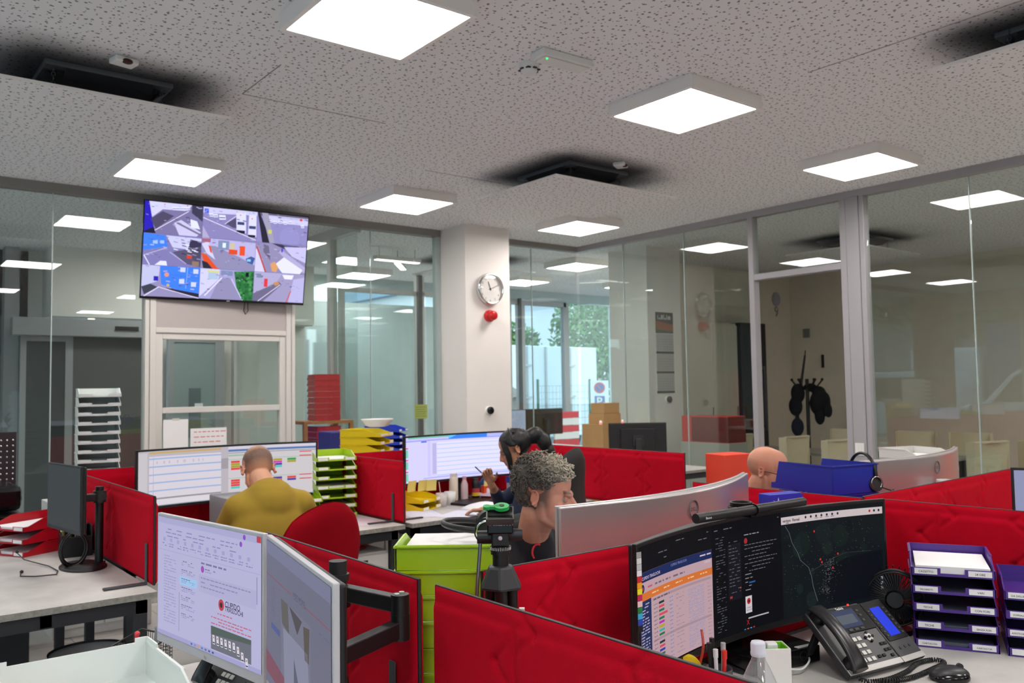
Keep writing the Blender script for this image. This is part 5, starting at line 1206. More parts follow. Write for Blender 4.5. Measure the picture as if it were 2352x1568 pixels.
# ------------------------------------------------------------------ office chairs
RCH = mat('chair_red', '#920a18', .9, spec=.06, var=.06, bump=.3, bscale=600)
def star_base(t):
    MB().cyl((0, 0, .09), (0, 0, .4), .028).obj('gas_column', BLK, t)
    for i in range(5):
        a = i*2*pi/5; l = MB().bar((0, 0, .1), (.28*cos(a), .28*sin(a), .07), .035, .03).obj('base_arm', BLK, t)
        MB().cyl((.28*cos(a)-.02*sin(a), .28*sin(a)+.02*cos(a), .03), (.28*cos(a)+.02*sin(a), .28*sin(a)-.02*cos(a), .03), .03, n=14).obj('castor', BLK, l)
def round_chair(label, loc, rz, m=RCH, top=1.06):
    """back faces local +Y (the sitter looks to -Y)"""
    t = thing('office_chair', label, 'chair', loc, rz, 'red office chairs'); star_base(t)
    MB().ell((0, -.03, .45), (.25, .25, .045), 24, 10).obj('seat', m, t)
    hw, hh, zc = .235, (top-.55)/2, (top+.55)/2
    def sh(u, v, o):
        a = (u-.5)*2; b = (v-.5)*2; x = hw*a*sqrt(1-b*b*.5); z = hh*b*sqrt(1-a*a*.5); return (x, .24+o-.10*(a*a)*.6+.03*b, zc+z)
    MB().grid(lambda u, v: sh(u, v, 0), 24, 24).grid(lambda u, v: sh(1-u, v, .045-.03*(max(abs(u-.5), abs(v-.5))*2)**6), 24, 24).obj('backrest', m, t)
    MB().bar((0, .08, .42), (0, .27, .42), .06, .015).bar((0, .27, .42), (0, .275, .7), .06, .015, up=(0, 1, 0)).obj('back_support', BLK, t)
    for s in (-1, 1): MB().tube([(s*.24, .05, .43), (s*.29, .05, .46), (s*.29, .03, .66)], .012).box(s*.29-.03, s*.29+.03, -.12, .12, .66, .69).obj('armrest', BLK, t)
    return t
round_chair('red round-backed office chair of the man in the mustard shirt', (1.72, 3.86, 0), R_(180+12), top=1.045)
round_chair('bright red office chair beyond the right end of the long red screen', (4.78, 3.72, 0), R_(215), mat('chair_bright_red', '#c41418', .8, bump=.3, bscale=600), top=1.13)
def tall_chair(label, loc, rz, top=1.22):
    t = thing('office_chair', label, 'chair', loc, rz, 'black office chairs'); star_base(t)
    MB().ell((0, -.03, .46), (.26, .25, .05), 24, 10).obj('seat', BLK, t)
    MB().grid(lambda u, v: ((u-.5)*(.46-.12*v*v), .25+.02*sin(pi*v*2)+.06*v-.22*(u-.5)**2, .52+(top-.52)*(v-.03*abs(u-.5)**2*16*v)), 16, 20).grid(lambda u, v: ((.5-u)*(.46-.12*v*v), .25+.045*(1-(2*u-1)**6)*(1-(2*v-1)**8)+.02*sin(pi*v*2)+.06*v-.22*(u-.5)**2, .52+(top-.52)*(v-.03*abs(u-.5)**2*16*v)), 16, 20).obj('backrest', mat('black_leather', '#222020', .6), t)
    MB().bar((0, .08, .42), (0, .3, .42), .06, .015).bar((0, .3, .42), (0, .3, .7), .06, .015, up=(0, 1, 0)).obj('back_support', BLK, t)
    for s in (-1, 1): MB().tube([(s*.24, .05, .43), (s*.3, .05, .46), (s*.3, .03, .66)], .012).box(s*.3-.03, s*.3+.03, -.12, .12, .66, .69).obj('armrest', BLK, t)
    return t
tall_chair('tall black office chair behind the woman and the curly-haired man', (3.05, 3.72, 0), R_(200), 1.225)
tall_chair('black office chair of the curly-haired man, hidden by the screens', (2.02, 2.72, 0), R_(20), .95)
tall_chair('black office chair of the bald man, hidden by the screens', (3.62, 2.92, 0), R_(-5), .9)

# ------------------------------------------------------------------ right desk: phone, fan, mouse, bottle ...
ph = thing('desk_phone', 'black desk phone with side key module in front of the near wide monitor', 'telephone', (2.25, 1.238, DZ), R_(-9)); ph.scale = (.93, .93, .93)
TM = Matrix.Translation((0, 0, .022)) @ Matrix.Rotation(R_(42), 4, 'X')
PH = mat('phone_dark', '#2c2d30', .38); PLG = mat('phone_silver', '#b3b0ac', .4, .3)
MB().box(-.13, .105, 0, .215, -.022, 0, M=TM).obj('body', PH, ph, .004)
MB().box(-.13, .105, 0, .018, .0, .003, M=TM).obj('front_trim', PLG, ph, .001)
MB().box(-.055, .103, .122, .208, .0, .004, M=TM).obj('display_bezel', BLKG, ph, .001)
o = MB().box(-.043, .058, .138, .198, .004, .0052, M=TM).obj('display', emit('phone_display', '#39415c', 1.0), ph)
MB().box(-.03, .045, .15, .18, .0052, .0056, M=TM).obj('display_window', emit('phone_display_window', '#5c636c', .9), ph)
mb = MB(); vs, fs = text_geo('Yealink', .012, 'LEFT', .01); mb.add([(x-.01, y+.2, .0045) for x, y, z in vs], fs, 0, None, False, TM); mb.obj('lettering', WPL, ph)
KW = mat('key_pale', '#c9c7c0', .4)
for r in range(4):
    for q in range(3):
        MB().box(-.048+q*.021, -.033+q*.021, .026+r*.0225, .039+r*.0225, 0, .004, M=TM).obj('number_key', KW, ph, .001)
for x, y in ((.045, .085), (.045, .113), (.03, .099), (.06, .099), (.045, .099)): MB().cyl((x, y, 0), (x, y, .005), .0045, n=10, M=TM).obj('navigation_key', BLKG, ph)
MB().cyl((.045, .099, 0), (.045, .099, .002), .014, n=20, M=TM).obj('navigation_ring', PLG, ph)
for x, y in ((.074, .07), (.09, .07), (.074, .05), (.09, .05), (.03, .035), (.05, .035), (.085, .03)): MB().box(x-.006, x+.006, y-.0045, y+.0045, 0, .003, M=TM).obj('function_key', BLKG, ph, .0006)
for i in range(3): MB().box(.068, .078, .15+i*.017, .157+i*.017, .004, .0055, M=TM).obj('line_key', DGREY, ph)
for i in range(4): MB().box(-.042+i*.026, -.026+i*.026, .126, .133, .004, .0055, M=TM).obj('soft_key', DGREY, ph)
MB().ell((.06, .213, .0), .003, M=TM).obj('lamp', emit('red_led', '#ff2018', 6), ph)
# handset
hs = MB()
def hz(v): return .016+.022*sin(pi*min(1, max(0, v)))**.7
hs.grid(lambda u, v: (-.098+.026*cos(2*pi*u)*(1+.25*abs(2*v-1)**3), .002+.215*v, hz(v)+.013*sin(2*pi*u)), 16, 24, M=TM)
for y in (.03, .19): hs.cyl((-.098, y, .0), (-.098, y, .022), .026, n=24, M=TM)
hs.add([tuple(TM @ Vector((-.098+.0325*cos(2*pi*k/16), .002+.215*e, hz(e)+.013*sin(2*pi*k/16)))) for e in (0, 1) for k in range(16)], [tuple(range(16)), tuple(range(31, 15, -1))])
hs.obj('handset', mat('handset_black', '#17181a', .3), ph, .002)
# side module
T2 = TM @ Matrix.Translation((.112, .0, -.004)) @ Matrix.Rotation(R_(2), 4, 'Z')
MB().box(0, .105, 0, .212, -.016, .002, M=T2).obj('module_body', PH, ph, .004); MB().box(0, .105, 0, .018, .002, .004, M=T2).obj('front_trim', PLG, ph, .001)
MB().box(.006, .1, .07, .208, .002, .0045, M=T2).obj('display_bezel', BLKG, ph, .001)
MB().box(.028, .074, .085, .185, .0045, .0055, M=T2).obj('display', emit('phone_blue', '#2438c8', 1.3), ph)
for i in range(7):
    for x in (.011, .083): MB().box(x, x+.009, .086+i*.0148, .091+i*.0148, .0045, .006, M=T2).obj('line_key', DGREY, ph)
for i in range(3): MB().cyl((.03+i*.022, .045, .002), (.03+i*.022, .045, .004), .005, n=12, M=T2).obj('page_key', DGREY, ph)
MB().bar((-.09, .2, .0), (-.09, .145, .11), .03, .012).obj('stand_foot', BLK, ph, .003); MB().bar((.08, .2, .0), (.08, .145, .11), .03, .012).obj('stand_foot', BLK, ph, .003)
# coiled cord
def helix(pts, r, turns, wr):
    P = [Vector(p) for p in pts]; L = [0]
    for a, b in zip(P, P[1:]): L.append(L[-1]+(b-a).length)
    out = []; n = turns*9
    for i in range(n+1):
        s = L[-1]*i/n; k = max(j for j in range(len(L)) if L[j] <= s+1e-9); k = min(k, len(P)-2); t_ = (s-L[k])/(L[k+1]-L[k])
        p = P[k].lerp(P[k+1], t_); d = (P[k+1]-P[k]).normalized(); a = 2*pi*turns*i/n; sd = d.cross(Vector((0, 0, 1))).normalized(); out.append(p+sd*r*cos(a)+Vector((0, 0, 1))*r*sin(a))
    return MB().tube(out, wr, 5)
def smooth_pts(pts, n=8):
    P = [Vector(p) for p in pts]; out = []
    for i in range(len(P)-1):
        p0, p1, p2, p3 = P[max(i-1, 0)], P[i], P[i+1], P[min(i+2, len(P)-1)]
        for k in range(n):
            t = k/n; out.append(.5*((2*p1)+(p2-p0)*t+(2*p0-5*p1+4*p2-p3)*t*t+(3*p1-3*p2+p3-p0)*t**3))
    return out+[P[-1]]
helix(smooth_pts([(-.1, .0, .012), (-.09, -.03, .009), (-.02, -.045, .009), (.08, -.03, .009), (.17, -.0, .009), (.24, -.005, .009), (.24, -.04, .009), (.17, -.055, .009), (.06, -.07, .009), (-.02, -.065, .009), (-.06, -.04, .01)]), .0055, 95, .0022).obj('coiled_cord', BLK, ph)

fn = thing('desk_fan', 'small black round desk fan behind the phone', 'fan', (2.655, 1.405, DZ-.0), R_(-60))
mb = MB().torus((0, -.015, .115), .083, .003, 'y', 48, 8).torus((0, .02, .115), .083, .003, 'y', 48, 8).torus((0, .003, .115), .086, .005, 'y', 48, 8)
for i in range(56):
    a = 2*pi*i/56; mb.tube([(.03*cos(a), -.03, .115+.03*sin(a)), (.06*cos(a+.05), -.027, .115+.06*sin(a+.05)), (.084*cos(a+.1), -.012, .115+.084*sin(a+.1))], .0017, 5)
    if i % 2 == 0: mb.tube([(.02*cos(a), .04, .115+.02*sin(a)), (.084*cos(a), .02, .13+.084*sin(a))], .0017, 5)
mb.obj('guard', BLK, fn)
MB().cyl((0, -.035, .115), (0, -.025, .115), .024, n=28).obj('centre_cap', DGREY, fn, .002)
MB().cyl((0, .0, .115), (0, .055, .115), .028, n=24).obj('motor', BLK, fn, .004)
for i in range(5):
    a = 2*pi*i/5; MB().grid(lambda u, v, a=a: ((.02+.055*u)*cos(a+v*.7), -.012+.018*v, .115+(.02+.055*u)*sin(a+v*.7)), 6, 6).obj('blade', DGREY, fn)
MB().box(-.012, .012, .03, .045, .012, .12).obj('neck', BLK, fn, .002); MB().cyl((0, .02, 0), (0, .02, .016), .05, n=32).obj('base', BLK, fn, .003)

ms = thing('computer_mouse', 'black computer mouse on the right desk below the purple trays', 'mouse', (2.36, 1.105, DZ), R_(56))
MB().ell((0, 0, .012), (.034, .055, .026), 24, 14).obj('shell', mat('mouse_dark', '#26272a', .4), ms)
MB().ell((-.012, 0, .008), (.028, .05, .02), 24, 14).obj('side_panel', BLKG, ms); MB().cyl((-.004, -.03, .033), (.004, -.03, .033), .009, n=16).obj('wheel', DGREY, ms)
for o in ms.children:
    pass
kb = thing('keyboard', 'black keyboard whose corner shows at the bottom edge of the right desk', 'keyboard', (2.06, 1.01, DZ), R_(-8))
MB().box(-.2, .2, -.065, .065, 0, .014).obj('case', BLKG, kb, .004)
ky = MB()
for r in range(5):
    for q in range(14): ky.box(-.19+q*.0272, -.168+q*.0272, -.056+r*.0232, -.038+r*.0232, .014, .018)
ky.obj('keys', BLK, kb, .001)
rn = thing('mouse_pad', 'coral red pad peeking in at the bottom edge beside the phone', 'mouse pad', (1.93, 1.16, DZ), R_(-8)); MB().cyl((0, 0, 0), (0, 0, .008), .085, n=40).obj('pad', mat('coral', '#e8403c', .5), rn, .006)
tag(MB().box(2.80, 2.9, 1.43, 1.5, DZ, DZ+.012).obj('power_brick', BLK, None, .003, rz=0), 'small flat black box between the fan and the purple trays', 'box')

bt = thing('water_bottle', 'clear plastic water bottle with white cap behind the nearest red screen', 'bottle', (1.565, 1.137, DZ))
PET = glass('clear_plastic', (.90, .92, .94), .10, .10)
MB().lathe([(.0, .004), (.034, .0), (.042, .012), (.042, .03), (.040, .04), (.042, .05), (.0425, .1), (.0425, .135), (.040, .153), (.033, .172), (.024, .192), (.0165, .207), (.0138, .215), (.0134, .235)], 40, caps=False).obj("body", PET, bt)
MB().lathe([(.0155, .218), (.0165, .222), (.0165, .226), (.0158, .228), (.0158, .244), (.014, .248), (0, .249)], 36).obj('cap', mat('cap_white', '#cfd0dc', .4), bt)
pe = thing('pencil_cup', 'white square pencil cup with lime green lining beside the bottle', 'cup', (1.995, 1.40, DZ), R_(-38))
GRC = mat('lime_liner', '#78c828', .4)
MB().box(-.036, .036, -.036, -.032, .004, .098).box(-.036, .036, .032, .036, .004, .098).box(-.036, -.032, -.032, .032, .004, .098).box(.032, .036, -.032, .032, .004, .098).obj('shell', WPL, pe, .002)
MB().box(-.033, .033, -.033, -.029, .006, .0975).box(-.033, .033, .029, .033, .006, .0975).box(-.033, -.029, -.03, .03, .006, .0975).box(.029, .033, -.03, .03, .006, .0975).box(-.036, .036, -.036, .036, 0, .006).obj('liner', GRC, pe, .001)
MB().box(-.02, .01, -.01, .02, .02, .104).obj('eraser', PAPER, pe, .004)
db = thing('mini_computer', 'flat black box computer under the near wide monitor', 'computer', (2.12, 1.52, DZ), R_(-10))
MB().box(-.13, .13, -.09, .09, .004, .05).obj('case', BLKG, db, .004); MB().box(.05, .11, -.082, -.068, .05, .0512).obj('sticker', PAPER, db); MB().box(-.075, -.03, -.085, -.05, .05, .0515).obj('note', mat('amber', '#e8a020', .6), db)
MB().torus((.06, -.092, .03), .013, .0006, 'y', 28, 5).obj('power_ring', DGREY, db)
tag(MB().tube(smooth_pts([(2.0, 1.42, .775), (2.06, 1.40, .77), (2.1, 1.385, .765), (2.16, 1.40, .77), (2.22, 1.44, .768), (2.27, 1.46, .76)]), .003, 8).box(1.985, 2.02, 1.412, 1.424, .77, .78).obj('usb_cable', WPL), 'white charging cable plugged into the flat black computer', 'cable')
# bits by the screen edge
tp = thing('tape_dispenser', 'yellow tape dispenser just behind the top of the nearest red screen', 'tape', (1.755, 1.50, DZ), R_(-40))
MB().cyl((0, -.012, .055), (0, .012, .055), .042, n=32).box(-.05, .04, -.012, .012, 0, .03).obj('case', mat('tape_yellow', '#e8c812', .35), tp, .004); MB().cyl((0, -.014, .055), (0, .014, .055), .02).obj('hub', BLK, tp)
cup = thing('pen_pot', 'dark pen pot full of pens just behind the nearest red screen', 'pot', (1.765, 1.405, DZ))
MB().lathe([(.034, 0), (.036, .085), (.033, .085), (.031, .005), (0, .004)], 28).obj('pot', DGREY, cup)
for i, (cl, dx, dy, h_) in enumerate((('#b8b8bc', .015, .0, .115), ('#101012', -.012, .008, .12), ('#e02c28', .0, -.014, .105), ('#d8d8dc', -.018, -.01, .112), ('#101012', .004, .015, .125))):
    p = thing('pen', ('silver pen at the right in the pen pot', 'black pen at the left of the pen pot', 'red-capped pen in the pen pot', 'white-capped pen at the front of the pen pot', 'black pen at the back of the pen pot')[i], 'pen', (1.765+dx, 1.405+dy, DZ+.008), 0, 'pens in the pen pot')
    MB().cyl((0, 0, 0), (dx*.5, dy*.5, h_), .005, n=12).obj('barrel', mat('pen_%d' % i, cl, .3), p); MB().cyl((dx*.5, dy*.5, h_), (dx*.52, dy*.52, h_+.02), .0065, n=12).obj('cap', mat('pen_%d' % i, cl, .3), p)
tag(MB().tube(smooth_pts([(1.80, 1.5, .76), (1.79, 1.49, .80), (1.80, 1.48, .86), (1.82, 1.5, .9)]), .0035).obj('cable', mat('red_cable', '#b03828', .4)), 'thin red cable hanging under the near wide monitor', 'cable')

# blue carton and coral tray behind the light bar
bx = thing('candy_box', 'small blue printed box standing behind the light bar', 'box', (2.735, 1.87, 1.065), R_(-14))
MB().box(-.075, .075, -.03, .03, 0, .085).obj('box_body', mat('box_blue', '#2a34b8', .4), bx, .002)
mb = MB(); star = [((.03 if i % 2 else .011)*cos(i*pi/7+.2)-.035, (.03 if i % 2 else .011)*sin(i*pi/7+.2)+.045) for i in range(14)]
mb.add([(x, -.0305, z) for x, z in star], [tuple(range(14))], 0, lin('#e8e8f4')); mb.box(-.055, -.015, -.0315, -.031, .042, .05, col=lin('#d83040'))
el = [(.03+.042*cos(k*pi/10)*1.0, .03+.02*sin(k*pi/10)+.3*(.042*cos(k*pi/10))) for k in range(20)]; mb.add([(x, -.0305, z) for x, z in el], [tuple(range(20))], 0, lin('#16204a')); mb.box(.01, .03, -.0312, -.0306, .025, .036, col=lin('#e8b8b0')); mb.box(.035, .05, -.0312, -.0306, .035, .05, col=lin('#d8b050'))
mb.obj('print', mat('tab_colours', '#ffffff', .5, attr=True), bx)
mb = MB().grid(lambda u, v: (.075+.012*u+.004*sin(v*20), -.028+.056*u*0+.001, .01+.07*v), 2, 14); mb.obj('torn_flap', mat('box_blue', '#2a34b8', .4), bx)
tag(MB().box(-.16, .13, -.07, .07, 0, .31).obj('storage_box', mat('coral_box', '#f05450', .5), None, .004, loc=(2.72, 1.87, DZ+.001), rz=R_(-14)), 'coral storage box under the small blue printed box', 'box')
mg = thing('mug', 'white mug showing above the red screen in front of the right silver monitor', 'mug', (4.02, 1.862, 1.0)); MB().lathe([(0, .002), (.036, 0), (.038, .01), (.038, .098), (.035, .098), (.034, .012), (0, .01)], 32).obj('cup', WPL, mg); MB().torus((.045, 0, .05), .022, .005, 'y', 24, 8).obj('handle', WPL, mg)
tag(MB().box(3.95, 4.09, 1.80, 1.92, DZ+.001, .999).obj('desk_cabinet', PED, None, .004), 'small grey desktop cabinet under the white mug', 'box')

# headsets
def headset(label, loc, rz, tilt, s=1.0):
    t = thing('headset', label, 'headphones', loc, rz, 'black office headsets')
    t.rotation_euler = (tilt[0], tilt[1], rz)
    MB().torus((0, 0, 0), .078, .0055, 'y', 36, 8, a0=0, a1=pi, M=Matrix.Diagonal((1, 1.5, 1.12, 1))).obj('headband', BLK, t)
    for sx in (-1, 1):
        c_ = MB().cyl((sx*.078, 0, -.03), (sx*.055, 0, -.035), .034, n=28).obj('ear_cup', BLK, t, .005)
        MB().torus((sx*.0795, 0, -.03), .026, .003, 'x', 28, 6).obj('silver_ring', CHROME, c_)
    MB().tube([(-.075, -.0, -.04), (-.08, -.06, -.06), (-.06, -.1, -.07)], .003, 6).ell((-.06, -.1, -.07), .008).obj('microphone', BLK, t)
    return t
headset('black headset with silver ring hanging on the blue trays', (3.37, 1.90, 1.17), R_(70), (0, 0))
headset('black headset with silver ring lying in the near lime green tray', (1.325, 1.835, 1.192), R_(-128), (R_(84), 0))

# tripod
tr_ = thing('tripod', 'folded black camera tripod with green quick-release lever, tied with a white strap', 'tripod', (1.175, 1.535, DZ), R_(-38))
for i, a in enumerate((-pi/2, pi/6, 5*pi/6)):
    x, y = .026*cos(a), .026*sin(a)
    MB().cyl((x*1.15, y*1.15, 0), (x, y, .18), .010, .011, n=16).cyl((x, y, .18), (x, y, .36), .0145, n=16).cyl((x*1.15, y*1.15, 0), (x*1.15, y*1.15, .012), .014, n=12).obj('leg', BLK, tr_, .001)
MB().cyl((0, 0, .1), (0, 0, .4), .011, n=16).obj('centre_column', BLK, tr_)
MB().add(*(lambda A, B: ([*A, *B], [(i, (i+1) % 6, 6+(i+1) % 6, 6+i) for i in range(6)]+[(5, 4, 3, 2, 1, 0), (6, 7, 8, 9, 10, 11)]))([( .054*cos(k*pi/3+pi/6), .054*sin(k*pi/3+pi/6), .355) for k in range(6)], [(.03*cos(k*pi/3+pi/6), .03*sin(k*pi/3+pi/6), .405) for k in range(6)])).obj('shoulder', mat('tripod_grey', '#242528', .5), tr_, .006)
MB().cyl((0, 0, .4), (0, 0, .43), .018, n=20).cyl((0, 0, .43), (0, 0, .438), .022, n=28).cyl((0, 0, .438), (0, 0, .448), .023, n=28).obj('pan_base', BLK, tr_, .001)
mb = MB()
for i in range(36): a = i*pi/18; mb.bar((.0232*cos(a), .0232*sin(a), .44), (.0232*cos(a), .0232*sin(a), .446 if i % 3 else .4475), .0008)
mb.obj('scale_marks', WPL, tr_)
MB().box(-.02, .02, -.02, .02, .448, .485).obj('head_body', BLK, tr_, .004)
MB().box(-.029, .029, -.026, .03, .478, .515).obj('head_block', BLKG, tr_, .003)
HT = Matrix.Translation((0, 0, .516)) @ Matrix.Rotation(R_(16), 4, 'X')
MB().box(-.029, .029, -.034, -.031, -.005, .006, M=HT).box(-.029, .029, .031, .034, -.005, .006, M=HT).box(-.031, -.028, -.034, .034, -.005, .006, M=HT).box(.028, .031, -.034, .034, -.005, .006, M=HT).box(-.028, .028, -.031, .031, -.01, -.002, M=HT).obj('clamp_frame', mat('worn_metal', '#4c4a48', .4, .6), tr_)
GRL = mat('lever_green', '#2fae58', .4)
MB().cyl((.004, .026, .004), (.004, .026, .011), .017, n=28, M=HT).bar((.0, .026, .0075), (-.03, .03, .0075), .011, .007).obj('quick_release', GRL, tr_, .001) if 0 else MB().cyl((.004, .026, .004), (.004, .026, .012), .017, n=28, M=HT).box(-.034, .0, .02, .031, .004, .012, M=HT).cyl((-.03, .0255, .004), (-.03, .0255, .012), .0085, n=16, M=HT).obj('quick_release', GRL, tr_, .001)
MB().cyl((.004, .026, .012), (.004, .026, .0135), .006, n=16, M=HT).obj('lever_screw', BLK, tr_)
mb = MB(); put_text(mb, 'CULLMANN', .0085, (-.017, -.0266, .497), bold=.015); mb.obj('lettering', WPL, tr_)
MB().cyl((-.022, -.0262, .50), (-.022, -.0268, .50), .0035, n=14).obj('logo_disc', mat('logo_red', '#c03040', .4), tr_)
MB().cyl((-.052, 0, .468), (-.02, 0, .468), .0145, n=22).obj('pan_knob', BLK, tr_, .002)
MB().cyl((.02, 0, .472), (.05, 0, .472), .014, n=10).obj('tilt_knob', DGREY, tr_, .002)
MB().cyl((-.045, -.002, .458), (-.058, -.012, .3), .0042, n=12).obj('pan_handle', mat('handle_steel', '#85888c', .3, .8), tr_)
MB().cyl((-.058, -.012, .3), (-.066, -.018, .2), .011, .013, n=16).obj('grip', mat('foam_black', '#18181a', .9), tr_, .003)
MB().ell((.0, -.0215, .468), .005).obj('bubble_level', mat('bubble', '#c8b8c4', .15), tr_)
rope = [(.05*cos(k*pi/10)-.008, .05*sin(k*pi/10)*.9, .29+.012*cos(k*pi/10)) for k in range(20)]
MB().tube(rope, .0028, 6, closed=True).box(.04, .052, -.01, .004, .296, .31).obj('strap', mat('strap_white', '#dad8d6', .5), tr_)

# ------------------------------------------------------------------ lower left desk
p2 = dup(ph, (.79, 2.24, DZ), R_(-78), 'black desk phone under the left arm-mounted monitor')
nb = thing('mesh_organizer', 'black wire mesh desk organiser with pens beside the white trays', 'organiser', (.70, 2.62, DZ), R_(-70))
mb = MB()
for i in range(15):
    x = -.07+i*.01; mb.cyl((x, -.05, 0), (x, -.05, .08), .0008, n=4).cyl((x, .05, 0), (x, .05, .105), .0008, n=4)
for i in range(11):
    y = -.05+i*.01; mb.cyl((-.07, y, 0), (-.07, y, .08+.0025*i), .0008, n=4).cyl((.07, y, 0), (.07, y, .08+.0025*i), .0008, n=4).cyl((0, y, 0), (0, y, .07), .0008, n=4)
for j in range(9):
    z = j*.01; mb.tube([(-.07, -.05, z), (.07, -.05, z), (.07, .05, z), (-.07, .05, z)], .0008, 4, closed=True)
mb.tube([(-.07, -.05, .08), (.07, -.05, .08), (.07, .05, .105), (-.07, .05, .105)], .003, 6, closed=True)
mb.obj('mesh_body', BLK, nb)
for i, (cl, x, y) in enumerate((('#e04048', -.03, -.02), ('#8a9096', .03, 0))):
    p = thing('pen', ('red pen standing in the wire mesh organiser', 'grey pen standing in the wire mesh organiser')[i], 'pen', (.70+x, 2.62+y, DZ+.003), 0, 'pens in the mesh organiser'); MB().cyl((0, 0, 0), (.01, -.01, .12), .006, n=12).obj('barrel', mat('mpen_%d' % i, cl, .4), p); MB().ell((.01, -.01, .12), .0075).obj('cap', mat('mpen_%d' % i, cl, .4), p)

# things seen past the left monitor: bin, printer, files
bn = thing('waste_bin', 'grey waste bin with black liner under the left desk', 'bin', (.93, 4.35, 0))
MB().lathe([(.13, 0), (.16, .36), (.165, .37)], 32).obj('bucket', mat('bin_grey', '#7c8286', .4, .4), bn)
MB().grid(lambda u, v: ((.168+.012*sin(u*40)*v-.01*v)*cos(2*pi*u), (.168+.012*sin(u*40)*v-.01*v)*sin(2*pi*u), .38-.16*v), 60, 6).grid(lambda u, v: ((.17-.05*v)*cos(2*pi*u), (.17-.05*v)*sin(2*pi*u), .38-.25*v), 40, 6).obj('liner', mat('liner_black', '#0c0c0e', .35), bn)
pr_ = thing('printer', 'large black printer at the left picture edge behind the desk', 'printer', (.48, 5.85, 0))
MB().box(-.4, .4, -.3, .3, 0, .6).obj('cabinet', DGREY, pr_, .01)
MB().box(-.36, .38, -.28, .28, .6, .88).obj('body', BLK, pr_, .03); MB().box(-.36, .36, -.26, .26, .9, 1.04).obj('lid', BLKG, pr_, .03)
MB().box(.05, .3, -.3, -.27, .78, .88).obj('panel', BLKG, pr_, .006)
mb = MB()
for i in range(6): mb.cyl((.08+i*.035, -.302, .85), (.08+i*.035, -.3, .85), .006, n=10)
mb.obj('button', ALU, pr_)
t = thing('perforated_rack', 'dark perforated rack with shiny dots at the left picture edge', 'rack', (.72, 6.4, 0)); MB().box(-.2, .2, -.01, .01, .0, 1.32).obj('plate', mat('maroon_dark', '#2c1a20', .5), t)
mb = MB()
for i in range(11):
    for j in range(9): mb.ell((-.16+i*.034, -.014, .98+j*.036), .007, 8, 5)
mb.obj('studs', CHROME, t)
t = thing('filing_shelf', 'low shelf with papers and files right of the left desk', 'shelf', (1.55, 6.35, 0))
t.location = (1.72, 6.9, 0); MB().box(-.2, .2, -.2, .2, 0, .7).obj('carcass', PED, t, .003)
pc2 = thing('tower_computer', 'grey computer case beside the man in the mustard shirt', 'computer', (1.80, 4.98, DZ)); MB().box(-.05, .14, -.16, .16, 0, .2).obj('case', mat('case_grey', '#8d8f92', .5), pc2, .006); MB().box(-.04, .13, -.165, -.16, .02, .19).obj('front_panel', WPL, pc2, .003)
t = thing('open_folder', 'black box file at the left of the calendar monitor', 'folder', (1.35, 4.95, DZ), R_(10)); MB().box(-.12, .12, -.1, .1, 0, .07).obj('cover', BLK, t, .004)

# ------------------------------------------------------------------ the desk of the woman: papers, pots, bottles
def sheet(label, x, y, rz, z=DZ, w=.21, d=.297, lift=.012, grp='loose sheets on the desks', tint=PAPER):
    o = MB().grid(lambda u, v: ((u-.5)*w, (v-.5)*d, .0015+lift*sin(pi*u)*sin(pi*v*.8)), 8, 8).grid(lambda u, v: ((.5-u)*w, (v-.5)*d, .0005+lift*sin(pi*u)*sin(pi*v*.8)), 8, 8).obj('paper_sheet', tint, None, loc=(x, y, z), rz=rz)
    return tag(o, label, 'paper', grp)
PB = mat('printed_paper', '#d9dcea', .85, var=.06, vscale=60)
sheet('printed sheet at the front edge of the desk, left of the hand of the woman', 3.16, 4.53, .5, w=.3, d=.21, lift=.004, tint=PB)
sheet('curled white sheets behind the hand of the woman', 3.47, 4.66, .2, lift=.035, w=.3, d=.24)
sheet('white sheet pushed against the divider bracket', 2.98, 4.72, -.3, lift=.003, tint=PB)
sheet('lilac sheet on the black tray right of the bottles', 3.78, 4.98, .4, z=DZ+.03, lift=.01, tint=mat('lilac_paper', '#c9b8cc', .8))
sheet('white sheet under the right arm of the man in the mustard shirt', 2.2, 4.62, .3, lift=.003, tint=PB)
sheet('pinkish printed sheet in front of the lime letter trays', 2.5, 4.7, -.2, lift=.003, tint=mat('pinkish_paper', '#d8c8d2', .8, var=.08, vscale=40))
sheet('flat sheet in front of the calendar monitor', 1.85, 4.62, .1, lift=.002)
tag(MB().box(-.16, .16, -.11, .11, 0, .018).obj('document_tray', BLK, None, .006, loc=(3.52, 4.9, DZ+.001), rz=.3), 'black flat document tray beside the bottles', 'tray')
tag(MB().box(-.01, .01, -.07, .07, 0, .012).obj('pen', mat('pen_blue', '#2a3fb0', .4), None, .003, loc=(2.33, 4.56, DZ+.006), rz=.9), 'blue pen lying on the sheet right of the red chair', 'pen')
PLB = mat('post_it', '#e2cf78', .8)
def postit(label, x, y, z, rz, tilt=.25):
    o = MB().grid(lambda u, v: ((u-.5)*.075, -.012*v*v, (v-.5)*.075), 4, 6).grid(lambda u, v: ((.5-u)*.075, .0006-.012*v*v, (v-.5)*.075), 4, 6).obj('sticky_note', PLB, None, loc=(x, y, z), rz=rz); return tag(o, label, 'sticky note', 'yellow sticky notes')
postit('sticky note hanging under the wide lavender monitor', 3.72, 5.0, .885, .1)
postit('left sticky note above the low yellow trays', 3.06, 4.98, .9, .2)
postit('middle sticky note above the low yellow trays', 3.14, 4.97, .9, .1)
postit('right sticky note above the low yellow trays', 3.2, 4.95, .9, -.1)
def pot(name, label, cat, x, y, prof, m, extra=None, g=None, z=DZ):
    t = thing(name, label, cat, (x, y, z), 0, g); MB().lathe(prof, 24).obj('body', m, t)
    if extra: extra(t)
    return t
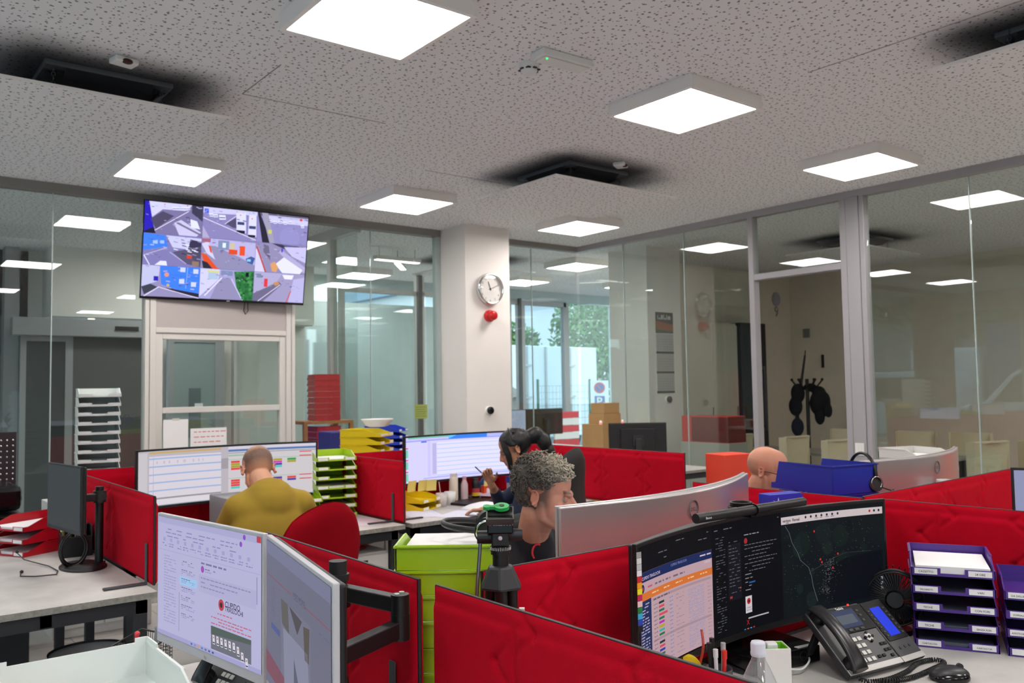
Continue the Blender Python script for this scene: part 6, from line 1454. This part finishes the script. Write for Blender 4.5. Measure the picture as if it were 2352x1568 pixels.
CUPP = [(0, .003), (.034, 0), (.04, .09), (.037, .09), (.031, .006), (0, .006)]
def straw(t): MB().tube([(.0, 0, .01), (-.01, 0, .1), (-.02, .0, .17)], .003, 6).obj('stirrer', mat('pinkish', '#d8b8b8', .5), t)
pot('cup', 'white printed cup with a stirrer, left of two cups', 'cup', 3.27, 4.93, CUPP, mat('cup_print', '#d4ccc8', .6, var=.12, vscale=60), straw, 'white cups on the desk of the woman')
pot('cup', 'white cup, right of two cups beside the bottles', 'cup', 3.36, 4.96, CUPP, WPL, lambda t: MB().cyl((0, 0, .082), (0, 0, .085), .036).obj('lid', PAPER, t), 'white cups on the desk of the woman')
BOT = [(0, .002), (.024, 0), (.026, .02), (.026, .12), (.014, .15), (.012, .155)]
def capx(col, z=.155, r=.015): return lambda t: MB().cyl((0, 0, z), (0, 0, z+.022), r, n=18).obj('cap', mat('cap_'+col[1:], col, .5), t)
pot('bottle', 'cream plastic bottle standing tallest behind the cups', 'bottle', 3.46, 5.06, [(0, .002), (.03, 0), (.032, .02), (.032, .17), (.028, .18)], mat('cream_bottle', '#d8ccb8', .5), capx('#cfc8bc', .18, .028), 'bottles behind the cups')
pot('bottle', 'slim pink-capped lotion bottle behind the cups', 'bottle', 3.54, 5.04, BOT, mat('pink_bottle', '#c8b0b4', .4), capx('#c8949c'), 'bottles behind the cups')
pot('bottle', 'black can with a coloured striped label', 'can', 3.64, 5.04, [(0, .002), (.027, 0), (.027, .13), (.022, .14)], BLK, lambda t: (MB().lathe([(.0275, .03), (.0275, .055)], 20).obj('yellow_band', mat('band_y', '#d8b828', .5), t), MB().lathe([(.0275, .056), (.0275, .085)], 20).obj('red_band', mat('band_r', '#b83848', .5), t), MB().cyl((0, 0, .14), (0, 0, .155), .02).obj('cap', DGREY, t)), 'bottles behind the cups')
t = thing('medicine_box', 'small orange box with white mark beside the black can', 'box', (3.78, 4.98, DZ+.02)); t.location = (3.75, 5.06, DZ); MB().box(-.035, .035, -.02, .02, 0, .095).obj('box_body', mat('orange_box', '#e8501c', .5), t, .003); MB().box(-.012, .016, -.0215, -.02, .03, .075).obj('white_mark', PAPER, t)
t = thing('blue_disc', 'blue round disc behind the small orange box', 'disc', (3.8, 5.13, DZ)); MB().cyl((0, -.006, .09), (0, .006, .09), .058, n=32).cyl((0, 0, 0), (0, 0, .035), .02).obj('disc', mat('disc_blue', '#2f6aa8', .5), t, .002)
t = thing('storage_tub', 'pale tub with blue lid near the lifted hand of the woman', 'tub', (4.0, 5.0, DZ)); MB().box(-.07, .07, -.05, .05, 0, .1).obj('tub', mat('tub_pale', '#b0aab0', .4), t, .006); MB().box(-.074, .03, -.054, .054, .1, .145).obj('lid', mat('tub_blue', '#27479a', .5), t, .005)
# under the desk and on the floor
for i, (cl, nm) in enumerate((('#d8301c', 'red-orange'), ('#e07030', 'orange'), ('#4878a8', 'blue'))):
    tag(MB().box(-.16, .16, -.12, .12, 0, .012).obj('folder', mat('fold%d' % i, cl, .6), None, .003, loc=(2.36+i*.05, 4.75, .602+i*.0135), rz=.3*i), '%s folder on the pedestal under the desk right of the red chair' % nm, 'folder', 'folders under the desk')

# small things at the back
t = thing('hanging_notice', 'small yellow notice hanging on the dark post behind the glass', 'sign', (6.12, 9.68, 1.17))
MB().box(-.11, .09, 0, .006, 0, .19).obj('card', mat('notice_yellow', '#b9bf3c', .6), t)
mb = MB()
for i in range(5): mb.box(-.09, .07-.02*(i % 2), -.001, 0, .03+i*.03, .038+i*.03)
mb.obj('print_lines', mat('olive_print', '#7d8030', .7), t)
for x, y, w in ((6.745, 6.93, 'left'), (7.035, 6.875, 'right')):
    t = thing('signal_lamp', 'small white lamp with red light %s of the upper cartons' % w, 'lamp', (x-.005, y-.02, 1.1312), 0, 'red-lit lamps by the cartons')
    MB().lathe([(.018, 0), (.02, .03), (.012, .045), (0, .047)], 18).obj('housing', WPL, t); MB().ell((-.012, -.012, .014), .008).obj('light', emit('red_led', '#ff2018', 6), t)
tag(MB().box(-.1, .1, -.06, .06, 0, .1).obj('storage_box', WPL, None, .004, loc=(4.83, 6.85, 1.001)), 'small white box at the right end of the sideboard', 'box')
tag(MB().lathe([(0, 0), (.03, 0), (.035, .09), (.03, .09), (0, .01)], 20).obj('cup', mat('red_cup', '#c8343a', .4), None, loc=(4.97, 6.75, 1.001)), 'small red cup beside the white box on the sideboard', 'cup')
# ------------------------------------------------------------------ people
def skinmat(n):
    m = mat(n, '#ffffff', .5, spec=.4, attr=True); b = m.node_tree.nodes['Principled BSDF']
    b.inputs['Subsurface Weight'].default_value = .12; b.inputs['Subsurface Radius'].default_value = (.02, .008, .004); b.inputs['Subsurface Scale'].default_value = .3
    return m
SKIN = skinmat('skin')
def headM(c, F, pitch=0, roll=0, s=1.0):
    rz = atan2(F[0], -F[1])
    return Matrix.Translation(c) @ Matrix.Rotation(rz, 4, 'Z') @ Matrix.Rotation(pitch, 4, 'X') @ Matrix.Rotation(roll, 4, 'Y') @ Matrix.Scale(s, 4)
def head(mb, M, neck_to, nr=.056, fem=False, nose=1.0):
    e = lambda c, r: mb.ell(c, r, 24, 16, M=M)
    k = lambda p, q, r, r2=None: mb.cap(p, q, r, r2, M=M)
    e((0, .016, .036), (.075, .094, .084)); e((0, -.02, .045), (.064, .07, .07))
    e((0, -.034, -.028), (.060 if not fem else .056, .058, .082)); e((0, -.03, -.066), (.050 if not fem else .044, .048, .036)); e((0, -.043, -.03), (.044 if not fem else .04, .052, .072))
    k((-.012, -.070, -.097), (.012, -.070, -.097), .018, .018); e((0, -.080, -.098), (.015, .013, .015))
    k((-.036, -.083, .018), (-.012, -.09, .014), .009, .01); k((.036, -.083, .018), (.012, -.09, .014), .009, .01)
    k((0, -.088, .012), (0, -.110*nose, -.028), .008, .0105); k((0, -.083, .008), (0, -.093, -.034), .0105, .015); e((0, -.110*nose, -.036), (.011, .013, .010)); e((-.011, -.1, -.038), (.0075, .010, .0075)); e((.011, -.1, -.038), (.0075, .010, .0075))
    for s in (-1, 1):
        e((s*.036, -.062, -.026), (.021, .022, .019)); k((s*.050, .0, -.03), (s*.043, -.012, -.07), .016, .017); k((s*.043, -.012, -.07), (s*.013, -.068, -.098), .017, .017); e((s*.022, -.055, -.06), (.026, .032, .034))
        # ear: dish, rim and lobe
        mb.ell((s*.075, .018, -.006), (.006, .015, .024), 14, 10, M=M)
        rim = [(s*(.082+.004*abs(sin(t))), .019-.016*cos(t)*.9, -.003+.024*sin(t)) for t in [(-1.9+i*.42) for i in range(11)]]
        mb.tube(rim, .0042, 8, M=M); mb.ell((s*.078, .012, -.028), (.005, .007, .008), 10, 8, M=M)
    k((-.017, -.083, -.064), (0, -.0905, -.0635), .0055, .007); k((.017, -.083, -.064), (0, -.0905, -.0635), .0055, .007); k((-.013, -.083, -.0745), (0, -.089, -.075), .0055, .0075); k((.013, -.083, -.0745), (0, -.089, -.075), .0055, .0075)
    k((0, -.096, -.05), (0, -.091, -.06), .006)
    n0 = M @ Vector((0, .022, -.06)); mb.cap(n0, neck_to, nr, nr*1.12); mb.cap(M @ Vector((0, -.012, -.07)), Vector(neck_to)+(M.to_3x3() @ Vector((0, -.01, .0))), nr*.75, nr*.85)
def handm(mb, wrist, fwd, back, curl=.5, side=1, s=1.0, spread=1.0):
    f = Vector(fwd).normalized(); b = Vector(back); b = (b-f*b.dot(f)).normalized(); l = b.cross(f)*side
    H = Matrix((f, l, b)).transposed().to_4x4(); H.translation = wrist; H = H @ Matrix.Scale(s, 4)
    mb.ell((.045, .0, 0), (.05, .037, .014), 16, 10, M=H); mb.ell((.07, .0, .002), (.026, .039, .013), 16, 10, M=H); mb.ell((.03, .022, -.006), (.03, .018, .015), 12, 8, M=H)
    mb.cap((-.03, 0, 0), (.02, 0, 0), .024, .022, M=H)
    for i, (y, L, r) in enumerate(((.029, .072, .0088), (.0095, .08, .0088), (-.0105, .074, .0085), (-.029, .058, .0075))):
        p = Vector((.086-.006*abs(i-1), y, .0)); a = 0; ang = (1.5-i)*.05*spread
        for j, fr in enumerate((.45, .3, .25)):
            a -= curl*(.7+.35*j)*(1+.08*i); d = Vector((cos(a)*cos(ang), cos(a)*sin(ang), sin(a))); q = p+d*L*fr
            mb.cap(p, q, r*(1-.08*j), r*(.93-.08*j), 10, M=H); p = q
    p = Vector((.018, .032, -.006)); d = Vector((.62, .62, -.3)).normalized()
    for fr, r in ((.038, .0115), (.03, .0095)):
        q = p+d*fr; mb.cap(p, q, r, r*.9, 10, M=H); p = q; d = (d+Vector((.5, -.35, -.15))).normalized()
def inv(M, co):
    Mi = np.array(M.inverted()); return co @ Mi[:3, :3].T + Mi[:3, 3]
def sm(x, a, b): t = np.clip((x-a)/(b-a), 0, 1); return t*t*(3-2*t)
def paint_head(me, M, base, lip='#a5605c', stubble=.0, hairmask=None, haircol='#2a2220'):
    B = np.array(lin(base)); Lp = np.array(lin(lip)); Hc = np.array(lin(haircol))
    def fn(co):
        p = inv(M, co); x, y, z = p[:, 0], p[:, 1], p[:, 2]; c = np.tile(B, (len(co), 1))
        inh = (np.abs(x) < .1) & (z > -.13) & (z < .14) & (np.abs(y) < .14)
        rnd = .5+.5*np.sin(x*900)*np.sin(y*870+1)*np.sin(z*910+2)
        red = np.exp(-(((np.abs(x)-.04)/.025)**2+((z+.03)/.03)**2))*(y < -.03)*.35+np.exp(-((x/.015)**2+((z+.035)/.015)**2))*(y < -.08)*.3+(np.abs(x) > .07)*(np.abs(z) < .05)*(np.abs(y-.015) < .04)*.4
        red = red*inh; c = c*(1-np.outer(red, [.0, .35, .3]))
        lm = np.exp(-((x/.024)**2)**2-(((z+.0685)/.009)**2)**2)*(y < -.078)*inh; c = c*(1-lm[:, None])+Lp*lm[:, None]
        if stubble:
            s = (sm(-z, .035, .06)*sm(-y, -.03, .0)*(1-lm))*inh*stubble*(z > -.13); c = c*(1-s[:, None]*np.array([.38, .36, .32]))
        bw = np.exp(-(((np.abs(x)-.028)/.018)**2)**2-(((z-.024+.1*(np.abs(x)-.028)**2*40)/.0055)**2)**2)*(y < -.07)*inh*.85; c = c*(1-bw[:, None])+Hc*bw[:, None]
        if hairmask is not None:
            h = hairmask(x, y, z)*inh*(.75+.25*rnd); c = c*(1-h[:, None])+Hc*h[:, None]
        return c
    paint(me, fn)
def eyes(parent, M, iris='#3a2a20', lid=SKIN):
    for s in (-1, 1):
        m1 = MB().ell((s*.030, -.0755, -.002), .0108, 18, 12, M=M); o = m1.obj('eye', mat('eye_white', '#928a82', .3), parent)
        MB().ell((s*.030, -.0855, -.003), (.0056, .0028, .0056), 14, 8, M=M).obj('iris', mat('iris_'+iris[1:], iris, .15), o)
        cl = MB().grid(lambda u, v: (s*.030+.0135*sin((u-.5)*2.6), -.0762-.0130*cos((u-.5)*2.6)*cos(v*1.62-.48), -.001+.0130*sin(v*1.62-.48)), 12, 8, M=M)
        mm = cl.obj('eyelid', mat('eyelid_skin', '#a8745e', .55), parent)
def cloth_obj(name, parent, prims, m, voxel=.008, smooth=22, label=None):
    mb = MB()
    for p in prims:
        if len(p) == 2: mb.ell(p[0], p[1], 20, 14)
        else: mb.cap(p[0], p[1], p[2], p[3] if len(p) > 3 else p[2], 18)
    me = evalmesh(mb, m, voxel, smooth); o = mobj(name, me, parent)
    if label: o['label'] = label
    return o
def legs(parent, P, F, Rt, m, shoe=(0, 0, 0), floor=0, knee_f=.42):
    F = Vector(F); Rt = Vector(Rt); P = Vector(P); pr = [(P, (.17, .15, .13))]
    for s in (-1, 1):
        h = P+Rt*s*.09; k = P+F*knee_f+Rt*s*.13+Vector((0, 0, -.03)); a = Vector((k.x, k.y, .1))+F*.0
        pr += [(h, k, .085, .06), (k, a, .058, .042)]
    o = cloth_obj('trousers', parent, pr, m, .012, 4)
    for s in (-1, 1):
        a = P+F*knee_f+Rt*s*.13; a.z = .035; MB().cap(a-F*.05, a+F*.14, .038, .032).obj('shoe', mat('shoe_dark', '#1c1b1b', .5), parent)
JEANS = mat('dark_trousers', '#23262e', .9); BLKC = mat('black_cotton', '#131315', .9, bump=.3, bscale=500)
V3 = Vector
# --- man in the mustard shirt (seen from behind)
p = thing('person', 'seated man in a mustard T-shirt seen from behind, head bowed over his desk', 'person', (0, 0, 0))
F = V3((.17, .985, 0)); Rt = V3((.985, -.17, 0)); P0 = V3((1.69, 3.98, .53)); C = V3((1.675, 4.05, .955)); N = V3((1.665, 4.10, 1.09))
HM = headM((1.665, 4.175, 1.16), F, R_(38), R_(0), 1.0)
shL, shR = C+Rt*-.15+V3((0, 0, .04)), C+Rt*.15+V3((0, 0, .04))
elL, haL = V3((1.515, 4.26, .83)), V3((1.55, 4.60, .785)); elR, haR = V3((2.0, 4.25, .83)), V3((2.08, 4.50, .785))
mb = MB(); head(mb, HM, N, .053)
mb.cap(N, C, .05, .07); mb.cap(C, P0, .08, .1)
for s_, e_, h_, sd in ((shL, elL, haL, -1), (shR, elR, haR, 1)):
    mb.cap(s_, e_, .05, .042); mb.cap(e_, h_, .042, .028); handm(mb, h_, (h_-e_)+V3((0, .05, -.0)), (0, 0, 1), .35, sd)
me = evalmesh(mb, SKIN, .0042, 7)
def short_hair(x, y, z):
    bald = np.clip(1.5*np.exp(-((x/.05)**2+((y-.035)/.06)**2))*(z > .06), 0, 1)
    h = sm(y, -.055, -.02)*sm(z, -.035, .02)*(1-(np.abs(x) > .068)*(np.abs(z) < .04)*(y < .045))
    return np.clip(h*(1-.8*bald), 0, 1)*.88
paint_head(me, HM, '#d09a7c', hairmask=short_hair, haircol='#3a322e'); mobj('body', me, p); eyes(p, HM)
SH = mat('mustard_cotton', '#9c8026', .92, bump=.35, bscale=400, var=.04)
cloth_obj('t_shirt', p, [(C+V3((0, 0, .02)), (.18, .115, .11)), (C+V3((0, -.01, -.1)), (.2, .13, .22)), (P0+V3((0, 0, .08)), (.19, .15, .16)), (N+V3((0, -.02, -.045)), C+V3((0, 0, .05)), .078, .13),
    (N+V3((0, -.01, -.03)), shL, .055, .066), (N+V3((0, -.01, -.03)), shR, .055, .066), (shL, shL.lerp(elL, .82), .070, .062), (shR, shR.lerp(elR, .82), .070, .062)], SH)
legs(p, P0, F, Rt, JEANS)
# watch on the left wrist
MB().torus((0, 0, 0), .032, .008, 'y', 24, 8, M=Matrix.Translation(haL.lerp(elL, .2)) @ Matrix.Rotation(-.4, 4, 'Z')).obj('watch', BLK, p)

# --- curly-haired man behind the silver monitor
p = thing('person', 'man with curly grey hair and black T-shirt looking at his silver monitor', 'person', (0, 0, 0))
F = V3((.62, -.785, 0)); hc = V3((1.86, 2.185, 1.192)); HM = headM(hc, F, R_(7), R_(2), .97)
P0 = V3((2.03, 2.62, .53)); C = V3((1.985, 2.42, .92)); N = V3((1.895, 2.29, 1.045)); Rt = V3((-.93, -.36, 0)); Fb = V3((.36, -.93, 0))
shL, shR = C-Rt*.185+V3((0, 0, .09)), C+Rt*.185+V3((0, 0, .09))
elR, haR = V3((1.72, 2.22, .82)), V3((1.88, 2.16, .785)); elL, haL = V3((2.28, 2.3, .82)), V3((2.2, 2.2, .785))
mb = MB(); head(mb, HM, N, .05, nose=1.06); mb.cap(N, C, .05, .07); mb.cap(C, P0, .08, .1)
for s_, e_, h_, sd in ((shL, elL, haL, -1), (shR, elR, haR, 1)):
    mb.cap(s_, e_, .05, .042); mb.cap(e_, h_, .042, .028); handm(mb, h_, (h_-e_), (0, 0, 1), .3, sd)
me = evalmesh(mb, SKIN, .0031, 7)
def side_hair(x, y, z): return sm(y, -.05, -.01)*sm(z, -.06, -.02)*(1-(np.abs(x) > .07)*(z < .035)*(y < .045))*.9
paint_head(me, HM, '#c0876f', stubble=.55, hairmask=side_hair, haircol='#3c3632'); mobj('body', me, p); eyes(p, HM)
HAIRA = mat('hair', '#ffffff', .75, attr=True, var=.2, vscale=80)
def scalp(n, seed, keep, rr=(.08, .1, .088)):
    rg = random.Random(seed); out = []
    while len(out) < n:
        d = V3((rg.gauss(0, 1), rg.gauss(0, 1), rg.gauss(0, 1))).normalized(); q = V3((d.x*rr[0], .016+d.y*rr[1], .036+d.z*rr[2]))
        if keep(q): out.append((q, d))
    return out
def curl_keep(q): return (q.z > -.06 and q.y > -.01 and not (abs(q.x) > .05 and q.z < .03 and q.y < .045)) or (q.z > .062 and q.y > -.075) or (q.z > .03 and q.y > -.03)
rg = random.Random(21); mb = MB()
for q, d in scalp(420, 5, curl_keep): k = max(0, min(1, (q.z-.03)/.07)); mb.ell(q*1.0-d*.004, .010+.008*k, 8, 6, M=HM)
hm = evalmesh(mb, HAIRA, .005, 2)
def hcol(co):
    pz_ = inv(HM, co); t = sm(pz_[:, 2]-.55*pz_[:, 1], .055, .125); n = .8+.35*np.sin(pz_[:, 0]*310)*np.sin(pz_[:, 1]*290)*np.sin(pz_[:, 2]*300)
    return (np.array(lin('#4e4740'))*(1-t[:, None])+np.array(lin('#9c927f'))*t[:, None])*n[:, None]
paint(hm, hcol); hb = mobj('hair', hm, p)
mb = MB()
for q, d in scalp(760, 8, curl_keep):
    k = max(0, min(1, (q.z-.02)/.07))
    if k < .15 and rg.random() < .5: continue
    a = d.orthogonal().normalized(); b = d.cross(a); r = .0045+.005*k*rg.random(); t0 = rg.uniform(0, 6.28); pts = []
    hh = (.004+.022*k)*rg.uniform(.5, 1.1); tl = V3((rg.uniform(-1, 1), rg.uniform(-1.5, .3), rg.uniform(-.3, .6)))*.007
    for i in range(9): u = i/8; pts.append(q+d*(hh*u+.004)+tl*u+(a*cos(t0+u*8)+b*sin(t0+u*8))*r)
    g = max(0, min(1, (q.z-.8*q.y-.05)/.10))*rg.uniform(.5, 1.1); c1 = lin('#575049'); c2 = lin('#d3c9b4'); mb.tube(pts, .0021, 4, M=HM, col=tuple(c1[j]*(1-g)+c2[j]*g for j in range(3)))
mb.obj('curls', HAIRA, hb)
ts = cloth_obj('t_shirt', p, [(C+V3((0, 0, .07)), (.19, .13, .11)), (C+V3((0, 0, -.1)), (.19, .15, .22)), (P0+V3((0, 0, .08)), (.19, .16, .16)), (N+V3((.01, .02, -.045)), C+V3((0, 0, .05)), .084, .13),
    (N+V3((.02, .03, -.02)), shL, .062, .075), (N+V3((.015, .03, -.012)), shR, .066, .075), (shL, shL.lerp(elL, .8), .074, .064), (shR, shR.lerp(elR, .8), .074, .064)], BLKC, label='black T-shirt with a small red curved mark')
legs(p, P0, Fb, Rt, JEANS)
from mathutils.bvhtree import BVHTree
bv = BVHTree.FromPolygons([v.co for v in ts.data.vertices], [tuple(q.vertices) for q in ts.data.polygons]); mk = []
for i in range(12):
    a = 1.1+i*.26; o_ = V3((1.66, 1.98, .995+.026*sin(a)))+V3((.78, -.62, 0))*(.018*cos(a)); hit = bv.ray_cast(o_, V3((.63, .77, 0)).normalized(), 2)
    if hit[0]: mk.append(hit[0]+hit[1]*.002)
if len(mk) > 3: MB().tube(mk, [.0035]*len(mk), 6).obj('red_mark', mat('print_red', '#d83040', .7), ts)
# --- woman beside the lavender monitor
p = thing('person', 'woman with dark tied hair and navy denim jacket leaning over papers', 'person', (0, 0, 0))
F = V3((-.80, .60, 0)); hc = V3((3.185, 4.005, 1.19)); HM = headM(hc, F, R_(22), 0, .93)
P0 = V3((3.34, 3.98, .53)); C = V3((3.34, 4.0, .88)); N = V3((3.25, 4.0, 1.045)); Rt = V3((.55, .83, 0)); Fb = V3((-.55, .83, 0))
shL, shR = C-Rt*.15+V3((0, 0, .10)), C+Rt*.15+V3((0, 0, .10))
elL, haL = V3((3.28, 4.08, .80)), V3((3.215, 4.36, .79)); elR, haR = V3((3.3, 4.3, .83)), V3((3.16, 4.22, .975))
mb = MB(); head(mb, HM, N, .044, True, .97); mb.cap(N, C, .045, .06); mb.cap(C, P0, .07, .09)
mb.cap(shL, elL, .042, .036); mb.cap(elL, haL, .036, .023); handm(mb, haL, V3((-.35, .45, -.05)), (0, .2, 1), .35, -1, .92)
mb.cap(shR, elR, .042, .036); mb.cap(elR, haR, .036, .022); handm(mb, haR, V3((-.35, -.1, .75)), (.5, .6, .2), .85, 1, .92)
me = evalmesh(mb, SKIN, .004, 6); paint_head(me, HM, '#b98568', '#9c5050', hairmask=lambda x, y, z: sm(y, -.03, .01)*sm(z, -.05, .0)*(1-(np.abs(x) > .07)*(z < .03)*(y < .04)), haircol='#14100f'); mobj('body', me, p); eyes(p, HM)
DH = mat('dark_hair', '#100d0d', .45, spec=.5)
mb = MB()
for q, d in scalp(420, 14, lambda q: (q.z > -.055 and q.y > .0 and not (abs(q.x) > .05 and q.z < .02 and q.y < .04)) or (q.z > .07 and q.y > -.07) or (q.z > .035 and q.y > -.03)): mb.ell(q, .012, 8, 6, M=HM)
mb.ell((0, .15, .03), (.05, .065, .055), M=HM); mb.ell((0, .19, -.03), (.045, .05, .07), M=HM); mb.ell((0, .2, -.10), (.035, .04, .06), M=HM)
hb = mobj('hair', evalmesh(mb, DH, .006, 4), p)
mb = MB()
for s in (-1, 1):
    for i in range(7):
        o_ = i*.003; mb.tube([(s*(.035+.002*i), -.062+o_, .09), (s*(.064+.001*i), -.068+o_*1.4, .045), (s*(.068), -.068+o_*1.6, -.015), (s*.06, -.074+o_*1.5, -.06), (s*.055, -.088+o_, -.12-.006*(i % 4))], [.007, .0065, .0055, .004, .001], 6, M=HM)
mb.obj('loose_strands', DH, hb)
MB().torus((0, .13, .04), .028, .007, 'y', 20, 6, M=HM).obj('hair_tie', mat('hair_tie', '#8a2038', .7), hb)
hsx = MB().torus((0, .01, .03), .094, .004, 'y', 30, 6, a0=.3, a1=pi-.3, M=HM @ Matrix.Diagonal((1, 1, 1.12, 1))).obj('headset_band', DGREY, p)
DEN = mat('navy_denim', '#1c2740', .85, bump=.3, bscale=350, var=.1)
cloth_obj('denim_jacket', p, [(C+V3((0, 0, .06)), (.15, .13, .11)), (C+V3((0, 0, -.1)), (.16, .15, .22)), (P0+V3((0, 0, .08)), (.17, .16, .15)), (N+V3((.03, 0, -.045)), C+V3((0, 0, .05)), .066, .12), (N+V3((.035, .0, -.01)), N+V3((-.01, .01, -.005)), .052, .046),
    (N+V3((0, 0, -.06)), shL, .05, .064), (N+V3((0, 0, -.06)), shR, .05, .064), (shL, elL, .064, .05), (shR, elR, .062, .048), (elL, elL.lerp(haL, .45), .05, .04), (elR, elR.lerp(haR, .55), .048, .036)], DEN)
legs(p, P0, Fb, Rt, JEANS)
MB().cyl(haR+V3((-.06, -.0, .06)), haR+V3((-.085, .04, .1)), .004, n=8).obj('pen_in_hand', BLK, p)

# --- bald man at the right
p = thing('person', 'bald man with dark-rimmed glasses and black top behind the blue trays', 'person', (0, 0, 0))
F = V3((.40, -.917, 0)); hc = V3((3.62, 2.54, 1.122)); HM = headM(hc, F, R_(12), 0, .98)
P0 = V3((3.68, 2.88, .52)); C = V3((3.66, 2.74, .84)); N = V3((3.62, 2.62, .99)); Rt = V3((-.93, -.36, 0)); Fb = V3((.2, -.98, 0)); 
shL, shR = C-Rt*.185+V3((0, 0, .07)), C+Rt*.185+V3((0, 0, .07))
elL, haL, elR, haR = V3((3.95, 2.55, .80)), V3((3.95, 2.36, .78)), V3((3.4, 2.5, .80)), V3((3.5, 2.34, .78))
mb = MB(); head(mb, HM, N, .057); mb.cap(N, C, .05, .07); mb.cap(C, P0, .08, .1)
for s_, e_, h_, sd in ((shL, elL, haL, -1), (shR, elR, haR, 1)):
    mb.cap(s_, e_, .05, .042); mb.cap(e_, h_, .042, .028); handm(mb, h_, (h_-e_), (0, 0, 1), .3, sd)
me = evalmesh(mb, SKIN, .004, 6); paint_head(me, HM, '#cb8d72', stubble=.35, hairmask=lambda x, y, z: sm(y, -.02, .02)*sm(z, -.05, -.02)*(1-sm(z, .03, .06))*.25*(1-(np.abs(x) > .07)*(y < .04)), haircol='#5a463c'); mobj('body', me, p); eyes(p, HM)
SK2 = MB()
gl = MB()
for s in (-1, 1):
    gl.tube([(s*(.03+.024*cos(t)), -.098+.006*abs(cos(t)), .0+.017*sin(t)) for t in [k*pi/10 for k in range(20)]], .0022, 6, closed=True, M=HM)
    gl.tube([(s*.054, -.095, .004), (s*.072, -.07, .006), (s*.08, .0, .006), (s*.081, .02, -.002)], .0024, 6, M=HM)
gl.tube([(-.008, -.1, .004), (0, -.103, .006), (.008, -.1, .004)], .002, 6, M=HM); gl.obj('glasses', mat('glasses_dark', '#22262a', .3), p)
cloth_obj('black_top', p, [(C+V3((0, 0, .06)), (.2, .13, .11)), (C+V3((0, 0, -.1)), (.19, .15, .22)), (P0+V3((0, 0, .08)), (.19, .16, .16)), (N+V3((0, .03, -.03)), C+V3((0, 0, .05)), .078, .13),
    (N+V3((0, .02, -.04)), shL, .055, .072), (N+V3((0, .02, -.04)), shR, .055, .072), (shL, elL, .074, .06), (shR, elR, .074, .06), (elL, elL.lerp(haL, .7), .055, .045), (elR, elR.lerp(haR, .7), .055, .045)], BLKC)
legs(p, P0, Fb, Rt, JEANS, knee_f=.4)
